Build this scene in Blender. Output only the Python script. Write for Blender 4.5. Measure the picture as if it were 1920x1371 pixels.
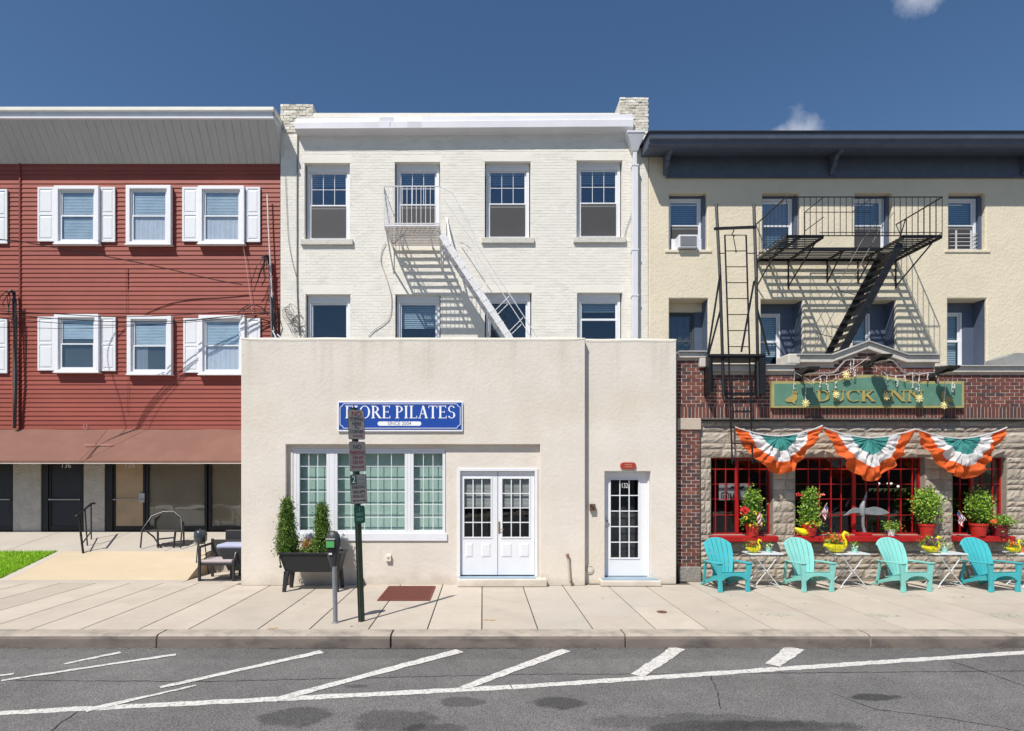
import bpy, bmesh, math, random
from math import sin, cos, pi, radians, sqrt, atan2
from mathutils import Vector, noise
random.seed(7)
SC = bpy.context.scene
for o in list(bpy.data.objects): bpy.data.objects.remove(o)
# ------------------------------------------------------------------ camera
EYE = 2.37; DIST = 12.0; F = 1080.0; VX = 905.0; VY = 885.0
cam_d = bpy.data.cameras.new('camera'); cam = bpy.data.objects.new('camera', cam_d)
SC.collection.objects.link(cam); SC.camera = cam
cam.location = (0, -DIST, EYE); cam.rotation_euler = (radians(90), 0, 0)
cam_d.sensor_fit = 'HORIZONTAL'; cam_d.sensor_width = 36; cam_d.lens = 36*F/1920
cam_d.shift_x = (960-VX)/1920; cam_d.shift_y = (VY-685.5)/1920
cam_d.clip_start = .1; cam_d.clip_end = 3000
# ------------------------------------------------------------------ light
KX, KY = .43, .57                          # travel of the sunlight per metre of drop
SUN = Vector((-KX, -KY, 1)).normalized()
elev = math.asin(SUN.z); rot = atan2(SUN.x, SUN.y)
sd = bpy.data.lights.new('sun', 'SUN'); sun = bpy.data.objects.new('sun', sd); SC.collection.objects.link(sun)
sd.energy = 5.0; sd.angle = radians(.55); sd.color = (1, .955, .88)
sun.rotation_euler = (-SUN).to_track_quat('-Z', 'Y').to_euler(); sun.location = (-10, -14, 25)
W = bpy.data.worlds.new('World'); SC.world = W; W.use_nodes = True
nt = W.node_tree; nt.nodes.clear(); L = nt.links
out = nt.nodes.new('ShaderNodeOutputWorld'); bg = nt.nodes.new('ShaderNodeBackground')
sky = nt.nodes.new('ShaderNodeTexSky'); sky.sky_type = 'NISHITA'; sky.sun_disc = False
sky.sun_elevation = elev; sky.sun_rotation = rot; sky.air_density = 1.0; sky.dust_density = .2; sky.ozone_density = 3.2
bg.inputs[1].default_value = .118
# a handful of small fair-weather clouds, laid out over the whole sky by direction
tc = nt.nodes.new('ShaderNodeTexCoord')
cn = nt.nodes.new('ShaderNodeTexNoise'); cn.inputs['Scale'].default_value = 26; cn.inputs['Detail'].default_value = 8; cn.inputs['Roughness'].default_value = .62
L.new(tc.outputs['Generated'], cn.inputs['Vector'])
prev = None
def cdir(px, py):
    return Vector(((px-VX)/F, 1, (VY-py)/F)).normalized()
clouds = [(cdir(1492, 246), .036, .6), (cdir(1468, 250), .024, .6), (cdir(1515, 244), .03, .6), (cdir(1725, -14), .034, .5)]
for k in range(26):
    a = radians(100+k*37.7); e = radians(14+(k*23) % 40)
    if -.8 < a % (2*pi) - pi/2 < .8: continue
    clouds.append((Vector((cos(a)*cos(e), sin(a)*cos(e), sin(e))), .05+.05*((k*7) % 5)/5, 1))
for d, r, _ in clouds:
    dp = nt.nodes.new('ShaderNodeVectorMath'); dp.operation = 'DISTANCE'
    L.new(tc.outputs['Generated'], dp.inputs[0]); dp.inputs[1].default_value = d
    mr = nt.nodes.new('ShaderNodeMapRange'); L.new(dp.outputs['Value'], mr.inputs[0])
    mr.inputs[1].default_value = r*1.5; mr.inputs[2].default_value = 0; mr.inputs[3].default_value = 0; mr.inputs[4].default_value = 1
    if prev is None: prev = mr.outputs[0]
    else:
        mx = nt.nodes.new('ShaderNodeMath'); mx.operation = 'MAXIMUM'; L.new(prev, mx.inputs[0]); L.new(mr.outputs[0], mx.inputs[1]); prev = mx.outputs[0]
ad = nt.nodes.new('ShaderNodeMath'); ad.operation = 'ADD'; L.new(prev, ad.inputs[0]); L.new(cn.outputs[0], ad.inputs[1])
rp = nt.nodes.new('ShaderNodeMapRange'); L.new(ad.outputs[0], rp.inputs[0]); rp.inputs[1].default_value = .98; rp.inputs[2].default_value = 1.42
rp.inputs[3].default_value = 0; rp.inputs[4].default_value = .6
hs = nt.nodes.new('ShaderNodeHueSaturation'); hs.inputs['Saturation'].default_value = 1.12; hs.inputs['Value'].default_value = .74
L.new(sky.outputs[0], hs.inputs['Color'])
mc = nt.nodes.new('ShaderNodeMix'); mc.data_type = 'RGBA'
L.new(rp.outputs[0], mc.inputs[0]); L.new(hs.outputs[0], mc.inputs[6]); mc.inputs[7].default_value = (4.6, 4.9, 5.6, 1)
L.new(mc.outputs[2], bg.inputs[0]); L.new(bg.outputs[0], out.inputs[0])
SC.view_settings.view_transform = 'Standard'; SC.view_settings.look = 'None'
SC.view_settings.exposure = 0.2; SC.view_settings.gamma = 1
SC.view_settings.use_curve_mapping = False
SC.render.engine = 'CYCLES'

# ------------------------------------------------------------------ measuring
def X(px, y): return (px-VX)*(DIST+y)/F
def Z(py, y): return EYE+(VY-py)*(DIST+y)/F
def gy(py, z=0.0): return (EYE-z)*F/(py-VY)-DIST      # depth of a ground point
# ------------------------------------------------------------------ materials
MATS = {}
def mat(name, col, rough=.7, var=.12, scale=3.0, bump=0.0, bscale=40.0, metal=0.0, spec=.4, rnd=0.0, dirt=None, coat=0.0, stretch=(1,1,1), sss=0):
    if name in MATS: return MATS[name]
    m = bpy.data.materials.new(name); m.use_nodes = True; n = m.node_tree.nodes; l = m.node_tree.links
    b = n['Principled BSDF']; b.inputs['Roughness'].default_value = rough; b.inputs['Metallic'].default_value = metal
    b.inputs['Specular IOR Level'].default_value = spec; b.inputs['Coat Weight'].default_value = coat
    g = n.new('ShaderNodeNewGeometry'); mp = n.new('ShaderNodeVectorMath'); mp.operation = 'MULTIPLY'; mp.inputs[1].default_value = stretch
    l.new(g.outputs['Position'], mp.inputs[0]); pos = mp.outputs[0]
    t = n.new('ShaderNodeTexNoise'); t.inputs['Scale'].default_value = scale; t.inputs['Detail'].default_value = 6; t.inputs['Roughness'].default_value = .6
    l.new(pos, t.inputs['Vector'])
    r = n.new('ShaderNodeMapRange'); l.new(t.outputs[0], r.inputs[0]); r.inputs[1].default_value = .3; r.inputs[2].default_value = .7
    r.inputs[3].default_value = 1-var; r.inputs[4].default_value = 1+var
    fac = r.outputs[0]
    if rnd:
        oi = n.new('ShaderNodeObjectInfo'); r2 = n.new('ShaderNodeMapRange'); l.new(oi.outputs['Random'], r2.inputs[0])
        r2.inputs[3].default_value = 1-rnd; r2.inputs[4].default_value = 1+rnd
        mu = n.new('ShaderNodeMath'); mu.operation = 'MULTIPLY'; l.new(fac, mu.inputs[0]); l.new(r2.outputs[0], mu.inputs[1]); fac = mu.outputs[0]
    v = n.new('ShaderNodeVectorMath'); v.operation = 'SCALE'; v.inputs[0].default_value = col; l.new(fac, v.inputs['Scale'])
    c = v.outputs[0]
    if dirt:                                        # (colour, scale, lo, hi, strength)
        dc, ds, lo, hi, st = dirt
        t2 = n.new('ShaderNodeTexNoise'); t2.inputs['Scale'].default_value = ds; t2.inputs['Detail'].default_value = 7; t2.inputs['Roughness'].default_value = .65
        l.new(pos, t2.inputs['Vector'])
        r3 = n.new('ShaderNodeMapRange'); l.new(t2.outputs[0], r3.inputs[0]); r3.inputs[1].default_value = lo; r3.inputs[2].default_value = hi; r3.inputs[4].default_value = st
        mm = n.new('ShaderNodeMix'); mm.data_type = 'RGBA'; l.new(r3.outputs[0], mm.inputs[0]); l.new(c, mm.inputs[6]); mm.inputs[7].default_value = (*dc, 1); c = mm.outputs[2]
    l.new(c, b.inputs['Base Color'])
    if bump:
        t3 = n.new('ShaderNodeTexNoise'); t3.inputs['Scale'].default_value = bscale; t3.inputs['Detail'].default_value = 5
        l.new(pos, t3.inputs['Vector'])
        bp = n.new('ShaderNodeBump'); bp.inputs['Strength'].default_value = min(1, bump*1.0); bp.inputs['Distance'].default_value = .02*max(1, bump)
        l.new(t3.outputs[0], bp.inputs['Height']); l.new(bp.outputs[0], b.inputs['Normal'])
    MATS[name] = m; m['c'] = 1
    return m
def glass(name, tint=(.85,.9,.92), refl=.16, rough=.0, dark=0.0):
    if name in MATS: return MATS[name]
    m = bpy.data.materials.new(name); m.use_nodes = True; n = m.node_tree.nodes; l = m.node_tree.links
    n.remove(n['Principled BSDF']); o = n['Material Output']
    tr = n.new('ShaderNodeBsdfTransparent'); tr.inputs[0].default_value = (*tint, 1)
    gl = n.new('ShaderNodeBsdfGlossy'); gl.inputs['Roughness'].default_value = rough; gl.inputs['Color'].default_value = (.9, .95, 1, 1)
    lw = n.new('ShaderNodeLayerWeight'); lw.inputs[0].default_value = .25
    ma = n.new('ShaderNodeMapRange'); pw = n.new('ShaderNodeMath'); pw.operation = 'POWER'; pw.inputs[1].default_value = 5; lw.inputs[0].default_value = .5; l.new(lw.outputs['Facing'], pw.inputs[0]); l.new(pw.outputs[0], ma.inputs[0]); ma.inputs[3].default_value = refl; ma.inputs[4].default_value = 1
    g = n.new('ShaderNodeNewGeometry'); t = n.new('ShaderNodeTexNoise'); t.inputs['Scale'].default_value = 1.6; l.new(g.outputs['Position'], t.inputs['Vector'])
    bp = n.new('ShaderNodeBump'); bp.inputs['Strength'].default_value = .12; bp.inputs['Distance'].default_value = .02; l.new(t.outputs[0], bp.inputs['Height']); l.new(bp.outputs[0], gl.inputs['Normal'])
    mx = n.new('ShaderNodeMixShader'); l.new(ma.outputs[0], mx.inputs[0]); l.new(tr.outputs[0], mx.inputs[1]); l.new(gl.outputs[0], mx.inputs[2])
    l.new(mx.outputs[0], o.inputs[0]); MATS[name] = m
    return m
# ------------------------------------------------------------------ meshes
class MB:
    def __init__(s): s.v = []; s.f = []; s.m = []
    def add(s, vs, fs, m=0):
        b = len(s.v); s.v += [tuple(v) for v in vs]; s.f += [[b+i for i in f] for f in fs]; s.m += [m]*len(fs)
        return s
    def box(s, x0, x1, y0, y1, z0, z1, m=0):
        return s.add([(x0,y0,z0),(x1,y0,z0),(x1,y1,z0),(x0,y1,z0),(x0,y0,z1),(x1,y0,z1),(x1,y1,z1),(x0,y1,z1)],
              [(0,3,2,1),(4,5,6,7),(0,1,5,4),(1,2,6,5),(2,3,7,6),(3,0,4,7)], m)
    def quad(s, a, b, c, d, m=0): return s.add([a,b,c,d], [(0,1,2,3)], m)
    def hexa(s, p, m=0):                            # 8 points: bottom ring then top ring
        return s.add(p, [(0,3,2,1),(4,5,6,7),(0,1,5,4),(1,2,6,5),(2,3,7,6),(3,0,4,7)], m)
    def tube(s, pts, r, n=6, m=0, caps=True):
        P = [Vector(p) for p in pts]; k = len(P); R = r if isinstance(r, (list, tuple)) else [r]*k
        b = len(s.v); up = None
        for i in range(k):
            d = (P[min(i+1,k-1)]-P[max(i-1,0)]).normalized()
            if up is None:
                up = Vector((0,0,1)) if abs(d.z) < .9 else Vector((0,1,0))
            a = d.cross(up).normalized(); c = a.cross(d).normalized(); up = c
            for j in range(n):
                t = 2*pi*(j+.5)/n; s.v.append(tuple(P[i]+R[i]*(cos(t)*a+sin(t)*c)))
        for i in range(k-1):
            for j in range(n):
                s.f.append([b+i*n+j, b+i*n+(j+1)%n, b+(i+1)*n+(j+1)%n, b+(i+1)*n+j]); s.m.append(m)
        if caps:
            s.f.append([b+j for j in range(n)][::-1]); s.f.append([b+(k-1)*n+j for j in range(n)]); s.m += [m, m]
        return s
    def bar(s, p, q, w=.02, m=0): return s.tube([p, q], w*.7071, 4, m)
    def prism(s, poly, y0, y1, m=0):                # polygon in x,z pushed along y
        k = len(poly); vs = [(x,y0,z) for x,z in poly]+[(x,y1,z) for x,z in poly]
        return s.add(vs, [list(range(k)), list(range(k,2*k))[::-1]]+[[i,k+i,k+(i+1)%k,(i+1)%k] for i in range(k)], m)
    def exx(s, prof, x0, x1, m=0):                  # profile in y,z pushed along x
        k = len(prof); vs = [(x0,y,z) for y,z in prof]+[(x1,y,z) for y,z in prof]
        return s.add(vs, [list(range(k)), list(range(k,2*k))[::-1]]+[[i,k+i,k+(i+1)%k,(i+1)%k] for i in range(k)], m)
    def exz(s, poly, z0, z1, m=0):
        k = len(poly); vs = [(x,y,z0) for x,y in poly]+[(x,y,z1) for x,y in poly]
        return s.add(vs, [list(range(k))[::-1], list(range(k,2*k))]+[[i,(i+1)%k,k+(i+1)%k,k+i] for i in range(k)], m)
    def lathe(s, prof, c=(0,0,0), n=14, sx=1, sy=1, m=0):
        b = len(s.v); k = len(prof)
        for r, z in prof:
            for j in range(n):
                t = 2*pi*j/n; s.v.append((c[0]+r*sx*cos(t), c[1]+r*sy*sin(t), c[2]+z))
        for i in range(k-1):
            for j in range(n):
                s.f.append([b+i*n+j, b+i*n+(j+1)%n, b+(i+1)*n+(j+1)%n, b+(i+1)*n+j]); s.m.append(m)
        s.f.append([b+j for j in range(n)][::-1]); s.f.append([b+(k-1)*n+j for j in range(n)]); s.m += [m, m]
        return s
    def ball(s, c, r, n=10, m=0, sx=1, sy=1, sz=1):
        return s.lathe([(r*max(.02,sin(pi*i/(n//2+1))), -r*sz*cos(pi*i/(n//2+1))) for i in range(n//2+2)], c, n, sx, sy, m)
    def mesh(s, name, mats, smooth=False, off=(0,0,0), fix=True):
        me = bpy.data.meshes.new(name)
        ox, oy, oz = off
        me.from_pydata([(a-ox,b-oy,c-oz) for a,b,c in s.v], [], s.f)
        for m in (mats if isinstance(mats, (list,tuple)) else [mats]): me.materials.append(m)
        me.polygons.foreach_set('material_index', s.m)
        if fix:
            bm = bmesh.new(); bm.from_mesh(me); bmesh.ops.recalc_face_normals(bm, faces=bm.faces); bm.to_mesh(me); bm.free()
        if smooth: me.polygons.foreach_set('use_smooth', [True]*len(me.polygons))
        me.update(); return me
    def build(s, name, mats, parent=None, smooth=False, bevel=0, fix=True, kind=None, label=None):
        off = root_off(parent)
        me = s.mesh(name, mats, smooth, off, fix)
        o = bpy.data.objects.new(name, me); SC.collection.objects.link(o); o.parent = parent
        if bevel:
            b = o.modifiers.new('bevel', 'BEVEL'); b.width = bevel; b.segments = 2; b.limit_method = 'ANGLE'; b.angle_limit = radians(40)
        if smooth: 
            try:
                me.set_sharp_from_angle(angle=radians(40))
            except Exception: pass
        if kind: o['kind'] = kind
        if label: o['label'] = label
        return o
def root_off(p):
    v = Vector((0,0,0))
    while p: v += p.location; p = p.parent
    return v
def tag(o, label=None, cat=None, group=None, kind=None):
    if label: o['label'] = label
    if cat: o['category'] = cat
    if group: o['group'] = group
    if kind: o['kind'] = kind
    return o
def thing(name, label, cat, loc=(0,0,0), group=None, rz=0):
    o = bpy.data.objects.new(name, None); SC.collection.objects.link(o); o.location = loc; o.rotation_euler = (0,0,rz)
    o.empty_display_size = .1
    return tag(o, label, cat, group)
def copy_tree(o, parent=None):
    c = o.copy(); SC.collection.objects.link(c); c.parent = parent
    for ch in list(KIDS.get(o.name, o.children)): copy_tree(ch, c)
    return c
KIDS = {}
def place(me, name, parent, loc, mats=None, scale=None):
    o = bpy.data.objects.new(name, me); SC.collection.objects.link(o); o.parent = parent
    o.location = Vector(loc)-root_off(parent)
    if scale: o.scale = scale
    return o
def text(s, size, loc, m, name, parent, ext=.002, align='CENTER', sx=1, bold=0):
    cu = bpy.data.curves.new('lettering', 'FONT'); cu.body = s; cu.size = size; cu.extrude = ext; cu.align_x = align; cu.align_y = 'CENTER'; cu.offset = bold
    t = bpy.data.objects.new('lettering', cu); SC.collection.objects.link(t)
    dg = bpy.context.evaluated_depsgraph_get()
    me = bpy.data.meshes.new_from_object(t.evaluated_get(dg)); bpy.data.objects.remove(t)
    mb = MB(); mb.v = [(loc[0]+v.co.x*sx, loc[1]-v.co.z, loc[2]+v.co.y) for v in me.vertices]
    mb.f = [list(p.vertices) for p in me.polygons]; mb.m = [0]*len(mb.f)
    return mb.build(name, m, parent, fix=False)
def grid_wall(mb, x0, x1, z0, z1, y, t, holes, m=0, extra=()):
    """solid wall y..y+t with rectangular holes, one closed skin"""
    xs = sorted({x0, x1, *extra} | {h[i] for h in holes for i in (0,1) if x0 < h[i] < x1}); zs = sorted({z0, z1} | {h[i] for h in holes for i in (2,3) if z0 < h[i] < z1})
    nx, nz = len(xs)-1, len(zs)-1
    def solid(i, j):
        if i < 0 or j < 0 or i >= nx or j >= nz: return False
        cx = (xs[i]+xs[i+1])/2; cz = (zs[j]+zs[j+1])/2
        return not any(h[0] < cx < h[1] and h[2] < cz < h[3] for h in holes)
    idx = {}
    def V(i, j, k):
        if (i,j,k) not in idx: idx[(i,j,k)] = len(mb.v); mb.v.append((xs[i], y+k*t, zs[j]))
        return idx[(i,j,k)]
    for i in range(nx):
        for j in range(nz):
            if not solid(i,j): continue
            F_ = [[V(i,j,0),V(i+1,j,0),V(i+1,j+1,0),V(i,j+1,0)], [V(i,j,1),V(i,j+1,1),V(i+1,j+1,1),V(i+1,j,1)]]
            if not solid(i-1,j): F_.append([V(i,j,0),V(i,j+1,0),V(i,j+1,1),V(i,j,1)])
            if not solid(i+1,j): F_.append([V(i+1,j,0),V(i+1,j,1),V(i+1,j+1,1),V(i+1,j+1,0)])
            if not solid(i,j-1): F_.append([V(i,j,0),V(i,j,1),V(i+1,j,1),V(i+1,j,0)])
            if not solid(i,j+1): F_.append([V(i,j+1,0),V(i+1,j+1,0),V(i+1,j+1,1),V(i,j+1,1)])
            mb.f += F_; mb.m += [m]*len(F_)
    return mb
def ring(mb, x0, x1, z0, z1, y0, y1, w, m=0, wb=None, wt=None):
    wb = w if wb is None else wb; wt = w if wt is None else wt
    mb.box(x0, x1, y0, y1, z1-wt, z1, m); mb.box(x0, x1, y0, y1, z0, z0+wb, m)
    mb.box(x0, x0+w, y0, y1, z0+wb, z1-wt, m); mb.box(x1-w, x1, y0, y1, z0+wb, z1-wt, m)
    return mb
# ---- colours of the place
CREAMW = mat('painted_brick', (.77,.735,.665), .75, .05, 1.2, .35, 60, dirt=((.56,.52,.45), 2.5, .58, .85, .25))
VINYL = mat('white_vinyl', (.72,.73,.76), .4, .03)
WHITE = mat('white_paint', (.74,.75,.78), .45, .03, dirt=((.55,.54,.5), 9, .62, .8, .3))
WMETAL = mat('white_metal', (.68,.68,.72), .4, .04, 2, dirt=((.5,.48,.45), 5, .62, .85, .4))
FEU = mat('shaded_weathered_iron', (.46,.42,.38), .6, .15, 12, dirt=((.2,.14,.1), 14, .55, .75, .6))  # slat paint: shade of the underside darkened into the colour, plus brown dirt
FEW = mat('white_iron_paint', (.72,.71,.72), .55, .1, 9, dirt=((.3,.22,.17), 14, .6, .75, .6))
REDS = mat('red_siding', (.275,.060,.040), .6, .09, 1.3, .1, 90, rnd=.07, dirt=((.30,.085,.06), .9, .5, .85, .3))
REDT = mat('red_trim', (.2,.035,.028), .6, .1)
AWN = mat('faded_awning_canvas', (.19,.09,.066), .85, .07, 1.5, .15, 120, dirt=((.24,.13,.095), 1.5, .5, .8, .4))
SOFF = mat('grey_soffit_metal', (.50,.50,.49), .55, .05, 2, stretch=(6,1,1), dirt=((.3,.3,.29), 6, .6, .8, .3))
STUC = mat('pale_stucco', (.69,.63,.562), .85, .06, .8, .35, 14, dirt=((.61,.54,.43), .7, .45, .68, .65))
def grime(m, zlo, zhi, col, streak=None):
    """pavement splash band and rain streaks with ragged edges, where water and dirt really leave them"""
    n = m.node_tree.nodes; l = m.node_tree.links; b = n['Principled BSDF']; src = b.inputs['Base Color'].links[0].from_socket
    g = n.new('ShaderNodeNewGeometry'); s = n.new('ShaderNodeSeparateXYZ'); l.new(g.outputs['Position'], s.inputs[0])
    def noi(sc, v):
        q = n.new('ShaderNodeVectorMath'); q.operation = 'MULTIPLY'; q.inputs[1].default_value = v; l.new(g.outputs['Position'], q.inputs[0])
        t = n.new('ShaderNodeTexNoise'); t.inputs['Scale'].default_value = sc; t.inputs['Detail'].default_value = 6; l.new(q.outputs[0], t.inputs['Vector']); return t.outputs[0]
    def mth(o, a, c):
        k = n.new('ShaderNodeMath'); k.operation = o
        for i, v in enumerate((a, c)):
            if isinstance(v, (int, float)): k.inputs[i].default_value = v
            else: l.new(v, k.inputs[i])
        return k.outputs[0]
    def mr(x, a, c, d, e):
        r = n.new('ShaderNodeMapRange'); l.new(x, r.inputs[0])
        for i, v in enumerate((a, c, d, e)): r.inputs[i+1].default_value = v
        return r.outputs[0]
    z = mth('ADD', s.outputs[2], mth('MULTIPLY', mth('SUBTRACT', noi(2.6, (1,1,1)), .5), -.5))
    f = mr(z, zlo, zhi, .55, 0)
    if streak:
        za, zb = streak
        st = mr(noi(5, (1,1,.07)), .52, .72, 0, 1); f2 = mth('MULTIPLY', st, mr(mth('ADD', s.outputs[2], mth('MULTIPLY', noi(1.1, (1,1,.2)), .9)), za, zb, 0, .38)); f = mth('MAXIMUM', f, f2)
    mx = n.new('ShaderNodeMix'); mx.data_type = 'RGBA'; l.new(f, mx.inputs[0]); l.new(src, mx.inputs[6]); mx.inputs[7].default_value = (*col, 1); l.new(mx.outputs[2], b.inputs['Base Color'])
grime(STUC, .0, .22, (.40,.34,.27), (4.2, 5.9))
STUC2 = mat('cream_stucco', (.69,.61,.465), .9, .05, 1.3, .6, 16, dirt=((.5,.42,.3), 1.6, .55, .8, .35))
NAVY = mat('slate_blue_paint', (.085,.105,.15), .5, .12, 3, .1, 40, dirt=((.12,.13,.15), 5, .55, .8, .3))
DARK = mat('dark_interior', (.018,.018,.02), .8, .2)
BLK = mat('black_iron', (.012,.012,.014), .45, .2, 8, .2, 60, dirt=((.06,.03,.02), 12, .62, .8, .5))
BLKP = mat('black_plastic', (.02,.022,.024), .5, .1)
REDP = mat('red_paint', (.40,.014,.014), .4, .12, 6, .05, 60, dirt=((.2,.03,.02), 8, .6, .8, .5))
CONC = mat('concrete', (.47,.412,.345), .85, .06, 1.2, .35, 90, rnd=.085, dirt=((.34,.29,.24), 1.8, .50, .75, .5))
CONCG = mat('grey_concrete', (.44,.395,.34), .85, .06, 1.2, .3, 90, dirt=((.33,.32,.3), 2.2, .52, .75, .4))
TAN = mat('tan_concrete', (.48,.39,.27), .85, .06, 1.0, .25, 60, dirt=((.56,.5,.4), 1.2, .5, .8, .6), stretch=(.5,1.5,1))
STONE = [mat('rock_faced_stone_%s' % k, c, .9, .14, 5, .9, 22, dirt=((.22,.19,.16), 9, .58, .8, .5)) for k, c in (('grey',(.34,.295,.24)), ('buff',(.39,.325,.26)), ('pale',(.43,.375,.31)), ('rose',(.32,.265,.22)))]
MORT = mat('mortar', (.30,.255,.21), .95, .12, 12, .4, 80)
MORTB = mat('brick_mortar', (.56,.48,.42), .95, .12, 12, .4, 80)
BR = [mat('brick_%s' % k, c, .8, .16, 14, .5, 60) for k, c in (('red',(.165,.052,.037)), ('rust',(.20,.066,.045)), ('brown',(.125,.044,.035)), ('plum',(.085,.045,.042)), ('orange',(.24,.085,.055)))]
COPE = mat('pale_coping_stone', (.56,.52,.46), .7, .1, 4, .3, 40, dirt=((.25,.23,.2), 6, .55, .8, .5))
GLU = glass('upper_glass', (.7,.76,.8), .14)
GLL = glass('dark_lower_glass', (.8,.85,.88), .065)
GLD = glass('shop_glass', (.86,.88,.88), .045)
GLR = glass('plain_glass', (.86,.9,.93), .07)
BLIND = mat('window_blind', (.62,.68,.70), .7, .03)
CURT = mat('curtain_cloth', (.80,.77,.78), .9, .08, 9)
SCREEN = mat('insect_screen', (.055,.053,.056), .6, .05)
# ================================================================== GROUND
RZ = -.19
def struct(mb, name, m, parent=None, **k):
    return mb.build(name, m, parent, kind='structure' if parent is None else None, **k)
g = MB(); g.quad((-900,-900,-.6),(900,-900,-.6),(900,900,-.6),(-900,900,-.6))
struct(g, 'ground', mat('earth', (.12,.1,.07), .95))
# asphalt with patches and stains laid out in metres on the road
def asphalt():
    m = bpy.data.materials.new('asphalt'); m.use_nodes = True; n = m.node_tree.nodes; l = m.node_tree.links
    b = n['Principled BSDF']; b.inputs['Roughness'].default_value = .85; b.inputs['Specular IOR Level'].default_value = .35
    g = n.new('ShaderNodeNewGeometry'); P = g.outputs['Position']
    def noi(s, d=4, r=.6):
        t = n.new('ShaderNodeTexNoise'); t.inputs['Scale'].default_value = s; t.inputs['Detail'].default_value = d; t.inputs['Roughness'].default_value = r; l.new(P, t.inputs['Vector']); return t.outputs[0]
    def mr(x, a, b_, c, d):
        r = n.new('ShaderNodeMapRange'); l.new(x, r.inputs[0])
        for i, v in enumerate((a,b_,c,d)): r.inputs[i+1].default_value = v
        return r.outputs[0]
    def op(o, a, b_):
        k = n.new('ShaderNodeMath'); k.operation = o
        for i, v in enumerate((a, b_)):
            if isinstance(v, (int, float)): k.inputs[i].default_value = v
            else: l.new(v, k.inputs[i])
        return k.outputs[0]
    fine = mr(noi(62, 3, .8), .34, .66, .35, 1.75)
    vor = n.new('ShaderNodeTexVoronoi'); vor.inputs['Scale'].default_value = 55; l.new(P, vor.inputs['Vector'])
    stone = mr(vor.outputs['Distance'], 0, .25, 2.2, 1.0)
    big = mr(noi(.6, 6), .3, .7, .82, 1.16); mid = mr(noi(4, 5), .3, .7, .9, 1.1)
    f = op('MULTIPLY', op('MULTIPLY', fine, big), op('MULTIPLY', mid, stone))
    ed = noi(3.2, 6, .65)
    sx = n.new('ShaderNodeSeparateXYZ'); l.new(P, sx.inputs[0])
    def pt(px, py):
        y = gy(py, RZ); return X(px, y), y
    for px, py, rx, ry, st in ((557,1345,.42,.24,.55), (735,1352,.45,.27,.5), (865,1316,.25,.13,.5), (1040,1318,.31,.16,.6), (1645,1308,.33,.1,.7),
                               (1300,1354,1.0,.2,.36), (1480,1364,.8,.14,.36), (668,1287,.15,.06,.45), (820,1366,.3,.12,.5), (-20,1190,.5,.1,.5), (1400,1366,1.0,.16,.4)):
        cx, cy = pt(px, py)
        ax = op('MULTIPLY', op('SUBTRACT', sx.outputs[0], cx), 1/rx); ay = op('MULTIPLY', op('SUBTRACT', sx.outputs[1], cy), 1/ry)
        d = op('ADD', op('MULTIPLY', ax, ax), op('MULTIPLY', ay, ay)); d = op('ADD', d, op('MULTIPLY', op('SUBTRACT', ed, .5), 3.2))
        k = mr(d, .75, 1.25, 1-st*.85, 1); f = op('MULTIPLY', f, k)
    # newer darker strip along the gutter
    gs = mr(op('ADD', sx.outputs[1], op('MULTIPLY', ed, .1)), -4.1, -4.04, 1, .86); f = op('MULTIPLY', f, gs)
    v = n.new('ShaderNodeVectorMath'); v.operation = 'SCALE'; v.inputs[0].default_value = (.140,.135,.131); l.new(f, v.inputs['Scale'])
    l.new(v.outputs[0], b.inputs['Base Color'])
    bp = n.new('ShaderNodeBump'); bp.inputs['Strength'].default_value = .6; bp.inputs['Distance'].default_value = .012
    l.new(op('ADD', noi(160,3,.7), op('MULTIPLY', vor.outputs['Distance'], -.8)), bp.inputs['Height']); l.new(bp.outputs[0], b.inputs['Normal'])
    return m
KF = gy(1190)                              # front face of the kerb
KB = gy(1180)
g = MB(); g.quad((-60,-20,RZ),(60,-20,RZ),(60,KF+.05,RZ),(-60,KF+.05,RZ)); road = struct(g, 'road', asphalt())
def paintmat():
    m = mat('road_paint', (.62,.60,.57), .7, .06, 6, .3, 160)
    n = m.node_tree.nodes; l = m.node_tree.links; b = n['Principled BSDF']
    src = b.inputs['Base Color'].links[0].from_socket
    g = n.new('ShaderNodeNewGeometry'); t = n.new('ShaderNodeTexNoise'); t.inputs['Scale'].default_value = 26; t.inputs['Detail'].default_value = 8; t.inputs['Roughness'].default_value = .75; l.new(g.outputs['Position'], t.inputs['Vector'])
    r = n.new('ShaderNodeMapRange'); l.new(t.outputs[0], r.inputs[0]); r.inputs[1].default_value = .50; r.inputs[2].default_value = .62; r.inputs[4].default_value = .75
    mx = n.new('ShaderNodeMix'); mx.data_type = 'RGBA'; l.new(r.outputs[0], mx.inputs[0]); l.new(src, mx.inputs[6]); mx.inputs[7].default_value = (.12,.115,.11,1); l.new(mx.outputs[2], b.inputs['Base Color'])
    return m
PAINT = paintmat()
def G(px, py, z=RZ): y = gy(py, z); return Vector((X(px, y), y, z))
def stripe(name, a, b, w0, w1, lift=.004, m=PAINT, jag=.012, parent=road):
    """painted stripe between two ground points, slightly ragged edges"""
    a = Vector(a); b = Vector(b); d = (b-a); ln = d.length; d.normalize(); nrm = Vector((-d.y, d.x, 0)); k = max(4, int(ln/.1)); mb = MB(); L_ = []; R_ = []
    for i in range(k+1):
        t = i/k; p = a+(b-a)*t; w = (w0+(w1-w0)*t)/2
        for lst, s in ((L_,1),(R_,-1)):
            q = p+nrm*s*(w+random.uniform(-jag, jag)); lst.append((q.x, q.y, RZ+lift))
    for i in range(k): mb.quad(R_[i], R_[i+1], L_[i+1], L_[i])
    return mb.build(name, m, parent)
stripe('painted_line', G(-60,1340.5), G(960,1289), .125, .135)
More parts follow.
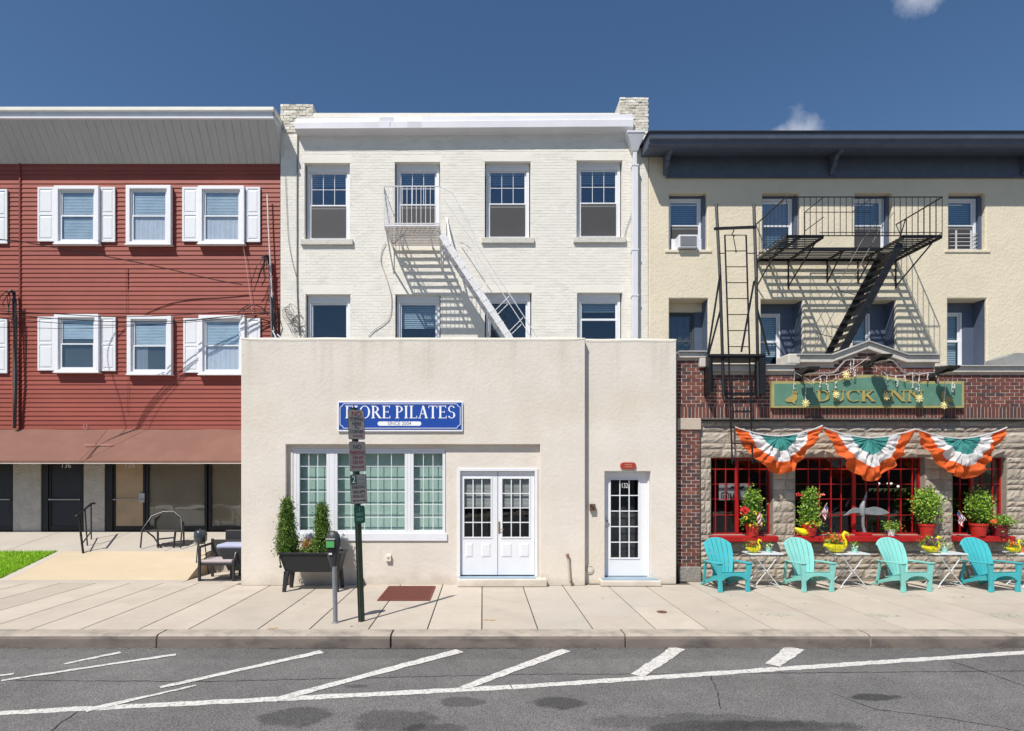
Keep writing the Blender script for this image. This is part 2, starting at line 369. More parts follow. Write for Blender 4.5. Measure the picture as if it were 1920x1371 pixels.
stripe('painted_line', G(958.5,1289.1), G(1990,1219), .135, .135)
for a, b, w0, w1 in (((120,1246),(226,1224),.05,.11), ((2,1277),(330,1228),.06,.1), ((-30,1272),(26,1264),.05,.06), ((300,1290),(604,1223),.09,.15),
                     ((160,1333),(368,1286),.12,.04), ((512,1314),(862,1221),.13,.17), ((868,1291),(1062,1220),.13,.17), ((1195,1268),(1272,1216),.17,.2), ((1448,1248),(1492,1216),.19,.24)):
    stripe('painted_line', G(*a), G(*b), w0, w1, lift=.008)
CR = mat('crack_filler', (.03,.03,.03), .8)
def crack(pts, w=.014):
    mb = MB(); P = [Vector(G(*p)) for p in pts]; Q = []
    for i in range(len(P)-1):
        k = max(2, int((P[i+1]-P[i]).length/.08))
        for j in range(k): Q.append(P[i].lerp(P[i+1], j/k)+Vector((random.uniform(-.012,.012), random.uniform(-.012,.012), 0)))
    Q.append(P[-1])
    for i in range(len(Q)-1):
        d = (Q[i+1]-Q[i]).normalized(); nrm = Vector((-d.y, d.x, 0))*w*random.uniform(.3,.8)
        a, b, c, e = Q[i]-nrm, Q[i+1]-nrm, Q[i+1]+nrm, Q[i]+nrm
        mb.quad(*[(p.x, p.y, RZ+.003) for p in (a,b,c,e)])
    mb.build('road_crack', CR, road)
crack([(-20,1276),(400,1278),(960,1265),(1190,1264),(1500,1262),(1940,1258)], .012)
crack([(1770,1236),(1850,1262),(1925,1288)], .016); crack([(1330,1262),(1345,1300),(1352,1330)], .01); crack([(150,1332),(120,1352),(90,1375)], .012)
crack([(-20,1209),(300,1214),(740,1217),(1300,1213),(1940,1210)], .02)
# kerb stones
KM = mat('kerb_concrete', (.40,.35,.29), .9, .1, 2.5, .6, 70, dirt=((.13,.115,.1), 3.2, .45, .7, .65), stretch=(1,1,1))
KG = mat('kerb_tyre_grime', (.21,.175,.15), .9, .16, 2.2, .6, 60, dirt=((.085,.075,.07), 1.6, .47, .68, .8), stretch=(1,1,2.5))
kerb = tag(thing('kerb', None, None), kind='structure')
kx = [X(px, KF) for px in (-420, 295, 733, 1172, 1630, 2080)]
for a, b in zip(kx, kx[1:]):
    pr = [(KB, -.35), (KF-.03, -.35), (KF-.025, -.06), (KF-.012, -.022), (KF+.02, -.004), (KF+.05, 0), (KB, 0)]
    ks = MB().exx(pr, a+.014, b-.014); ks.m = [1 if all(ks.v[i][2] < -.01 for i in f) and len(f) == 4 else 0 for f in ks.f]
    ks.build('kerb_stone', [KM, KG], kerb)
MB().box(kx[0], kx[-1], KF+.02, KB-.01, -.35, -.05).build('kerb_bed', mat('dirt_dark', (.06,.05,.045), .95), kerb)
# sidewalk slabs
swalk = tag(thing('sidewalk', None, None), kind='structure')
MB().box(-14, 16, KB+.004, .6, -.3, -.015).build('joint_bed', mat('joint_dirt', (.07,.06,.05), .95, .2, 20), swalk)
SB, SF_ = .12, KB+.012
jb = [-700,-560,-430,-330,-230,-165,-100,-40,30,95,162,228,292,360,439,506,600,670,750,827,904,980,1055,1140,1210,1300,1390,1480,1570,1660,1750,1840,1930,2020,2110]
# joint = (x at back, x at kerb); nearly perpendicular to the kerb
js = []
for p in jb:
    xb = X(p, 0) if p != 827 else X(830, 0)
    js.append(xb)
js[0] = -14
def slab(x0, x1, y0, y1, m=CONC):
    return MB().box(x0+.009, x1-.009, y0+.008, y1-.008, -.12, 0).build('paving_slab', m, swalk, bevel=.006)
for i in range(len(js)-1):
    x0, x1 = js[i], js[i+1]; mid = [SF_, SB]
    m = CONC
    if 620 < jb[i] < 900 or jb[i] > 1130: pass
    if jb[i] == 1055: slab(x0, x1, SF_, gy(1156)); slab(x0, x1, gy(1156), SB, CONCG); continue
    if jb[i] == 1140: slab(x0, x1, SF_, gy(1138)); slab(x0, x1, gy(1138), SB, CONCG); continue
    if jb[i] == 980: slab(x0, x1, SF_, SB, CONCG); continue
    if x1 < -5.1: slab(x0, x1, SF_, .3); continue
    if x0 > 4: slab(x0, x1, SF_, -1.55); slab(x0, x1, -1.55, .5); continue
    slab(x0, x1, SF_, SB)
# rust stains, faint green paint marks on the concrete
def stain(name, px, py, rx, ry, m, z=0, seed=1):
    c = G(px, py, z); mb = MB(); rr = random.Random(seed); k = 18; pts = []
    for i in range(k):
        t = 2*pi*i/k; r = rr.uniform(.6, 1.1); pts.append((c.x+rx*r*cos(t), c.y+ry*r*sin(t), z+.003))
    mb.add(pts, [list(range(k))]); return mb.build(name, m, swalk)
def softmat(name, col, thr=.5):
    m = mat(name, col, .85); n = m.node_tree.nodes; l = m.node_tree.links; b = n['Principled BSDF']
    g = n.new('ShaderNodeNewGeometry'); t = n.new('ShaderNodeTexNoise'); t.inputs['Scale'].default_value = 14; t.inputs['Detail'].default_value = 7; l.new(g.outputs['Position'], t.inputs['Vector'])
    r = n.new('ShaderNodeMapRange'); l.new(t.outputs[0], r.inputs[0]); r.inputs[1].default_value = thr; r.inputs[2].default_value = thr+.2; r.inputs[4].default_value = .8; l.new(r.outputs[0], b.inputs['Alpha']); return m
RUST = softmat('rust_stain', (.5,.26,.05), .38); GRN = softmat('green_chalk', (.25,.42,.30), .5); DRK = mat('gum_spot', (.08,.07,.06), .9)
stain('rust_stain', 917, 1163, .12, .05, RUST, seed=2); stain('rust_stain', 512, 1178, .1, .05, RUST, seed=3)
for px, py, rx, ry in ((1455,1153,.3,.12),(1655,1155,.4,.12),(1885,1155,.4,.14),(1800,1120,.3,.08),(1710,1118,.25,.07),(1620,1122,.2,.05)): stain('chalk_mark', px, py, rx, ry, GRN, seed=px)
for px, py in ((659,1175),(1130,1122),(1345,1147),(1400,1136),(570,1133),(1370,1118),(1510,1131)): stain('gum_spot', px, py, .025, .02, DRK, seed=px)
# round valve cap and rusty cellar grate
c = G(1241, 1148, 0); v = thing('valve_cap', 'small round rusty brown valve cap set in the pavement', 'valve cap', (c.x, c.y, 0))
MB().lathe([(.002,.002),(.075,.002),(.085,.006),(.08,.009),(.002,.010)], (c.x, c.y, .001), 18).build('cap_plate', mat('rusty_iron', (.14,.06,.04), .8, .2, 20), v)
MB().box(c.x-.02, c.x+.02, c.y-.006, c.y+.006, .011, .018).build('lifting_bar', MATS['rusty_iron'], v)
RI = mat('oxide_red_iron', (.17,.05,.035), .7, .15, 10, .2, 60)
y0, y1 = gy(1127), gy(1100.5); xl = X(707, y0); xr = X(806, y0)
gr = thing('cellar_grate', 'red-brown perforated steel cellar grate let into the pavement beside the sign pole', 'grate', ((xl+xr)/2, (y0+y1)/2, 0))
MB().box(xl, xr, y0, y1, .002, .008).build('base_plate', mat('oxide_dark', (.08,.025,.02), .8), gr)
fr = MB()
for a, b, c_, d in ((xl,xr,y0,y0+.03),(xl,xr,y1-.03,y1),(xl,xl+.03,y0+.03,y1-.03),(xr-.03,xr,y0+.03,y1-.03)): fr.box(a,b,c_,d,.008,.02)
fr.build('grate_frame', RI, gr)
n = 26; mb = MB()
for i in range(n):
    x = xl+.035+(xr-xl-.07)*(i+.5)/n
    mb.box(x-.008, x+.008, y0+.03, y1-.03, .008, .016)
for j in range(9):
    y = y0+.05+(y1-y0-.1)*(j+.5)/9; mb.box(xl+.03, xr-.03, y-.005, y+.005, .009, .0175)
mb.build('grate_bars', RI, gr, kind='stuff')
# ------------------------------------------------------------------ raised forecourt left of the shopfront
def rz_(y): return .4*(y-.35) if y < 1.6 else .5+.15*(y-1.6)
fc = tag(thing('forecourt', None, None), kind='structure')
XR = X(370, 1.0)
# apron strip, ramp, platform
MB().exx([(.3,-.3),(.3,.0),(.55,.01),(.55,-.3)], -14, XR).build('apron_strip', CONCG, fc)
def slope(name, xa0, xb0, xa1, xb1, m):
    MB().hexa([(xa0,.556,-.3),(xb0,.556,-.3),(xb1,1.596,-.3),(xa1,1.596,-.3),(xa0,.556,.012),(xb0,.556,.012),(xb1,1.596,.497),(xa1,1.596,.497)]).build(name, m, fc)
slope('ramp', -10.34, XR, -9.9, XR, TAN); slope('ramp_kerb', -10.62, -10.345, -10.07, -9.905, CONCG)
xs = [-16, -13.2, -11.3, -9.4, -7.5, -6.2, -4.9]
for a, b in zip(xs, xs[1:]):
    MB().hexa([(a+.005,1.602,-.3),(b-.005,1.602,-.3),(b-.005,3.4,-.3),(a+.005,3.4,-.3),(a+.005,1.602,.5),(b-.005,1.602,.5),(b-.005,3.4,.77),(a+.005,3.4,.77)]).build('terrace_slab', CONCG, fc, bevel=.008)
for a, b in ((XR+.006, -5.62), (-5.61, -5.03)): MB().box(a, b-.003, .306, 1.598, -.3, .001).build('lower_slab', CONC, fc)
# lawn
def lawn():
    base = MB(); base.hexa([(-16,.56,-.3),(-10.625,.56,-.3),(-10.08,1.59,-.3),(-16,1.59,-.3),(-16,.56,.01),(-10.625,.56,.01),(-10.08,1.59,.495),(-16,1.59,.495)])
    base.build('lawn', mat('lawn_soil', (.16,.30,.015), .95, .2, 8), None, kind='structure')
    mb = MB(); r = random.Random(3)
    for i in range(9000):
        y = r.uniform(.57, 1.59); xe = -10.625+(y-.56)*.53; x = xe-abs(r.gauss(0, 1.2)) if r.random() < .7 else r.uniform(-14.5, xe)
        if r.random() < .1: x = xe+r.uniform(0,.05)
        z = .01+.471*(y-.56); a = r.uniform(0, 2*pi); h = r.uniform(.03,.065); w = .006
        mb.add([(x-w*cos(a),y-w*sin(a),z),(x+w*cos(a),y+w*sin(a),z),(x+r.uniform(-.03,.03),y+r.uniform(-.03,.03),z+h)], [(0,1,2)], r.choice((0,0,1)))
    tag(mb.build('grass', [mat('grass_blade', (.26,.50,.015), .6), mat('grass_blade_pale', (.38,.60,.03), .6)], fix=False), 'bright green grass on the sloping lawn at left', 'grass', kind='stuff')
lawn()

crack([(1560,1300),(1640,1330),(1760,1345),(1920,1372)], .010)
# grit and dry leaf bits lying along the gutter
rr = random.Random(9); mb = MB()
for i in range(900):
    x = rr.uniform(-10.5, 9.5); y = KF-.02-abs(rr.gauss(0,.06)); s = rr.uniform(.004,.014); a = rr.uniform(0,6.3)
    if rr.random() < .12: y = rr.uniform(-7.5, KF); 
    mb.add([(x+s*cos(a),y+s*sin(a),RZ+.006),(x-s*sin(a),y+s*cos(a),RZ+.009),(x-s*cos(a)*.7,y-s*sin(a),RZ+.006),(x+s*sin(a),y-s*cos(a)*.8,RZ+.012)], [(0,1,2,3)], rr.choice((0,0,1)))
tag(mb.build('gutter_grit', [mat('grit_dark', (.06,.05,.04), .9), mat('grit_tan', (.30,.23,.14), .9)], fix=False), 'grit and dry leaf bits strewn along the gutter', 'debris', kind='stuff')
# ================================================================== WINDOWS
def slats(x0, x1, z0, z1, y, pitch=.05, w=.05, tilt=1.15):
    mb = MB(); z = z1
    while z > z0+.01:
        dy = w/2*cos(tilt); dz = w/2*sin(tilt)
        mb.quad((x0,y-dy,z-dz),(x1,y-dy,z-dz),(x1,y+dy,z+dz),(x0,y+dy,z+dz)); z -= pitch
    mb.box(x0, x1, y-.02, y+.02, z1, z1+.035)
    return mb
def drape(x0, x1, z0, z1, y, amp=.02, n=26, wv=9):
    mb = MB(); ph = random.random()*6
    for i in range(n):
        a = x0+(x1-x0)*i/n; b = x0+(x1-x0)*(i+1)/n
        ya = y+amp*sin(wv*i/n*2*pi+ph+sin(i)); yb = y+amp*sin(wv*(i+1)/n*2*pi+ph+sin(i+1))
        mb.quad((a,ya,z0),(b,yb,z0),(b,yb*.6+y*.4,z1),(a,ya*.6+y*.4,z1))
    return mb
def sash_window(parent, x0, x1, z0, z1, y, up=(1,1), lo=(1,1), split=.5, fm=VINYL, gm=GLR, fill=('blind','blind'), fw=.045, sw=.04, label=None, dark=DARK, back=True, name='window', blindcol=BLIND):
    w = ring(MB(), x0, x1, z0, z1, y, y+.09, fw).build(name, fm, parent, bevel=.004, label=label)
    ix0, ix1, iz0, iz1 = x0+fw, x1-fw, z0+fw, z1-fw; zs = iz0+(iz1-iz0)*split
    for k, (a, b, yy, gr) in enumerate(((zs-.015, iz1, y+.045, up), (iz0, zs+.015, y+.018, lo))):
        ring(MB(), ix0+.001, ix1-.001, a+.001, b-.001, yy, yy+.026, sw).build('sash', fm, w, bevel=.003)
        gx0, gx1, gz0, gz1 = ix0+sw, ix1-sw, a+sw, b-sw; nx, nz = gr; mt = .014
        for i in range(nx):
            for j in range(nz):
                MB().box(gx0+(gx1-gx0)*i/nx+.0005, gx0+(gx1-gx0)*(i+1)/nx-.0005, yy+.012, yy+.016, gz0+(gz1-gz0)*j/nz+.0005, gz0+(gz1-gz0)*(j+1)/nz-.0005).build('pane', gm, w)
        if nx*nz > 1:
            mb = MB()
            for i in range(1, nx): xx = gx0+(gx1-gx0)*i/nx; mb.box(xx-mt/2, xx+mt/2, yy+.004, yy+.011, gz0, gz1)
            for j in range(1, nz): zz = gz0+(gz1-gz0)*j/nz; mb.box(gx0, gx1, yy+.006, yy+.0115, zz-mt/2, zz+mt/2)
            mb.build('glazing_bars', fm, w)
        fl = fill[k]
        if fl == 'blind': slats(ix0+.02, ix1-.02, gz0-.03, gz1+.01, y+.14).build('blind', blindcol, w)
        elif fl == 'halfblind': slats(ix0+.02, ix1-.02, gz0+(gz1-gz0)*.45, gz1+.01, y+.14).build('blind', blindcol, w)
        elif fl == 'curtain': drape(ix0+.02, ix1-.02, gz0-.03, gz1+.02, y+.15).build('curtain', CURT, w)
        elif fl == 'screen': MB().box(gx0-.01, gx1+.01, yy-.012, yy-.009, gz0-.01, gz1+.01).build('insect_screen', SCREEN, w); MB().box(gx0, gx1, yy-.0135, yy-.0125, gz1-.075, gz1-.04).build('meeting_rail', mat('screened_rail', (.17,.17,.175), .6), w)
        elif fl == 'cloth': drape(ix0+.01, ix1-.02, gz0-.03, gz1+.02, y+.13, .03, 26, 3).build('dark_cloth', mat('dark_cloth', (.09,.085,.09), .9), w)
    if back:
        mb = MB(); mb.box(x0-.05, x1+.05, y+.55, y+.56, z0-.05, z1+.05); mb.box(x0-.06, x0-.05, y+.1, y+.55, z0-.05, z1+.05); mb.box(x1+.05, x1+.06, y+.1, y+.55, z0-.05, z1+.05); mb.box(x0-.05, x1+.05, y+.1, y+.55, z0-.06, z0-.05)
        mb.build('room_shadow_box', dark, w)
    return w
def R(px0, px1, py0, py1, y): return X(px0,y), X(px1,y), Z(py1,y), Z(py0,y)
B = 3.4
# ================================================================== WHITE PAINTED BRICK BUILDING
wb = thing('brick_building', 'three-storey off-white painted brick building with four windows per floor and a white metal cornice', 'building', (-.5, B, 0))
x0, x1 = X(526,B), X(1215,B)
wins_u = [R(571,656,306,450,B), R(740,825,304,449,B), R(909,995,303,447,B), R(1081,1167,301,446,B)]
wins_l = [R(573,657,552,690,B), R(741,826,552,690,B), R(909,997,549,690,B), R(1082,1167,549,690,B)]
holes = wins_u+wins_l
ztop = Z(212,B)
grid_wall(MB(), x0, x1, .77, ztop, B, .3, holes).build('wall', CREAMW, wb)
MB().box(x0+.01, x1-.01, B+.8, B+6, .77, ztop-.5).build('rear_block', CREAMW, wb)
def brick_face(parent, x0, x1, z0, z1, y, holes, mats, bl=.20, ch=.0755, j=.012, proud=.005, n_parts=300, near=None, jit=.002, wts=None, name='brick', keep=None):
    """running-bond bricks standing proud of the mortar; the n_parts that show largest are objects, the others one part"""
    rr = random.Random(int(x0*100)); L_ = []; row = 0; z = z0
    while z+ch*.6 < z1:
        zz1 = min(z+ch-j, z1); x = x0-(bl/2 if row % 2 else 0)
        while x < x1:
            a, b = max(x, x0), min(x+bl-j, x1)
            spans = [(a, b)]
            for h in holes:
                if z+ch-j > h[2]-.001 and z < h[3]-.001:
                    ns = []
                    for s in spans:
                        if s[1] <= h[0] or s[0] >= h[1]: ns.append(s); continue
                        if s[0] < h[0]: ns.append((s[0], h[0]))
                        if s[1] > h[1]: ns.append((h[1], s[1]))
                    spans = ns
            for s in spans:
                if s[1]-s[0] > .025 and (keep is None or keep((s[0]+s[1])/2, z+ch/2)): L_.append((s[0], s[1], z, zz1))
            x += bl
        z += ch; row += 1
    L_.sort(key=near or (lambda b: (b[0]**2+(b[2]-EYE)**2)))
    meshes = [MB().add([(0,0,0),(1,0,0),(1,0,1),(0,0,1),(0,1,0),(1,1,0),(1,1,1),(0,1,1)], [(0,1,2,3),(0,4,5,1),(1,5,6,2),(2,6,7,3),(3,7,4,0)]).mesh('brick', m) for m in mats]
    st = MB(); ms = list(range(len(mats)))
    for k, (a, b, c, d) in enumerate(L_):
        q = y-proud-rr.uniform(-jit, jit); mi = rr.choices(ms, wts)[0]
        if k < n_parts: place(meshes[mi], name, parent, (a, q, c), scale=(b-a, y+.002-q, d-c))
        else: st.add([(a,q,c),(b,q,c),(b,q,d),(a,q,d),(a,y+.002,c),(b,y+.002,c),(b,y+.002,d),(a,y+.002,d)], [(0,1,2,3),(0,4,5,1),(1,5,6,2),(2,6,7,3),(3,7,4,0)], mi)
    if st.v: st.build('brickwork', mats, parent, fix=False, kind='stuff')
lint = [(h[0]-.06, h[1]+.06, h[3], h[3]+.2) for h in holes]
sills = [(h[0]-.1, h[1]+.1, h[2]-.15, h[2]) for h in wins_u]
brick_face(wb, x0+.003, x1-.003, 4.9, ztop-.05, B, [(h[0],h[1],h[2],h[3]) for h in holes]+lint+sills, [CREAMW, mat('painted_brick_b', (.735,.705,.64), .8, .06, 2, .5, 50), mat('painted_brick_c', (.765,.735,.67), .75, .06, 2, .4, 50)], proud=.0035, jit=.0014, wts=(5,2,2), j=.008)
for h in lint: MB().box(h[0], h[1], B-.004, B+.001, h[2]+.003, h[3]-.003).build('lintel', CREAMW, wb)
for i, h in enumerate(wins_u):
    if i == 1: continue
    MB().box(h[0]-.09, h[1]+.09, B-.07, B+.12, h[2]-.15, h[2]-.001).build('window_sill', mat('painted_sill', (.58,.56,.50), .8, .12, 9, .7, 30), wb, bevel=.012)
for i, h in enumerate(wins_u):
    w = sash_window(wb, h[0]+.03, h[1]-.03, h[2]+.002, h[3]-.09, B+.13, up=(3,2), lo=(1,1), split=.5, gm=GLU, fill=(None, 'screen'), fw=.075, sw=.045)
    MB().box(h[0]+.03, h[1]-.03, B+.13, B+.19, h[3]-.089, h[3]-.001).build('head_trim', VINYL, w)
    slats(h[0]+.13, h[1]-.13, h[3]-.5, h[3]-.22, B+.30).build('blind', BLIND, w)
for i, h in enumerate(wins_l):
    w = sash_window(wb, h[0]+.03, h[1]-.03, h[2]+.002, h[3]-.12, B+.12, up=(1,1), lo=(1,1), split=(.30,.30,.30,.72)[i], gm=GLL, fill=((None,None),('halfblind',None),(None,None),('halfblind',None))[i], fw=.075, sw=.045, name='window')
    MB().box(h[0]+.03, h[1]-.03, B+.12, B+.18, h[3]-.119, h[3]-.001).build('head_trim', VINYL, w)
# cornice: two-tier white metal, bent sheet, slightly rising to the right
def cornice():
    xa, xb = X(553,B-.22), X(1187,B-.22); n = 24; mb = MB(); rr = random.Random(5)
    prof = [(.12,.0),(-.02,.03),(-.24,.09),(-.26,.10),(-.26,.28),(-.245,.30),(-.18,.31),(-.17,.47),(-.12,.50),(.12,.53)]
    za, zb = Z(254,B-.1), Z(251,B-.1); ga, gb = .86, 1.02
    cut = .285
    rows = []
    for i in range(n+1):
        t = i/n; x = xa+(xb-xa)*t; z = za+(zb-za)*t; s = (ga+(gb-ga)*t)*1.0
        row = []
        for k, (dy, dz) in enumerate(prof):
            w = 0
            if abs(t-cut) < .06 and 3 < k < 9: w = .03*rr.uniform(-1,1)
            row.append((x, B+dy+w+rr.uniform(-.003,.003), z+dz*s+w*.4))
        rows.append(row)
    b = 0
    for i in range(n):
        for k in range(len(prof)-1): mb.quad(rows[i][k], rows[i+1][k], rows[i+1][k+1], rows[i][k+1])
    for r_ in (rows[0], rows[-1]): mb.add(r_, [list(range(len(r_)))])
    o = mb.build('cornice', WMETAL, wb, smooth=True)
    for px in (730, 985):
        x = X(px, B-.26); t = (x-xa)/(xb-xa); z = za+(zb-za)*t; s = ga+(gb-ga)*t
        MB().exx([(B+a-.006, z+c*s) for a, c in prof[2:9]]+[(B+a+.01, z+c*s) for a, c in prof[2:9]][::-1], x-.012, x+.012).build('cornice_seam', WMETAL, o)
cornice()
# party wall stubs above the roof line, rough painted brick
CHM = mat('rough_painted_brick', (.62,.585,.50), .85, .12, 6, .9, 26, dirt=((.30,.27,.22), 7, .58, .75, .7))
def stub(pxa, pxb, pyt, pyb, y0, y1, seed):
    a, b, c, d = X(pxa,y0), X(pxb,y0), Z(pyb,y0), Z(pyt,y0)
    MB().box(a+.012, b-.012, y0+.01, y1, c, d-.01).build('party_wall', CHM, wb)
    brick_face(wb, a, b, c, d, y0+.012, [], [CHM, CREAMW, mat('weathered_brick_edge', (.50,.46,.39), .9, .15, 12, .9, 40)], bl=.17, proud=.014, jit=.010, n_parts=90, wts=(6,2,1), name='chimney_brick')
stub(526, 587, 195, 248, B-.02, B+.9, 1); stub(1162, 1216, 183, 250, B-.02, B+.9, 2)
# downspout with leader head
dsx = X(1190, B-.1)
ds = MB().hexa([(dsx-.07,B-.17,Z(286,B-.1)),(dsx+.07,B-.17,Z(286,B-.1)),(dsx+.07,B-.05,Z(286,B-.1)),(dsx-.07,B-.05,Z(286,B-.1)),
          (dsx-.25,B-.30,Z(257,B-.1)),(dsx+.22,B-.30,Z(257,B-.1)),(dsx+.22,B-.01,Z(257,B-.1)),(dsx-.25,B-.01,Z(257,B-.1))]).box(dsx-.25,dsx+.22,B-.31,B-.01,Z(257,B-.1)+.001,Z(253,B-.1)).build('leader_head', WMETAL, wb, bevel=.006)
MB().box(dsx-.05,dsx+.05,B-.16,B-.06,Z(310,B-.1),Z(286,B-.1)-.002).box(dsx-.075,dsx+.075,B-.175,B-.045,4.8,Z(310,B-.1)-.002).build('downspout', WMETAL, wb, bevel=.012)
for py in (312, 470, 555): z = Z(py,B-.1); MB().box(dsx-.085,dsx+.085,B-.185,B-.005,z-.02,z+.02).build('pipe_strap', WMETAL, wb)
# cables on the wall
CAB = mat('old_cable', (.16,.15,.13), .7)
def cable(parent, pts, r, m, name='cable'):
    P = [(X(a,y), y, Z(b,y)) for a,b,y in pts]
    # smooth by Catmull-Rom
    Q = []; V_ = [Vector(p) for p in P]
    for i in range(len(V_)-1):
        p0, p1, p2, p3 = V_[max(0,i-1)], V_[i], V_[i+1], V_[min(len(V_)-1,i+2)]
        for k in range(5):
            t = k/5; Q.append(.5*((2*p1)+(p2-p0)*t+(2*p0-5*p1+4*p2-p3)*t*t+(3*p1-p0-3*p2+p3)*t**3))
    Q.append(V_[-1]); return MB().tube(Q, r, 5).build(name, m, parent)
y = B-.03
cable(wb, [(558,255,y),(557,350,y),(557,440,y),(557,540,y),(560,600,y),(562,628,y)], .014, CAB)
cable(wb, [(535,330,y),(538,400,y),(541,450,y),(548,490,y),(556,520,y)], .006, CAB)
cable(wb, [(723,455,y),(716,470,y),(714,490,y),(722,515,y),(730,540,y),(734,560,y),(732,590,y),(722,605,y),(700,620,y),(690,632,y)], .009, mat('pale_cable', (.38,.36,.32), .7))
cable(wb, [(1185,400,y),(1179,415,y),(1174,430,y),(1171,445,y)], .006, CAB)
# tangle of old wires at the roof corner
tg = MB(); rr = random.Random(11)
for k in range(16):
    p = [(rr.uniform(528,540), rr.uniform(578,590))]; 
    for i in range(5): p.append((p[-1][0]+rr.uniform(0,12), p[-1][1]+rr.uniform(-8,18)))
    tg.tube([(X(min(570,a),B-.12), B-.12-.08*rr.random(), max(4.9,Z(b,B-.12))) for a,b in p], .007, 4)
tag(tg.build('wire_tangle', CAB), 'tangle of loose dark wires on the white wall left of its lower windows', 'wires')
# ================================================================== RED SIDED BUILDING
RB = 3.45
rb = thing('siding_building', 'red clapboard building with white shutters, a grey soffit and a faded red awning', 'building', (-11, RB, 0))
xa, xb = -15.5, X(526,RB)
MB().box(xa, xb-.001, RB+.02, RB+6, 3.1, Z(215,RB)).build('rear_block', REDT, rb)
zt, zb_ = Z(303,RB), Z(805,RB); nb = 60; h = (zt-zb_)/nb
bm_ = MB().exx([(.035,0),(-.017,0),(-.017,.010),(.0,h+.004),(.035,h+.004)], 0, 1).mesh('clapboard', REDS)
rr = random.Random(12)
for i in range(nb):
    cuts = [xa, xa+rr.uniform(2,3.4)] ; cuts += [cuts[-1]+rr.uniform(2.9,3.9)]; cuts.append(xb-.005) 
    for p_, q_ in zip(cuts, cuts[1:]):
        c_ = place(bm_, 'clapboard', rb, (p_, RB-rr.uniform(0,.0025), zb_+i*h+rr.uniform(-.001,.001)), scale=(q_-p_-.0025, 1, 1))
MB().box(X(39,RB)-.02, X(39,RB)+.02, RB-.04, RB+.0, zb_, zt).build('corner_strip', REDT, rb)
MB().box(X(241,RB)-.006, X(241,RB)+.006, RB-.028, RB+.0, Z(545,RB), Z(505,RB)).build('seam_strip', REDT, rb)
# angled soffit + gutter
p = .66; zl, zu = Z(225,RB-p), Z(308,RB); xe0, xe1 = X(514,RB-p), xb
n = 46
for i in range(n):
    a = xa+(xe1-xa)*i/n; b = xa+(xe1-xa)*(i+1)/n; k = (xe0-xa)/(xe1-xa); c = xa+(a-xa)*k; d = xa+(b-xa)*k
    pan = MB().hexa([(a+.004,RB-.03,zu),(b-.004,RB-.03,zu),(b-.004,RB+.03,zu),(a+.004,RB+.03,zu),(c+.004,RB-p,zl),(d-.004,RB-p,zl),(d-.004,RB-p+.05,zl+.05),(c+.004,RB-p+.05,zl+.05)]).build('soffit_panel', SOFF, rb)
MB().hexa([(xa,RB-.0,zu+.02),(xe1,RB-.0,zu+.02),(xe1,RB+.04,zu+.02),(xa,RB+.04,zu+.02),(xa,RB-p+.03,zl-.01),(xe0,RB-p+.03,zl-.01),(xe0,RB+.04,zl+.4),(xa,RB+.04,zl+.4)]).build('soffit_backing', SOFF, rb)
zt2 = Z(203,RB-p)
MB().exx([(RB-p-.001,zl+.002),(RB-p-.05,zl+.015),(RB-p-.05,zl+.05),(RB-p-.02,zl+.055),(RB-p-.02,zl+.055),(RB-p+.3,zl+.06),(RB-p+.3,zl)], xa, xe0+.002).build('drip_edge', WMETAL, rb)
MB().exx([(RB-p+.02,zl+.062),(RB-p-.02,zt2-.1),(RB-p+.3,zt2-.1),(RB-p+.3,zl+.062)], xa, xe0-.02).build('fascia', mat('grey_fascia', (.50,.53,.58), .5, .08, 3, stretch=(1,1,1)), rb)
MB().exx([(RB-p-.02,zt2-.098),(RB-p-.06,zt2-.08),(RB-p-.06,zt2),(RB-p+.0,zt2+.03),(RB-p+.6,zt2+.05),(RB-p+.6,zt2-.098)], xa, xe0).build('roof_edge', mat('cream_metal', (.74,.72,.66), .5, .06, 2), rb)
MB().add([(xe0+.004,RB-p,zl),(xe1-.01,RB,zu),(xe1-.01,RB+.5,zt2-.3),(xe0+.004,RB-p+.0,zt2)], [(0,1,2,3)]).build('soffit_end', SOFF, rb)
WT = mat('window_trim_white', (.80,.80,.83), .45, .03)
def shutter(pxa, pxb, pya, pyb):
    a, b, c, d = R(pxa, pxb, pya, pyb, RB-.05); y = RB-.065
    s = MB().box(a, b, y+.012, RB-.024, c, d).build('shutter', WHITE, rb, bevel=.004)
    w = .055; mid = c+(d-c)*.5
    ring(MB(), a, b, c, d, y, y+.0115, w).box(a+w, b-w, y, y+.0115, mid-.03, mid+.03).build('shutter_frame', WHITE, s, bevel=.003)
    for z0, z1 in ((c+w+.03, mid-.06), (mid+.06, d-w-.03)): MB().hexa([(a+w+.012,y+.011,z0),(b-w-.012,y+.011,z0),(b-w-.012,y+.011,z1),(a+w+.012,y+.011,z1),(a+w+.035,y+.001,z0+.025),(b-w-.035,y+.001,z0+.025),(b-w-.035,y+.001,z1-.025),(a+w+.035,y+.001,z1-.025)]).build('raised_panel', WHITE, s)
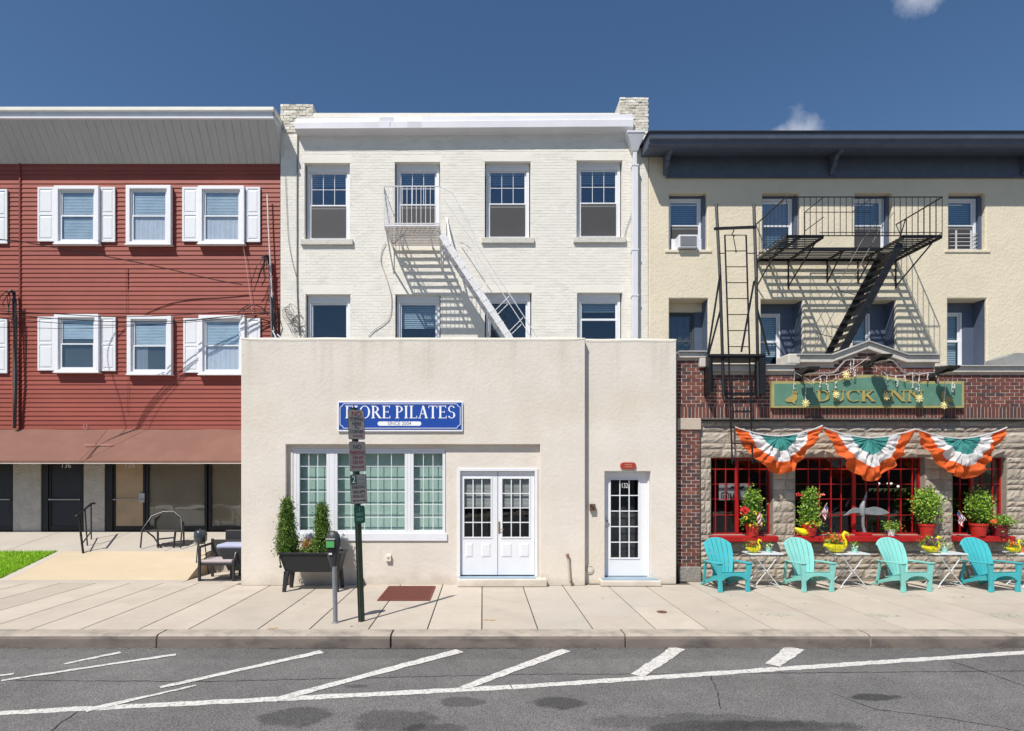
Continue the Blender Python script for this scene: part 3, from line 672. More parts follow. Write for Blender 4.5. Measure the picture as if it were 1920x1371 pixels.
def red_win(pxa, pxb, pya, pyb, fill):
    a, b, c, d = R(pxa, pxb, pya, pyb, RB-.08); y = RB-.14
    w = ring(MB(), a, b, c, d, y, RB-.02, .105, wb=.06, wt=.09).build('window', WT, rb, bevel=.006)
    MB().box(a-.02, b+.02, y-.02, RB-.02, c-.03, c-.001).build('window_sill', WT, w, bevel=.004)
    s = w
    ix0, ix1, iz0, iz1 = a+.106, b-.106, c+.061, d-.091; zs = (iz0+iz1)/2
    ring(MB(), ix0, ix1, iz0, iz1, RB-.095, RB-.03, .035).build('inner_frame', VINYL, w)
    for z0, z1, yy in ((zs-.015, iz1-.036, RB-.068), (iz0+.036, zs+.015, RB-.086)):
        ring(MB(), ix0+.036, ix1-.036, z0, z1, yy, yy+.017, .035).build('sash', VINYL, w); MB().box(ix0+.065, ix1-.065, yy+.008, yy+.011, z0+.03, z1-.03).build('pane', GLR, w)
    # the room behind: shallow dark box
    if fill[0] == 'blind': slats(ix0+.05, ix1-.05, zs, iz1-.05, RB-.042, .04, .040, 1.28).build('blind', mat('bluish_blind', (.64,.72,.76), .7), w)
    if fill[0] == 'half': slats(ix0+.05, ix1-.05, zs+.12, iz1-.05, RB-.042, .04, .040, 1.28).build('blind', MATS['bluish_blind'], w)
    if fill[1] == 'blind': slats(ix0+.05, ix1-.05, iz0+.04, zs, RB-.042, .04, .040, 1.28).build('blind', MATS['bluish_blind'], w)
    if fill[1] == 'curtain': drape(ix0+.04, ix1-.04, iz0+.04, zs, RB-.042, .005, 30, 7).build('curtain', CURT, w)
    if fill[1] == 'sheer': drape(ix0+.06, ix0+(ix1-ix0)*.42, iz0+.05, zs, RB-.042, .004, 14, 5).build('curtain', mat('sheer', (.35,.35,.38), .9), w)
    MB().box(ix0+.03, ix1-.03, RB-.031, RB-.028, iz0+.03, iz1-.03).build('dark_room', mat('room_grey', (.07,.08,.085), .8), w)
for args in ((104,187,350,458,('blind','blind')), (238,322,349,459,('blind','curtain')), (373,459,350,458,('blind','curtain')), (104,187,590,698,('half',None)), (240,323,593,702,('blind','sheer')), (374,460,592,702,('blind','curtain')), (-98,-14,352,460,('blind','blind')), (-98,-14,595,698,('blind','blind'))): red_win(*args)
for args in ((71,102,351,453),(189,216,351,454),(342,372,351,453),(461,488,351,454),(71,102,594,695),(189,217,594,696),(344,373,597,699),(462,488,597,699),(-16,14,355,457),(-16,14,598,700)): shutter(*args)
# awning
ap = 1.1; zo, zi = Z(864,RB-ap), Z(805,RB)
aw = MB(); NJ = 8; nx = 120; xw0, xw1 = xa, X(526,RB)
for i in range(nx):
    a = xw0+(xw1-xw0)*i/nx; b = xw0+(xw1-xw0)*(i+1)/nx
    for j in range(8):
        def P(x, t): return (x, RB-.03-(ap-.03)*t, zi+(zo-zi)*t-(.035+.018*noise.noise(Vector((x*1.7,t*2,0))))*sin(pi*t)*1.2-.012*abs(sin(x*1.31)))
        aw.quad(P(a,j/8),P(b,j/8),P(b,(j+1)/8),P(a,(j+1)/8))
aw.box(xw0, xw1, RB-ap-.012, RB-ap+.012, zo-.05, zo+.0)
awn = aw.build('awning', AWN, rb, smooth=True)
for xs_ in (-10.05,): MB().tube([(xs_, RB-.03-(ap-.03)*t/8-.004, zi+(zo-zi)*t/8-.036*sin(pi*t/8)+.004) for t in range(9)], .0035, 4).build('awning_rib', AWN, awn)
MB().tube([(xw0,RB-ap,zo-.065),(xw1,RB-ap,zo-.065)], .014, 6).build('awning_bar', mat('pale_metal_bar', (.6,.55,.5), .5), awn)
MB().box(X(158,RB-.6)-.0, X(211,RB-.6), RB-.62, RB-.60, Z(834.5,RB-.62), Z(833.4,RB-.62)).build('awning_seam', mat('pale_thread', (.6,.3,.26), .8), awn)
MB().tube([(X(160+4*cos(t*1.3),RB-.06),RB-.06,Z(800+6*sin(t*1.3),RB-.06)) for t in range(6)], .006, 4).build('wire_loop', mat('peach_wire', (.65,.4,.32), .6), rb)
# shopfront under the awning
S0 = .77; zc = zi-.05
holes_s = [(X(a,B),X(b,B),S0,2.95) for a, b in ((-50,22),(74,155),(196,452),)]
STU3 = mat('rough_grey_stucco', (.50,.47,.42), .95, .12, 5, 1.4, 16)
holes_s[2] = (X(196,RB), X(526,RB)-.1, S0-.001, 2.95)
grid_wall(MB(), xa, xb-.002, S0-.02, zb_-.01, RB-.01, .25, [(a,b,S0-.021 ,d) for a,b,c,d in holes_s]).build('ground_floor_wall', STU3, rb)
MB().box(xa, xb, RB+1.5, RB+1.52, S0-.05, 3.1).build('back_room_wall', mat('dim_room', (.05,.045,.04), .9), rb)
MB().box(xa, xb, RB+.0, RB+1.5, S0-.06, S0-.03).build('back_room_floor', MATS['dim_room'], rb)
ALU = mat('dark_anodised_frame', (.016,.016,.018), .4, .1)
STEEL = mat('push_bar_steel', (.55,.55,.55), .35, .1, metal=.8)
def shop_door(pa, pb, fill, nm, lab=None, kick=True):
    a, b = X(pa,RB), X(pb,RB); y = RB+.05; t = 2.95
    d = ring(MB(), a, b, S0, t, y, y+.05, .06, wb=.14 if kick else .05).build('door', ALU, rb, bevel=.004, label=lab)
    MB().box(a+.06, b-.06, y+.02, y+.026, S0+.14 if kick else S0+.05, t-.06).build('door_panel', fill, d)
    MB().tube([(a+.03,y-.05,S0+.86),(b-.03,y-.05,S0+.86)], .016, 8).box(a+.03,a+.06,y-.05,y,S0+.84,S0+.88).box(b-.06,b-.03,y-.05,y,S0+.84,S0+.88).build('push_bar', STEEL, d)
    if nm: text(nm, .19, ((a+b)/2, y+.012, Z(873.5,RB+.05)), mat('number_white', (.7,.7,.68), .5), 'house_number', d)
    return d
TANF = mat('tan_window_film', (.46,.33,.20), .35, .1, 1.2, spec=.5, dirt=((.32,.24,.15), 1.5, .5, .7, .5))
shop_door(-46, 20, mat('blue_black_door', (.022,.024,.032), .45), None, 'blue-black door cut by the left edge')
shop_door(89, 152, MATS['blue_black_door'], '136', 'blue-black door numbered 136')
dC = shop_door(210, 270, TANF, '134', 'tan filmed glass door numbered 134')
MB().box(X(259,RB),X(270,RB),RB+.02,RB+.05,Z(942,RB),Z(925,RB)).build('lock_box', STEEL, dC, bevel=.005)
for a, b in ((74,89),(196,210),(152,155)): MB().box(X(a,RB)+.002, X(b,RB)-.002, RB+.02, RB+.1, S0, 2.95).build('door_jamb', ALU, rb)
for a, b in ((272,387),(390,520)):
    w = ring(MB(), X(a,RB), X(b,RB), S0, 2.95, RB+.03, RB+.1, .07, wb=.14).build('shop_window', ALU, rb, bevel=.004)
    MB().box(X(a,RB)+.07, X(b,RB)-.07, RB+.06, RB+.066, S0+.14, 2.88).build('pane', GLR, w)
    MB().box(X(a,RB)+.07, X(b,RB)-.07, RB+.09, RB+.093, S0+.14, 2.88).build('window_film', TANF, w)
# ================================================================== STUCCO SHOPFRONT
sf = thing('shopfront', 'single-storey pale stucco shopfront with wide gridded window and white double doors', 'building', (-.5, 0, 0))
ZT = Z(634, 0); xl, xm, xr = X(452,0), X(1097,0), X(1268,.15)
rec = (X(536,0), X(1013,0), -.001, Z(833.5,0))
# front skin left (frame round the shallow recess), then the recess wall with its openings
RD = .10
grid_wall(MB(), xl, xm, 0.0, ZT, 0, RD-.002, [(rec[0], rec[1], -1, rec[3])]).build('wall', STUC, sf, bevel=.012)
wo = (X(549,RD), X(836,RD), Z(1006,RD), Z(841,RD)); do = (X(861,RD), X(1004,RD), .17, Z(882,RD))
grid_wall(MB(), xl+.02, xm-.02, 0, ZT-.03, RD, .28, [wo, do]).build('recess_wall', STUC, sf)
d2 = (X(1134,.15), X(1220,.15), .13, Z(884,.15))
grid_wall(MB(), xm-.02, xr, 0, Z(636,.15), .15, .3, [d2]).build('side_wall', STUC, sf, bevel=.012)
# rounded parapet cap
def cap(a, b, y, z):
    n = 40; mb = MB(); rr = random.Random(2)
    pr = [(-.004,-.06),(-.006,-.025),(.02,.01),(.10,.022),(.28,.015),(.34,-.06)]
    rows = []
    for i in range(n+1):
        x = a+(b-a)*i/n; w = .008*noise.noise(Vector((x*1.4,1,2))); e = min(1, min(i, n-i)/1.5)
        rows.append([(x, y+dy, z+dz*(.4+.6*e)+w) for dy, dz in pr])
    for i in range(n):
        for k in range(len(pr)-1): mb.quad(rows[i][k], rows[i+1][k], rows[i+1][k+1], rows[i][k+1])
    for r_ in (rows[0], rows[-1]): mb.add(r_, [list(range(len(r_)))])
    mb.build('parapet_cap', mat('pale_cap', (.68,.63,.55), .85, .06, 1, .4, 20), sf, smooth=True)
cap(xl-.004, xm+.004, 0, ZT+.002); cap(xm+.01, xr+.004, .15, Z(636,.15)+.002)
MB().box(xl, xl+.25, RD+.285, B-.0, 0, ZT-.02).box(xr-.25, xr, .46, B-.0, 0, ZT-.05).build('end_wall', STUC, sf)
MB().box(xl+.25, xr-.25, .5, B-.01, 4.55, 4.7).build('flat_roof', mat('roof_membrane', (.2,.2,.2), .9), sf)
MB().box(xl+.26, xr-.26, B-.3, B-.25, 0, 4.5).box(xl+.26, xr-.26, .5, B-.3, -.02, .02).build('back_wall_inside', mat('plain_room', (.20,.20,.19), .9), sf)
# three-unit window
def casement(pa, pb, nx, nz):
    a, b = X(pa,RD), X(pb,RD); c, d = wo[2]+.07, Z(845,RD); y = RD+.015
    w = ring(MB(), a, b, c, d, y, y+.07, .06).build('window', VINYL, sf, bevel=.005)
    g0, g1, h0, h1 = a+.06, b-.06, c+.06, d-.06
    for i in range(nx):
        for j in range(nz):
            MB().box(g0+(g1-g0)*i/nx+.001, g0+(g1-g0)*(i+1)/nx-.001, y+.034, y+.040, h0+(h1-h0)*j/nz+.001, h0+(h1-h0)*(j+1)/nz-.001).build('pane', glass('greenish_glass', (.90,.95,.94), .05), w)
    mb = MB()
    for i in range(1, nx): x = g0+(g1-g0)*i/nx; mb.box(x-.0065, x+.0065, y+.020, y+.030, h0, h1)
    for j in range(1, nz): z = h0+(h1-h0)*j/nz; mb.box(g0, g1, y+.021, y+.031, z-.0065, z+.0065)
    mb.build('glazing_bars', VINYL, w)
    MB().box(g0-.02, g1+.02, y+.16, y+.162, h0-.02, h1+.02).build('roller_shade', mat('sage_shade', (.50,.59,.54), .8, .03), w)
casement(556, 617, 3, 6); casement(627, 764, 5, 6); casement(770, 835, 3, 6)
wt = MB().box(wo[0]+.002, X(556,RD)-.002, RD+.012, RD+.1, wo[2]+.07, wo[3]-.002); wt.box(wo[0]+.002, wo[1]-.002, RD+.010, RD+.1, Z(845,RD)+.002, wo[3]-.003)
for a, b in ((617,627),(764,770)): wt.box(X(a,RD)+.002, X(b,RD)-.002, RD+.014, RD+.085, wo[2]+.07, Z(845,RD)-.002)
wt.build('window_casing', WHITE, sf)
MB().box(wo[0]-.02, wo[1]+.03, RD-.03, RD+.1, wo[2]-.09, wo[2]+.068).build('window_sill', WHITE, sf, bevel=.006)
# french doors
y = RD+.04
ca = ring(MB(), X(857.5,RD), X(1008,RD), .17, Z(878,RD), RD-.025, RD+.13, .062, wb=.0).build('door_casing', WHITE, sf, bevel=.005)
BLD = mat('white_door_blind', (.6,.6,.58), .7)
def glazed_door(a, b, z0, z1, y, gx0, gx1, gz0, gz1, nx, nz, panels, blind, parent, handle=None, fillm=None):
    d = grid_wall(MB(), a, b, z0, z1, y, .045, [(gx0,gx1,gz0,gz1)]).build('door', WHITE, parent, bevel=.003)
    ring(MB(), gx0-.03, gx1+.03, gz0-.03, gz1+.03, y-.012, y-.001, .03).build('glass_surround', WHITE, d, bevel=.003)
    for i in range(nx):
        for j in range(nz): MB().box(gx0+(gx1-gx0)*i/nx+.001, gx0+(gx1-gx0)*(i+1)/nx-.001, y+.018, y+.023, gz0+(gz1-gz0)*j/nz+.001, gz0+(gz1-gz0)*(j+1)/nz-.001).build('pane', GLD, d)
    mb = MB()
    for i in range(1, nx): x = gx0+(gx1-gx0)*i/nx; mb.box(x-.010, x+.010, y+.002, y+.014, gz0, gz1)
    for j in range(1, nz): z = gz0+(gz1-gz0)*j/nz; mb.box(gx0, gx1, y+.003, y+.0145, z-.010, z+.010)
    mb.build('glazing_bars', WHITE, d)
    for p in panels: MB().hexa([(p[0],y-.001,p[2]),(p[1],y-.001,p[2]),(p[1],y-.001,p[3]),(p[0],y-.001,p[3]),(p[0]+.03,y-.012,p[2]+.03),(p[1]-.03,y-.012,p[2]+.03),(p[1]-.03,y-.012,p[3]-.03),(p[0]+.03,y-.012,p[3]-.03)]).build('raised_panel', WHITE, d)
    if blind: slats(gx0-.01, gx1+.01, gz0+(gz1-gz0)*.5, gz1+.01, y+.06, .028, .027, 1.15).build('blind', BLD, d)
    return d
zz0, zz1 = .2, Z(884,RD)
for a, b, g0, g1, pn in ((X(863.5,RD), X(933,RD), 870.5, 920, ((873,887),(902,920))), (X(934,RD), X(1002,RD), 942, 992, ((940,960),(974,992)))):
    d = glazed_door(a, b, zz0, zz1, y, X(g0,y), X(g1,y), Z(1007,y), Z(898,y), 3, 4, [(X(p,y),X(q,y),Z(1045,y),Z(1018,y)) for p,q in pn], True, sf)
    if g0 > 930:
        MB().box(X(936,y)-.018, X(936,y)+.018, y-.012, y-.001, Z(1000,y), Z(978,y)).tube([(X(936,y),y-.012,Z(992,y)),(X(936,y),y-.05,Z(992,y)),(X(944,y),y-.055,Z(993,y))], .009, 6).build('handle', mat('brass', (.55,.42,.2), .35, .1, metal=.9), d)
MB().box(xl+1, xr-1, 1.6, 1.62, 0, 3).build('room_partition', mat('dark_room_wall', (.028,.028,.03), .9), sf)
for i, px in enumerate((885, 905, 955, 975)):
    drape(X(px,.6), X(px+9,.6), .4, 2.2, .6, .03, 12, 3).build('curtain', mat('olive_curtain', (.12,.13,.05), .9), sf)
# steps
MB().box(X(858,-.05), X(1025,-.05), -.16, .235, .002, .165).build('door_step', STUC, sf, bevel=.02)
MB().box(X(861,RD), X(1004,RD), -.12, .3, .166, .175).build('threshold', mat('blue_grey_paint', (.25,.33,.40), .6), sf)
MB().box(X(1125,0), X(1237,0), -.12, .50, .002, .125).build('door_step', STUC, sf, bevel=.02)
MB().prism([(X(1127,0)+.02,.126),(X(1236,0)-.02,.126),(X(1236,0)-.02,.136),(X(1127,0)+.02,.136)], -.09, .4).build('door_mat', MATS['blue_grey_paint'], sf)
# single door 132
y2 = .30
ring(MB(), d2[0]+.001, d2[1]-.001, d2[2], d2[3]-.001, y2-.03, y2+.1, .03, wb=0).build('door_frame', WHITE, sf)
dd = glazed_door(d2[0]+.032, d2[1]-.032, .15, d2[3]-.033, y2, X(1145,y2), X(1197,y2), Z(1046,y2), Z(900,y2), 3, 5, [], False, sf)
text('132', .15, (X(1171,y2), y2-.004, Z(911,y2)), mat('number_white', (.7,.7,.68), .5), 'house_number', dd, ext=.001, sx=.68)
MB().box(X(1145,y2), X(1197,y2), y2+.3, y2+.31, .4, 2.4).build('dark_curtain', mat('dark_hall', (.06,.065,.075), .8), dd)
MB().ball((d2[0]+.075, y2-.05, Z(976,y2)), .028, 8).tube([(d2[0]+.075,y2-.04,Z(976,y2)),(d2[0]+.075,y2+.005,Z(976,y2))], .012, 6).build('knob', mat('black_metal', (.02,.02,.02), .3), dd)
MB().tube([(d2[0]+.075,y2-.02,Z(988,y2)),(d2[0]+.075,y2+.005,Z(988,y2))], .022, 10).build('deadbolt', STEEL, dd)
# thin stucco strip down the joint between front and side wall
MB().box(xm+.002, xm+.02, .135, .149, .0, ZT-.15).build('joint_strip', STUC, sf)
# fittings
b = thing('outlet_box', 'small square white outlet box on the stucco under the wide shop window', 'outlet box', (X(730,RD), RD, Z(1046,RD)))
MB().box(X(723,RD-.05), X(733,RD-.05), RD-.06, RD-.001, Z(1052,RD), Z(1040,RD)).build('cover', mat('ivory_plastic', (.7,.66,.56), .5), b, bevel=.006)
MB().box(X(726,RD-.06), X(730,RD-.06), RD-.066, RD-.061, Z(1047,RD), Z(1044,RD)).build('socket_lid', mat('grey_plastic', (.3,.3,.29), .5), b)
b = thing('intercom', 'small rusty brown intercom box left of the door numbered 132', 'intercom', (X(1111,.15), .15, Z(952,.15)))
MB().box(X(1106,.1), X(1116,.1), .07, .149, Z(958,.1), Z(945,.1)).build('housing', mat('brown_metal', (.13,.075,.05), .6, .2, 20), b, bevel=.006)
MB().tube([(X(1112,.06),.055,Z(952,.06)),(X(1112,.06),.069,Z(952,.06))], .022, 10).box(X(1107,.06),X(1110,.06),.06,.069,Z(950,.06),Z(947,.06)).build('button', mat('dark_metal', (.04,.035,.03), .5), b)
PC = mat('stucco_painted_pipe', (.46,.41,.35), .8, .15, 14)
b = thing('vent_pipe', 'short crooked paint-smeared standpipe against the stucco between the two doorways', 'pipe', (X(1068,-.05), -.05, 0))
MB().tube([(X(1069,-.05),-.05,.0),(X(1067,-.05),-.05,.3),(X(1066,-.05),-.05,.52),(X(1064,-.05),-.06,.62)], [.03,.024,.022,.02], 8).build('stem', PC, b, smooth=True)
MB().tube([(X(1064,-.05),-.06,.60),(X(1064,-.05),-.06,.67)], .034, 8).build('collar', mat('rust_pipe', (.25,.15,.1), .8, .2, 20), b)
MB().tube([(X(1069,-.05),-.05,.08),(X(1071,-.05),-.055,.14)], .032, 8).build('joint', MATS['rust_pipe'], b)
b = thing('round_vent', 'round stuccoed pipe ring low on the wall beside the vertical corner groove', 'vent', (X(1106,.15), .15, Z(1068,.15)))
c = (X(1106,.12), .12, Z(1068,.12)); mb = MB(); mb.tube([(c[0]+.075*cos(t*pi/8), .135, c[2]+.085*sin(t*pi/8)) for t in range(17)], .012, 6); mb.build('rim', STUC, b, smooth=True)
MB().tube([(c[0],.12,c[2]),(c[0],.149,c[2])], .06, 14).build('plug', STUC, b)
# ---------------------------------------------------------------- serif lettering from strokes
def glyph(ch):
    """list of quads in a unit-high letter; returns quads, advance"""
    Q = []; T = .15; t = .055
    def rect(x0, z0, x1, z1): Q.append([(x0,z0),(x1,z0),(x1,z1),(x0,z1)])
    def stem(x, w=T, lo=1, hi=1):
        rect(x, 0, x+w, 1)
        if lo: rect(x-.08, 0, x+w+.08, .05)
        if hi: rect(x-.08, .95, x+w+.08, 1)
    def line(a, b, w):
        d = Vector((b[0]-a[0], b[1]-a[1])); 
        h = w/2*d.length/abs(d.y) if abs(d.y) > .01 else 0
        Q.append([(a[0]-h,a[1]),(a[0]+h,a[1]),(b[0]+h,b[1]),(b[0]-h,b[1])])
    def arc(cx, cz, rx, rz, a0, a1, wt=T, wn=t, n=14):
        P = []
        for i in range(n+1):
            a = radians(a0+(a1-a0)*i/n); w = wn+(wt-wn)*abs(cos(a))**1.3
            P.append(((cx+rx*cos(a), cz+rz*sin(a)), (cx+(rx-w)*cos(a), cz+(rz-wn-(w-wn)*.1)*sin(a))))
        for p, q in zip(P, P[1:]): Q.append([p[0], q[0], q[1], p[1]])
    if ch == ' ': return [], .3
    if ch == 'I': stem(.1); return Q, .42
    if ch in 'FE':
        stem(.1); rect(.25,.95,.62,1); rect(.25,.48,.52,.53); rect(.59,.82,.64,1.0); rect(.49,.42,.53,.6)
        if ch == 'E': rect(.25,0,.66,.05); rect(.63,0,.68,.2)
        return Q, .76 if ch == 'E' else .72
    if ch == 'L': stem(.1); rect(.25,0,.62,.05); rect(.59,0,.64,.2); return Q, .72
    if ch == 'T': rect(.28,0,.28+T,1); rect(.2,0,.51,.05); rect(.02,.95,.69,1); rect(.0,.8,.05,1); rect(.66,.8,.71,1); return Q, .78
    if ch == 'O': arc(.45,.5,.43,.51,0,360,n=32); return Q, .96
    if ch == 'D': stem(.1); arc(.25,.5,.56,.5,-90,90); return Q, .92
    if ch in 'PR':
        stem(.1); arc(.25,.73,.38,.27,-90,90)
        if ch == 'R': line((.74,0),(.40,.48),.15); rect(.64,0,.86,.05); return Q, .88
        return Q, .72
    if ch == 'A': line((.12,0),(.40,1),.06); line((.68,0),(.40,1),.15); rect(.0,0,.24,.05); rect(.54,0,.80,.05); rect(.22,.33,.6,.38); return Q, .84
    if ch == 'S': arc(.32,.745,.27,.265,20,270,T*.8,t); arc(.32,.26,.30,.27,-160,90,T,t); return Q, .68
    if ch == 'U': rect(.1,.3,.25,1); rect(.02,.95,.33,1); rect(.62,.3,.68,1); rect(.54,.95,.76,1); arc(.39,.32,.29,.33,180,360,.13,.06); return Q, .82
    if ch == 'C': arc(.46,.5,.43,.51,50,310,n=24); rect(.68,.74,.73,1.0); return Q, .84
    if ch == 'K': stem(.1); line((.27,.42),(.66,.97),.07); line((.74,0),(.38,.57),.16); rect(.52,.95,.78,1); rect(.6,0,.86,.05); return Q, .88
    if ch == 'N': stem(.1,.06,1,0); rect(.0,.95,.2,1); line((.74,0),(.16,1),.17); rect(.71,0,.77,1); rect(.62,.95,.86,1); return Q, .92
    return [], .5
def serif(s, x0, x1, z0, h, y, th, m, name, parent, each=False):
    tot = sum(glyph(c)[1] for c in s); k = (x1-x0)/tot; x = x0; mb = MB(); i = 0
    for c in s:
        q, adv = glyph(c)
        if each: mb = MB(); i = 0
        for p in q:
            mb.prism([(x+a*k, z0+b*h) for a, b in p], y-th-.00025*(i % 9), y); i += 1
        if each and q: mb.build(name, m, parent)
        x += adv*k
    if not each: mb.build(name, m, parent)
# blue shop sign
sa, sb, sc, sd_ = R(633.5, 867.5, 753.5, 809, -.03)
sg = thing('shop_sign', 'long blue shop sign with white serif lettering above the wide window', 'sign', ((sa+sb)/2, -.03, sc))
BLUE = mat('sign_blue', (.018,.07,.34), .35, .05, 3); SW = mat('sign_white', (.85,.86,.9), .4, .02)
MB().box(sa, sb, -.038, -.002, sc, sd_).build('backboard', SW, sg, bevel=.003)
MB().box(sa+.022, sb-.022, -.043, -.0385, sc+.035, sd_-.015).build('face', BLUE, sg)
ln = MB(); a, b, c, d = sa+.05, sb-.05, sc+.065, sd_-.045; k = .035; w = .011
P_ = [(a,c+2*k),(a+k,c+1.5*k),(a+1.5*k,c+k),(a+2*k,c),(b-2*k,c),(b-1.5*k,c+k),(b-k,c+1.5*k),(b,c+2*k),(b,d-2*k),(b-k,d-1.5*k),(b-1.5*k,d-k),(b-2*k,d),(a+2*k,d),(a+1.5*k,d-k),(a+k,d-1.5*k),(a,d-2*k)]
for p, q in zip(P_, P_[1:]+P_[:1]): ln.bar((p[0],-.0455,p[1]), (q[0],-.0455,q[1]), w)
ln.build('border_line', SW, sg)
serif('FIORE PILATES', X(647,-.04), X(855,-.04), Z(784.5,-.04), Z(761,-.04)-Z(784.5,-.04), -.0435, .004, SW, 'letter', sg, each=True)
pa, pb, pc, pd = R(708, 790, 790.5, 798.5, -.04); r = (pd-pc)/2
pl = []
for i in range(9): t = -pi/2+pi*i/8; pl.append((pb-r+r*cos(t), pc+r+r*sin(t)))
for i in range(9): t = pi/2+pi*i/8; pl.append((pa+r+r*cos(t), pc+r+r*sin(t)))
MB().prism(pl, -.0475, -.0435).build('plaque', SW, sg)
text('SINCE 2004', .105, ((pa+pb)/2, -.0485, (pc+pd)/2), mat('print_grey', (.12,.12,.16), .5), 'small_lettering', sg, ext=.0005, sx=.95)
# red oval sign above door 132
oa, ob, oc, od = R(1163, 1193, 867, 880, .12)
os_ = thing('oval_plaque', 'small oval red plaque above the door numbered 132', 'sign', ((oa+ob)/2, .12, oc))
r = (od-oc)/2; 
def stad(a, b, c, d):
    r = (d-c)/2; return [(b-r+r*cos(-pi/2+pi*i/8), c+r+r*sin(-pi/2+pi*i/8)) for i in range(9)]+[(a+r+r*cos(pi/2+pi*i/8), c+r+r*sin(pi/2+pi*i/8)) for i in range(9)]
MB().prism(stad(oa,ob,oc,od), .12, .149).build('backing', mat('plaque_rim', (.40,.10,.07), .5), os_)
MB().prism(stad(oa+.015,ob-.015,oc+.012,od-.012), .115, .1195).build('face', mat('plaque_red', (.38,.045,.03), .5, .1, 20), os_)
mbx = MB(); 
for i, zz in enumerate((.045,.09)): mbx.box(oa+.09, ob-.09, .112, .1147, oc+zz, oc+zz+.018)
mbx.build('worn_text_line', mat('faded_gold', (.45,.2,.12), .6), os_)
# ================================================================== CREAM BUILDING WITH THE BRICK AND STONE PUB FRONT
db = thing('pub_building', 'cream stucco building with a dark blue cornice over a brick and stone pub front', 'building', (9, .5, 0))
K = .42; KS = .5
ux0, ux1 = X(1216,B), 15.5
uw = [R(1255,1326,362,470,B), R(1430,1500,362,470,B), R(1603,1673,362,470,B), R(1779,1848,362,470,B)]
lw = [R(1255,1328,560,690,B), R(1427,1505,562,690,B), R(1600,1680,562,690,B), R(1777,1850,560,690,B)]
ct = Z(295,B)
grid_wall(MB(), ux0, ux1, 4.1, ct+.3, B, .6, uw+lw).build('upper_wall', STUC2, db, bevel=.03)
MB().box(ux0+.05, ux1, B+1.2, B+6, 3, ct+.2).build('rear_block', STUC2, db)
BLUEP = mat('blue_grey_trim', (.085,.11,.165), .5, .08, 4)
for i, h in enumerate(uw):
    y = B+.2
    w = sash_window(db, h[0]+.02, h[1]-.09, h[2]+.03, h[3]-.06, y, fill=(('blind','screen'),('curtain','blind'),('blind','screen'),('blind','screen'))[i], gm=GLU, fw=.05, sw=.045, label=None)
    MB().box(h[0]+.001, h[1]-.001, y-.02, y+.08, h[3]-.055, h[3]-.002).box(h[1]-.085, h[1]-.002, y-.08, y+.08, h[2]+.03, h[3]-.06).build('blue_casing', BLUEP, w)
    MB().box(h[0]-.12, h[1]+.12, B-.025, B+.15, h[2]-.06, h[2]+.02).build('rough_sill', STUC2, db, bevel=.015)
for i, h in enumerate(lw):
    y = B+.42; rev = .36
    ww = (X(1310,y)-X(1258,y)) if i == 0 else .68
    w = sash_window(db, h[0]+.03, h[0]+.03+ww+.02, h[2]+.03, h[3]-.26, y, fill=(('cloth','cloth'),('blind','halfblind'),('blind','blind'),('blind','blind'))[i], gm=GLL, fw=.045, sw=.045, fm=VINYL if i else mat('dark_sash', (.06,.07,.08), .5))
    MB().box(h[0]+.001, h[1]-.001, y-.01, y+.1, h[3]-.255, h[3]-.002).build('blue_head', BLUEP if i else STUC2, w)
    MB().box(h[0]+.03+ww+.025, h[1]-.015, y-.02, y+.1, h[2], h[3]-.26).box(h[1]-.014, h[1]-.002, B+.06, y+.1, h[2], h[3]-.003).build('blue_reveal', BLUEP, w)
# cornice
P_ = .75; zs = ct; lx = ux0-.20
zf = Z(272,B-P_); zt_ = Z(249,B-P_)
mb = MB().exx([(B-.02,zs),(B-P_+.1,zf-.01),(B-P_+.08,zf+.02),(B-P_+.03,zf+.05),(B-P_+.02,zf+.12),(B-P_-.03,zf+.15),(B-P_-.05,zt_-.05),(B-P_-.05,zt_-.02),(B+.4,zt_+.05),(B+.4,zs)], lx, ux1)
mb.build('cornice', NAVY, db)
MB().exx([(B-P_-.08,zt_-.018),(B-P_-.08,zt_+.012),(B+.4,zt_+.09),(B+.4,zt_+.055)], lx-.04, ux1).build('roofing_edge', mat('tar_edge', (.02,.02,.022), .7, .3, 12), db)
zfz = Z(335,B)
MB().box(X(1250,B), ux1, B-.05, B+.001, zfz+.03, zs-.001).build('frieze', NAVY, db)
MB().box(X(1248,B), ux1, B-.075, B+.001, zfz, zfz+.029).build('frieze_moulding', NAVY, db, bevel=.01)
for px in (1253, 1569, 1935):
    x = X(px, B-.3); pr = [(B-.05,zs-.005),(B-.52,zs+.0),(B-.53,zs-.08),(B-.46,zs-.14),(B-.34,zs-.15),(B-.27,zs-.22),(B-.26,zs-.30),(B-.17,zs-.36),(B-.15,zs-.45),(B-.09,zfz+.06),(B-.05,zfz+.06)]
    MB().exx([(a, b-(.0 if i > 1 else .06*0)) for i, (a, b) in enumerate(pr)], x-.06, x+.06).build('bracket', NAVY, db, bevel=.01)
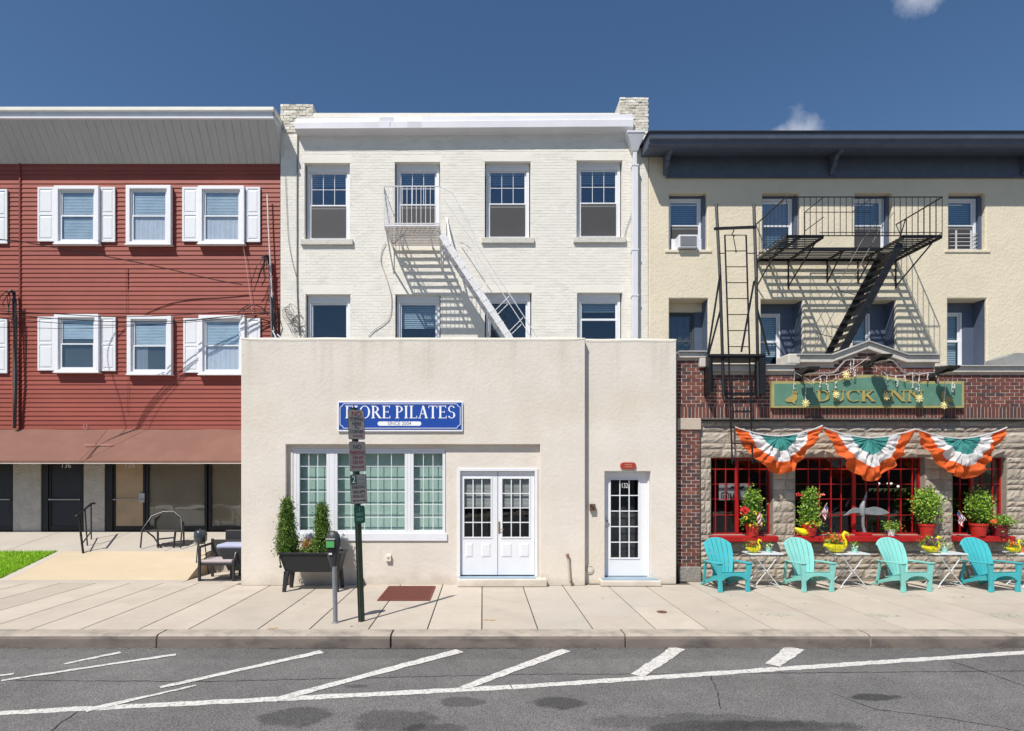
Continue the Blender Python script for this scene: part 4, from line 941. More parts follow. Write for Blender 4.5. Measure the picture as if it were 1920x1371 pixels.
# ---- ground floor front
ax0, ax1 = X(1268,K)+.02, 15.5
zsold = (Z(784,K), Z(763,K)); zbr0 = zsold[1]+.004
def topline(x):
    px = VX+x*F/(DIST+K)
    if px < 1320: return Z(672,K)
    if px < 1487: return Z(697,K)
    if px < 1555: return Z(681,K)
    if px < 1622: return Z(681-(px-1555)*25/67,K)
    if px < 1695: return Z(656+(px-1622)*25/73,K)
    if px < 1753: return Z(681,K)
    return Z(699,K)
xs = [ax0]+[X(p,K) for p in (1320,1320.01,1487,1487.01,1555,1622,1695,1753,1753.01)]+[ax1]
poly = [(ax0, zsold[0]-.0)]+[(x, topline(x+ (1e-4 if i % 2 == 0 else -1e-4))) for i, x in enumerate(xs)]+[(ax1, zsold[0])]
pts = [(ax0, zsold[0])]
for a, b in ((None,1320),(1320,1487),(1487,1555),(1555,1622),(1622,1695),(1695,1753),(1753,None)):
    xa_ = ax0 if a is None else X(a,K); xb_ = ax1 if b is None else X(b,K)
    pts += [(xa_, topline(xa_+.002)), (xb_, topline(xb_-.002))]
pts.append((ax1, zsold[0]))
q = [pts[0]]
for p in pts[1:]:
    if (Vector(p)-Vector(q[-1])).length > .001: q.append(p)
MB().prism(q, K, K+.30).build('brick_backing', MORTB, db)
BW = (6,2.5,3,1.6,.35)
brick_face(db, ax0, ax1, zbr0, Z(656,K)+.05, K, [], BR, bl=.205, ch=.0775, j=.016, proud=.007, jit=.003, n_parts=190, wts=BW, near=lambda b: b[0]+(1 if b[2] > 5 else 0)*0, keep=lambda x, z: z < topline(x)-.05)
sol = [MB().add([(0,0,0),(1,0,0),(1,0,1),(0,0,1),(0,1,0),(1,1,0),(1,1,1),(0,1,1)], [(0,1,2,3),(0,4,5,1),(1,5,6,2),(2,6,7,3),(3,7,4,0)]).mesh('soldier_brick', m) for m in BR]
x = ax0; rr = random.Random(4)
while x < 12.3:
    place(sol[rr.choices(range(5), BW)[0]], 'soldier_brick', db, (x, K-.009-rr.uniform(0,.004), zsold[0]+.006), scale=(.060, .014, zsold[1]-zsold[0]-.012)); x += .078
# pillar
pz = (Z(1062,K), Z(806,K))
pxb = X(1312,K)
MB().box(ax0, pxb, K, K+.35, pz[0], pz[1]).build('pillar_core', MORTB, db)
brick_face(db, ax0, pxb, pz[0]+.004, pz[1], K, [], BR, bl=.205, ch=.0775, j=.016, proud=.007, jit=.003, n_parts=300, wts=(4,1,6,3,.3))
# side of the pillar towards the stone
MB().box(ax0, X(1314,K), K-.03, K+.3, pz[1]+.002, zsold[0]-.004).build('pillar_capstone', mat('tan_capstone', (.52,.43,.35), .85, .08, 5, .4, 30), db, bevel=.01)
MB().box(ax0+.03, X(1314,K), K-.04, K+.3, 0, pz[0]-.003).build('pillar_base', mat('pillar_base_stone', (.27,.25,.23), .9, .15, 7, 1.2, 18), db, bevel=.02)
# shelf over the stonework
MB().exx([(K-.05,zsold[0]-.035),(K-.055,zsold[0]-.012),(K-.03,zsold[0]-.002),(K+.2,zsold[0]-.002),(K+.2,zsold[0]-.04)], X(1316,K), ax1).build('ledge', mat('dark_weathered_ledge', (.16,.14,.125), .85, .2, 6, .5, 30), db)
# copings
def coping(pa, pb, za, zb_, thick=.15, over=.07, nm='coping'):
    xa_, xb_ = (X(pa,K) if pa else ax0), (X(pb,K) if pb else ax1)
    w = MB().hexa([(xa_,K-over,za),(xb_,K-over,zb_),(xb_,K+.4,zb_),(xa_,K+.4,za),(xa_,K-over,za+thick),(xb_,K-over,zb_+thick),(xb_,K+.4,zb_+thick),(xa_,K+.4,za+thick)]).build(nm, COPE, db, bevel=.012)
    MB().hexa([(xa_,K-over-.05,za+thick+.001),(xb_,K-over-.05,zb_+thick+.001),(xb_,K+.42,zb_+thick+.001),(xa_,K+.42,za+thick+.001),(xa_,K-over-.05,za+thick+.022),(xb_,K-over-.05,zb_+thick+.022),(xb_,K+.42,zb_+thick+.022),(xa_,K+.42,za+thick+.022)]).build('coping_flashing', mat('lead_flashing', (.42,.41,.40), .6, .12, 5), w)
coping(None, 1322, Z(672,K), Z(672,K), .12); coping(1322.5, 1487, Z(697,K), Z(697,K), .12)
MB().box(X(1312,K)-.03, X(1330,K), K-.1, K+.4, Z(690,K), Z(673,K)).build('coping_block', COPE, db, bevel=.02)
MB().box(X(1487,K)-.16, X(1487,K)+.1, K-.12, K+.4, Z(697,K)+.14, Z(665,K)).build('gable_kneeler', COPE, db, bevel=.03)
for a, b, c, d in ((1487.5,1555,681,681),(1555,1622,681,656),(1622,1695,656,681),(1695,1756,681,681)): coping(a, b, Z(c,K), Z(d,K), .15, .09)
coping(1757, None, Z(699,K), Z(699,K), .12)
MB().prism([(X(1892,K),Z(686,K)),(X(2000,K),Z(686,K)),(X(2000,K),Z(662,K)),(X(1912,K),Z(660,K)),(X(1893,K),Z(668,K))], K+.1, K+.6).build('corner_stone', mat('grey_block', (.28,.28,.27), .9), db)
MB().box(ax0, ax1, K+.31, B, 4.2, 4.3).build('flat_roof', MATS['roof_membrane'], db)
# ---- stone wall with windows
WX = [(X(1333,KS), X(1449,KS)), (X(1491,KS), X(1734,KS)), (X(1786,KS), X(1887,KS))]
wz0, wz1 = Z(1003,KS), Z(858,KS)
sx0 = X(1312,KS)
sth = [(a, b, wz0, wz1) for a, b in WX]
grid_wall(MB(), sx0-.1, ax1, 0, zsold[0]-.05, KS, .3, sth).build('stone_backing', MORT, db)
def rock(x0, x1, z0, z1, seed, face=.032):
    """one rock-faced stone: chamfered edge, uneven bulging face"""
    rr = random.Random(seed); nx = max(3, min(7, int((x1-x0)/.07)+2)); nz = 3 if z1-z0 < .18 else 4; mb = MB(); vs = []
    w, h = x1-x0, z1-z0
    for j in range(nz+1):
        for i in range(nx+1):
            e = (i in (0,nx)) or (j in (0,nz))
            x = w*(i/nx)+(0 if e else rr.uniform(-.012,.012)); z = h*(j/nz)+(0 if e else rr.uniform(-.010,.010))
            if e: x += rr.uniform(-.003,.003); z += rr.uniform(-.003,.003)
            y = -.006 if e else -face*rr.uniform(.45,1.15)
            vs.append((x,y,z))
    fs = []
    for j in range(nz):
        for i in range(nx):
            a = j*(nx+1)+i; fs.append((a,a+1,a+nx+2,a+nx+1))
    mb.add(vs, fs)
    per = [i for i in range(nx+1)]+[(j)*(nx+1)+nx for j in range(1,nz+1)]+[nz*(nx+1)+i for i in range(nx-1,-1,-1)]+[j*(nx+1) for j in range(nz-1,0,-1)]
    b = len(mb.v); mb.v += [(vs[p][0], .004, vs[p][2]) for p in per]
    for k in range(len(per)): mb.f.append([per[k], b+k, b+(k+1)%len(per), per[(k+1)%len(per)]]); mb.m.append(0)
    return mb
def stones(x0, x1, rows, seed, lens=(.25,.62), off=(0,0,0), jt=.017):
    rr = random.Random(seed)
    for za, zb2 in rows:
        x = x0
        while x < x1-.02:
            l = rr.uniform(*lens); 
            if x1-(x+l) < lens[0]*.6: l = x1-x
            o = rock(0, min(l, x1-x)-jt, 0, zb2-za-jt, rr.random()).build('stone', STONE[rr.choices((0,1,2,3),(3,3,2,2))[0]], None)
            o.parent = db; o.location = Vector((x+jt/2, KS, za+jt/2))-db.location; x += l
def rowz(*py): return [(Z(b,KS), Z(a,KS)) for a, b in zip(py, py[1:])]
stones(sx0+.0, 12.3, rowz(789, 800, 810.5), 31, (.32,.7)); stones(sx0, 12.3, rowz(810.5, 831), 5, (.35,.8)); stones(sx0, 12.3, rowz(831, 842, 857.5), 6, (.3,.6))
pil = rowz(858, 879, 899, 919, 939, 960, 981, 1003)
stones(sx0, WX[0][0], pil, 8, (.11,.16)); stones(WX[0][1], WX[1][0], pil, 9, (.16,.32)); stones(WX[1][1], WX[2][0], pil, 10, (.2,.4)); stones(WX[2][1], 12.3, rowz(858,868,879,899,909,919,940,950,960,981,992,1003), 12, (.18,.5))
stones(sx0, 12.3, rowz(1016, 1034), 14, (.3,.6)); stones(sx0, 12.3, rowz(1034, 1043, 1057), 15, (.28,.55)); stones(sx0, 12.3, rowz(1057, 1067, 1085), 16, (.3,.6))
# red sill
sills_ = MB().box(WX[0][0]-.02, WX[0][1]+.02, KS-.17, KS+.2, Z(1016,KS-.1), wz0-.01)
SILL_Z = wz0-.01
for a, b in WX: MB().box(a-.03, b+.03, KS-.19, KS+.25, SILL_Z-.12, SILL_Z).build('window_ledge', REDP, db, bevel=.012)
stones(sx0, WX[0][0]-.03, rowz(1003,1016), 17, (.2,.3)); stones(WX[0][1]+.03, WX[1][0]-.03, rowz(1003,1016), 18, (.2,.3)); stones(WX[1][1]+.03, WX[2][0]-.03, rowz(1003,1016), 19, (.2,.3)); stones(WX[2][1]+.03, 12.3, rowz(1003,1016), 20, (.3,.5))
YW = KS+.13
def pub_window(ax, bx, cols, thick, rows=(859,879.5,908,936,966,1001)):
    w = ring(MB(), ax+.002, bx-.002, wz0, wz1-.002, YW, YW+.08, .028).build('window', REDP, db)
    zz = [Z(p,YW) for p in rows]; xx = [X(p,YW) for p in cols]
    bars = MB(); th = MB()
    for i, x_ in enumerate(xx[1:-1]):
        wd = .035 if cols[i+1] in thick else .0068
        (th if wd > .02 else bars).box(x_-wd, x_+wd, YW+.005 if wd < .02 else YW-.01, YW+.045, wz0+.035, wz1-.036)
    for k, z_ in enumerate(zz[1:-1]):
        wd = .014 if k == 0 else .0062
        bars.box(ax+.037, bx-.037, YW+.008, YW+.042, z_-wd, z_+wd)
    bars.build('glazing_bars', REDP, w)
    if th.v: th.build('mullion', REDP, w)
    for i in range(len(xx)-1):
        for j in range(len(zz)-1):
            MB().box(max(xx[i],ax+.03)+.001, min(xx[i+1],bx-.03)-.001, YW+.022, YW+.027, max(zz[j+1],wz0+.03)+.001, min(zz[j],wz1-.03)-.001).build('pane', GLD, w)
    return w
pw1 = pub_window(*WX[0], (1337,1342,1361,1381.5,1405,1425,1446), (1381.5,))
pw2 = pub_window(*WX[1], (1494,1516,1537,1559,1578,1601,1624.5,1647,1667.5,1690,1711.5,1731), (1601,))
pw3 = pub_window(*WX[2], (1789,1801,1822,1841,1862,1884), (1822,))
# dim room behind
PR = mat('pub_room', (.028,.018,.015), .8, .3)
MB().box(sx0, ax1, 3.2, 3.25, 0, 3.2).box(sx0, ax1, .82, 3.2, .25, .3).box(sx0, ax1, .81, 3.2, 3.15, 3.2).box(sx0, sx0+.05, .82, 3.2, .3, 3.15).box(ax1-.05, ax1, .82, 3.2, .3, 3.15).build('pub_interior', PR, db)
# posters and neon behind the glass
def poster(a, b, c, d, y, col, nm):
    return MB().box(X(a,y), X(b,y), y, y+.004, Z(d,y), Z(c,y)).build(nm, mat(nm, col, .6), pw1 if a < 1450 else (pw2 if a < 1740 else pw3))
y = YW+.09
poster(1348,1404,906.5,938,y,(.42,.44,.47),'pale_poster')
INK = mat('poster_ink', (.02,.02,.03), .5); PRED = mat('poster_red', (.3,.03,.03), .5)
def mark(pts, m, nm='printed_mark'): MB().prism([(X(p,y), Z(q,y)) for p, q in pts], y-.003, y-.001).build(nm, m, pw1)
mark([(1366,917),(1372,911.5),(1378,912),(1374,914),(1380,913),(1384,915),(1392,911),(1396,912.5),(1390,918.5),(1376,916)], INK)
mark([(1352,936),(1352,925),(1355,923),(1364,923),(1367,926),(1367,936),(1365.5,936),(1365.5,927),(1363,925),(1356,925),(1353.5,927),(1353.5,936)], INK)
mark([(1355,928),(1357,928),(1357,936),(1355,936)], INK); mark([(1358.5,928),(1363.5,928),(1363.5,936),(1358.5,936)], PRED)
mark([(1368,925),(1370,925),(1373,934),(1374.5,925),(1376,925),(1378,937),(1368.5,938)], INK)
poster(1863,1881,949,978,y,(.62,.66,.72),'menu_sheet')
NEON = bpy.data.materials.new('neon_red'); NEON.use_nodes = True; NEON.node_tree.nodes['Principled BSDF'].inputs['Emission Color'].default_value = (1,.05,.02,1); NEON.node_tree.nodes['Principled BSDF'].inputs['Emission Strength'].default_value = 1.2
NEON2 = NEON.copy(); NEON2.name = 'neon_green'; NEON2.node_tree.nodes['Principled BSDF'].inputs['Emission Color'].default_value = (.45,.7,.1,1); NEON2.node_tree.nodes['Principled BSDF'].inputs['Emission Strength'].default_value = .08
# faint letters of the lit signs inside; lines only, nothing added to them
text('the', .13, (X(1499,y+.05), y+.05, Z(927,y+.05)), NEON, 'neon_lettering', pw2)
zz = Z(927,y+.05); MB().tube([(X(1531+k*1.2,y+.05), y+.05, zz+.02*sin(k*1.9)) for k in range(14)], .012, 5).build('neon_tube', NEON, pw2)
GL = MB()
for k in range(22):
    a = X(1630+k*3.2, 1.6); GL.box(a, a+.02, 1.6, 1.62, Z(922,1.6)+.03*(k % 3), Z(916,1.6))
GL.build('green_light_string', NEON2, db)
lm = MB()
for px, py in ((1648,907),(1665,907),(1671,907),(1684,912)): lm.ball((X(px,2.2),2.2,Z(py,2.2)), .03, 8)
WL = NEON.copy(); WL.name = 'bulb_white'; WL.node_tree.nodes['Principled BSDF'].inputs['Emission Color'].default_value = (1,.95,.85,1); WL.node_tree.nodes['Principled BSDF'].inputs['Emission Strength'].default_value = 1.5
lm.build('interior_bulb', WL, db)
# bar furniture silhouettes in the room
mb = MB(); mb.box(5.6, 10, 2.4, 2.8, .3, 1.35)
for x_ in (6.2, 6.9, 7.6, 8.4, 9.2): mb.lathe([(.17,1.0),(.17,1.05)], (x_,2.1,0), 10); mb.tube([(x_,2.1,.3),(x_,2.1,1.0)], .03, 6)
mb.build('bar_counter', mat('bar_wood', (.06,.03,.015), .4), db)
# ================================================================== FIRE ESCAPES
def pt(px, py, y): return Vector((X(px,y), y, Z(py,y)))
def rod(mb, a, b, r=.009, n=5): return mb.tube([a, b], r, n)
# ---- white one
fe = thing('fire_escape', 'white-painted iron balcony and stair on the off-white brick wall', 'fire escape', (-1.7, 2.7, 8.4))
yo = 2.08; zf = 8.40; fx0, fx1 = -2.42, -1.05
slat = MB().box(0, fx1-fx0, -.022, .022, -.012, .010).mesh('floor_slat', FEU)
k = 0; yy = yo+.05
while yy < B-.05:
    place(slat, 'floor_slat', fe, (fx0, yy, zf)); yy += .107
f = MB()
for x in (fx0+.03, fx0+.28, fx1-.28, fx1-.03): f.box(x-.02, x+.02, yo, B+.01, zf-.06, zf-.009)
f.box(fx0, fx1, yo-.012, yo, zf-.03, zf+.01); f.build('platform_frame', FEW, fe)
for x in (fx0+.03, fx1-.03):
    b = MB(); b.bar((x,yo+.25,zf-.07), (x,B-.0,zf-.62), .035); b.bar((x,B-.02,zf-.07), (x,B-.02,zf-.68), .035); b.build('bracket', FEW, fe)
rl = MB(); zt = zf+.95
for z in (zt, zf+.04):
    rod(rl, (fx0,yo,z), (fx1-.0,yo,z), .016); rod(rl, (fx0,yo,z), (fx0,B,z), .013)
n = 12
for i in range(n+1): x = fx0+(fx1-fx0)*i/n; rod(rl, (x,yo,zf), (x,yo,zt), .0085)
for i in range(1,10): y = yo+(B-yo)*i/10; rod(rl, (fx0,y,zf), (fx0,y,zt), .007)
rl.bar((fx0,yo,zt), (fx0+.02,yo+.9,zf+.25), .03); rl.bar((fx0+.02,yo+.85,zf+.32), (fx0+.02,B-.2,zf), .05)
rl.build('railing', FEW, fe)
rl = MB(); rl.bar((-.96,B-.02,9.15), (-.78,B-.5,7.95), .04); rod(rl, (-.98,B-.02,9.2), (-.98,B-.02,8.4), .01); rl.build('brace', FEW, fe)
# stair
def stair(parent, xa, za, xb, zb, ys, m, sw=.16, pitch=.25, inner=None):
    for y in ys:
        d = Vector((xb-xa, 0, zb-za)).normalized(); nrm = Vector((-d.z, 0, d.x))*sw/2
        p = [Vector((xa,y,za)), Vector((xb,y,zb))]
        mb = MB().hexa([tuple(q+s) for q, s in ((p[0]-nrm, Vector((0,-.01,0))),(p[1]-nrm, Vector((0,-.01,0))),(p[1]-nrm, Vector((0,.01,0))),(p[0]-nrm, Vector((0,.01,0))),(p[0]+nrm, Vector((0,-.01,0))),(p[1]+nrm, Vector((0,-.01,0))),(p[1]+nrm, Vector((0,.01,0))),(p[0]+nrm, Vector((0,.01,0))))])
        k = int(abs(za-zb)/pitch)
        for i in range(1, k):
            t = i/k; c = p[0].lerp(p[1], t)
            for s in (-.03, .03): mb.box(c.x+s-.012, c.x+s+.012, y-.022, y-.011, c.z-.012+s*.6, c.z+.012+s*.6)
        mb.build('stringer', m, parent)
    k = int(abs(za-zb)/pitch)
    for i in range(1, k):
        t = i/k; x = xa+(xb-xa)*t; z = za+(zb-za)*t; mb = MB()
        for s in (-.10, -.05, 0, .05, .10): mb.box(x+s-.017, x+s+.017, ys[0]+.011, ys[1]-.011, z-.016, z+.006)
        mb.build('tread', m, parent)
a = pt(828,440,2.15); b = pt(957,636,2.15); d = (b-a)
e = a+d*((4.72-a.z)/d.z)
stair(fe, a.x, a.z, e.x, e.z, (2.15, 2.80), FEW)
hr = MB(); rr2 = .013
for yv, off in ((2.15,0),(2.80,.0)):
    o1 = Vector((.42+off,0,.42)); p = [pt(825,350,yv) if yv < 2.5 else pt(832,372,yv)]
    c = a+d*.28; p += [Vector((a.x+.28,yv,9.22 if yv < 2.5 else 9.0)), Vector((c.x+.32,yv,c.z+.75)), Vector((c.x+.38,yv,c.z+.5)), Vector((e.x+.42,yv,e.z+.42))]
    hr.tube(p, .011, 5)
for t in (.55, .70, .86):
    c = a+d*t*((e-a).length/d.length); 
    for yv in (2.15, 2.80): rod(hr, (c.x,yv,c.z), (c.x+.40,yv,c.z+.40+.0), .010)
hr.build('handrail', FEW, fe)
gn = MB(); gn.tube([pt(858,455,2.8), pt(872,457,2.8), pt(884,468,2.8), pt(894,490,2.8), pt(905,515,2.8), pt(915,542,2.8), pt(910,550,2.8)], .014, 5); gn.build('gooseneck_rail', FEW, fe)
# ---- black one
be = thing('fire_escape', 'black iron balcony and steep stair on the cream wall above the pub sign', 'fire escape', (9, 2.7, 8.05))
zf = 8.05; yo = B-1.55; ym = B-.74; bx0, bx1 = 7.30, 11.05; zt = zf+.93
def slatsx(x0, x1, y0, y1):
    me = MB().box(0, x1-x0, -.021, .021, -.010, .008).mesh('floor_slat', BLK); y = y1-.04
    while y > y0+.02: place(me, 'floor_slat', be, (x0, y, zf)); y -= .107
slatsx(bx0, 8.2, yo, ym); slatsx(10.1, bx1, yo, ym); slatsx(bx0, bx1, ym-.02, B-.02)
f = MB()
for x, y0 in ((bx0+.02,yo),(bx0+.32,yo),(8.18,yo),(bx1-.02,yo),(bx1-.25,yo),(10.12,yo),(9.2,ym)): f.box(x-.022, x+.022, y0, B+.01, zf-.065, zf-.008)
for x0, x1, y in ((bx0,8.2,yo),(10.1,bx1,yo),(8.2,10.1,ym-.04),(bx0,bx1,B-.03)): f.box(x0, x1, y, y+.018, zf-.05, zf+.02)
f.build('platform_frame', BLK, be)
for x, y0 in ((bx0+.02,yo+.3),(8.16,yo+.3),(9.2,ym+.1),(10.02,ym+.1),(bx1-.02,yo+.3)):
    b = MB(); b.bar((x,y0,zf-.07), (x,B-.03,zf-.72 if y0 < ym else zf-.6), .026); b.bar((x,B-.02,zf-.07), (x,B-.02,zf-.78 if y0 < ym else zf-.62), .03); b.build('bracket', BLK, be)
rl = MB()
rod(rl, (bx0,yo,zt), (bx1,yo,zt), .014); rod(rl, (bx0,yo,zf+.0), (bx1,yo,zf+.0), .014); rod(rl, (8.1,yo,zf+.08), (bx1,yo,zf+.08), .010)
for x in (bx0, bx1): rod(rl, (x,yo,zt), (x,B,zt), .018); rod(rl, (x,yo,zf+.06), (x,B,zf+.06), .012)
n = 26
for i in range(n+1): x = bx0+(bx1-bx0)*i/n; rod(rl, (x,yo,zf-.01), (x,yo,zt), .0085)
for x in (bx0, bx1):
    for i in range(1,8): y = yo+(B-yo)*i/8; rod(rl, (x,y,zf), (x,y,zt), .0085)
rod(rl, (8.2,ym,zt-.0), (8.2,yo,zt), .011); rod(rl, (8.2,ym,zf), (8.2,ym,zt), .010); rod(rl, (9.4,ym,zt), (9.4,yo,zt), .010); rod(rl, (8.2,ym,zt-.0), (9.9,ym,zt-.0), .010); rod(rl, (8.2,ym,zf+.45), (8.2,yo,zf+.45), .010)
rl.bar((bx1,yo+1.2,zt-.0), (bx1+.02,B-.1,zf+.5), .02)
rl.build('railing', BLK, be)
a = pt(1688,456,1.98); b = pt(1590,640,1.98); d = b-a; e = a+d*((4.33-a.z)/d.z)
stair(be, a.x, a.z, e.x, e.z, (1.98, 2.62), BLK, sw=.17, pitch=.19)
hr = MB()
for yv, dx in ((1.98,-.62),(2.62,-.62)):
    hr.tube([Vector((a.x-.15,yv,zt-.3)), Vector((a.x-.5,yv,zf+.2)), Vector((e.x+dx*.8,yv,e.z+.45))], .010, 5)
    for t in (.3,.6): c = a.lerp(e, t); rod(hr, (c.x,yv,c.z), (c.x-.52,yv,c.z+.12), .009)
hr.build('handrail', BLK, be)
# ---- drop ladder in its frame on the pub front
dl = thing('drop_ladder', 'black iron drop ladder in its tall frame standing over the pub brickwork', 'ladder', (5.4, .2, 4.7))
yl = .18
for p, q in ((1343,1357),(1413.5,1422)):
    MB().tube([pt(p,383,yl+.35), pt((p+q)/2,520,yl+.15), pt(q,745,yl)], .032, 6).build('guide_post', BLK, dl)
MB().bar(pt(1339,429,yl+.27), pt(1417,426,yl+.27), .05).build('head_bar', BLK, dl)
tp = pt(1359,441,yl+.2), pt(1373,869,yl-.02), pt(1399,441,yl+.2), pt(1411,869,yl-.02)
for a, b in ((tp[0],tp[1]),(tp[2],tp[3])): MB().bar(a, b, .026).build('ladder_rail', BLK, dl)
for i in range(15):
    t = i/14.2; MB().tube([tp[0].lerp(tp[1],t), tp[2].lerp(tp[3],t)], .010, 6).build('rung', BLK, dl)
hk = MB(); hk.tube([pt(1376,431,yl+.2), pt(1374,437,yl+.2), pt(1372,440,yl+.2), pt(1375,443,yl+.2), pt(1379,441,yl+.2)], .012, 5); rod(hk, pt(1375,443,yl+.2), pt(1380,471,yl+.2), .009); hk.ball(pt(1380,472,yl+.2), .02, 6)
for x0, x1, py in ((1345,1358,475),(1400,1417,475)): rod(hk, pt(x0,py,yl+.2), pt(x1,py,yl+.2), .011)
hk.build('counterweight_hook', BLK, dl)
zp = Z(667,yl)
mb = MB(); xa_, xb_ = X(1340,yl), X(1424,yl)
mb.box(xa_-.15, xb_+.12, yl-.03, yl+.02, zp-.02, zp+.03); mb.box(xa_-.15, xb_+.12, K-.06, K-.03, zp-.25, zp-.21)
for s in (xa_-.12, xb_+.10): mb.box(s-.02, s+.02, yl-.02, K+.3, zp-.05, zp-.01); mb.bar((s,yl,zp-.03), (s,K-.04,zp-.78), .03); mb.box(s-.02, s+.02, K-.07, K-.02, zp-.85, zp-.05)
[mb.box(xa_-.1, xb_+.08, yl+.03+.075*k, yl+.075+.075*k, zp-.04, zp+.01) for k in range(8)]
mb.box(xa_-.14, xa_-.10, K-.32, K-.03, zp-.80, zp-.05); mb.box(xb_-.02, xb_+.10, K-.30, K-.05, zp-.82, zp-.05)
mb.build('support_bracket', BLK, dl)
mb = MB()
for p, q, r_, s_ in ((1350,515,1327,664),(1352,577,1329,664),(1414,527,1390,660),(1420,581,1442,666)): mb.bar(pt(p,q,yl+.12), pt(r_,s_,yl+.1), .032)
mb.build('diagonal_brace', BLK, dl)
mb = MB()
for p in (1334, 1424): mb.box(X(p,K-.1)-.018, X(p,K-.1)+.018, K-.12, K-.07, Z(735,K-.1), Z(672,K-.1))
mb.box(X(1355,K-.1), X(1421,K-.1), K-.1, K-.06, Z(741,K-.1), Z(736,K-.1)); mb.build('lower_frame', BLK, dl)
# ================================================================== PUB SIGN, LAMPS, LIGHT STRING
GOLD = mat('sign_gold', (.40,.31,.10), .5, .12, 8); SGRN = mat('sign_green', (.105,.225,.16), .6, .12, 3, dirt=((.15,.35,.28), 5, .5, .8, .5)); OLV = mat('sign_border_olive', (.36,.33,.14), .55, .1, 6)
ys = K-.09
def signpoly(ins=0):
    a, b = X(1447,ys)+ins, X(1808,ys)-ins; z0, z1 = Z(765,ys)+ins, Z(715,ys)-ins; za = Z(703,ys)-ins
    P = [(a,z0),(b,z0),(b,z1)]; c0, c1 = X(1722,ys)-ins*.3, X(1542,ys)+ins*.3; n = 24
    for i in range(n+1):
        t = i/n; x = c0+(c1-c0)*t; P.append((x, z1+(za-z1)*(.5-.5*cos(2*pi*t))**.8))
    P.append((a,z1)); return P
ps = thing('pub_sign', 'long green and gold carved sign with a raised arch on the brickwork', 'sign', (X(1628,ys), ys, Z(765,ys)))
MB().prism(signpoly(0), ys, K-.02).build('board', OLV, ps, bevel=.006)
MB().prism(signpoly(.055), ys-.004, ys-.0005).build('face', SGRN, ps)
zL = Z(753,ys); hL = Z(732,ys)-zL
serif('DUCK', X(1529,ys), X(1641,ys), zL, hL, ys-.0045, .022, GOLD, 'letter', ps, True)
serif('INN', X(1652,ys), X(1732,ys), zL, hL, ys-.0045, .022, GOLD, 'letter', ps, True)
def duck(px0, flip):
    pts = [(0,18),(3,21),(13,21),(16,24),(20,24),(18,21),(22,17),(23,9),(21,5),(24,2.6),(20,1),(18,-1),(15,0),(14.5,4),(15,8),(8,12)]
    q = [(X(px0+(p if not flip else 24-p),ys), Z(733+b*1.0,ys)) for p, b in pts]
    MB().prism(q, ys-.022, ys-.0045).build('duck_emblem', GOLD, ps)
duck(1471, False); duck(1763, True)
# lamps + conduit
cd = thing('sign_lights', 'three black floodlights on a bent grey conduit over the green and gold sign', 'floodlights', (X(1640,.3), .35, Z(700,.35)))
yc = K-.05
MB().tube([pt(1505,701,yc),pt(1558,700,yc),pt(1566,697,yc),pt(1584,677,yc),pt(1590,675,yc),pt(1668,675,yc),pt(1675,677,yc),pt(1695,699,yc),pt(1703,701,yc),pt(1752,700,yc),pt(1760,693,yc)], .018, 6).build('conduit', mat('grey_conduit', (.35,.32,.30), .5, .1, metal=.3), cd)
for px, py in ((1508,695),(1641,672),(1764,693)):
    c = pt(px, py, K-.30)
    hd = MB().hexa([(c.x-.10,K-.62,c.z-.02),(c.x+.14,K-.62,c.z-.02),(c.x+.14,K-.30,c.z-.10),(c.x-.10,K-.30,c.z-.10),(c.x-.10,K-.64,c.z+.03),(c.x+.14,K-.64,c.z+.03),(c.x+.14,K-.30,c.z+.04),(c.x-.10,K-.30,c.z+.04)]).build('lamp_head', mat('lamp_black', (.03,.028,.026), .6, .2, 20), cd, bevel=.008)
    MB().box(c.x-.07, c.x+.11, K-.6, K-.33, c.z-.103, c.z-.098).build('lens', mat('lamp_lens', (.3,.3,.28), .2), hd)
    MB().tube([(c.x,K-.30,c.z),(c.x,K-.02,c.z-.05)], .02, 6).box(c.x-.08,c.x+.08,K-.1,K-.02,c.z-.14,c.z-.02).ball((c.x+.03,K-.14,c.z-.1), .05, 8).build('arm', MATS['lamp_black'], hd)
isl = thing('light_string', 'white icicle light string with yellow star ornaments hanging over the green pub sign', 'string lights', (X(1640,.2), .25, Z(715,.25)))
WW = mat('white_wire', (.75,.72,.70), .5); yi = K-.16
mains = [(1489,706),(1490,699),(1500,703),(1520,715),(1545,702),(1548,704),(1567,703),(1590,694),(1600,690),(1622,675),(1628,671)], [(1632,676),(1645,690),(1664,703),(1680,705),(1700,704),(1712,698),(1722,703),(1740,700),(1756,699),(1757,706)]
mb = MB()
def hair(p, j=1.2):
    q = []
    for i in range(len(p)-1):
        for k in range(3): t = k/3; q.append(pt(p[i][0]+(p[i+1][0]-p[i][0])*t+random.uniform(-j,j)*.4, p[i][1]+(p[i+1][1]-p[i][1])*t+random.uniform(-j,j)*.5, yi+random.uniform(-.02,.02)))
    q.append(pt(p[-1][0], p[-1][1], yi)); mb.tube(q, .0055, 4)
for m_ in mains: hair(m_)
drops = [(1489,706,730),(1524,712,735),(1538,706,726),(1551,706,722),(1553,722,735),(1567,703,728),(1595,678,700),(1601,672,708),(1603,690,706),(1664,703,732),(1680,704,714),(1683,712,725),(1696,703,715),(1712,700,728),(1718,728,731),(1724,704,735),(1740,700,712),(1757,700,722),(1786,712,735),(1790,720,728),(1511,715,752),(1771,712,752)]
for x, a, b in drops:
    hair([(x,a),(x+random.uniform(-2,2),(a+b)/2),(x+random.uniform(-2,2),b)], .9)
    for k in range(3): mb.ball(pt(x+random.uniform(-1.5,1.5), a+(b-a)*(k+.8)/3, yi-.01), .014, 5)
mb.build('wire', WW, isl)
STY = mat('star_yellow', (.85,.72,.33), .5)
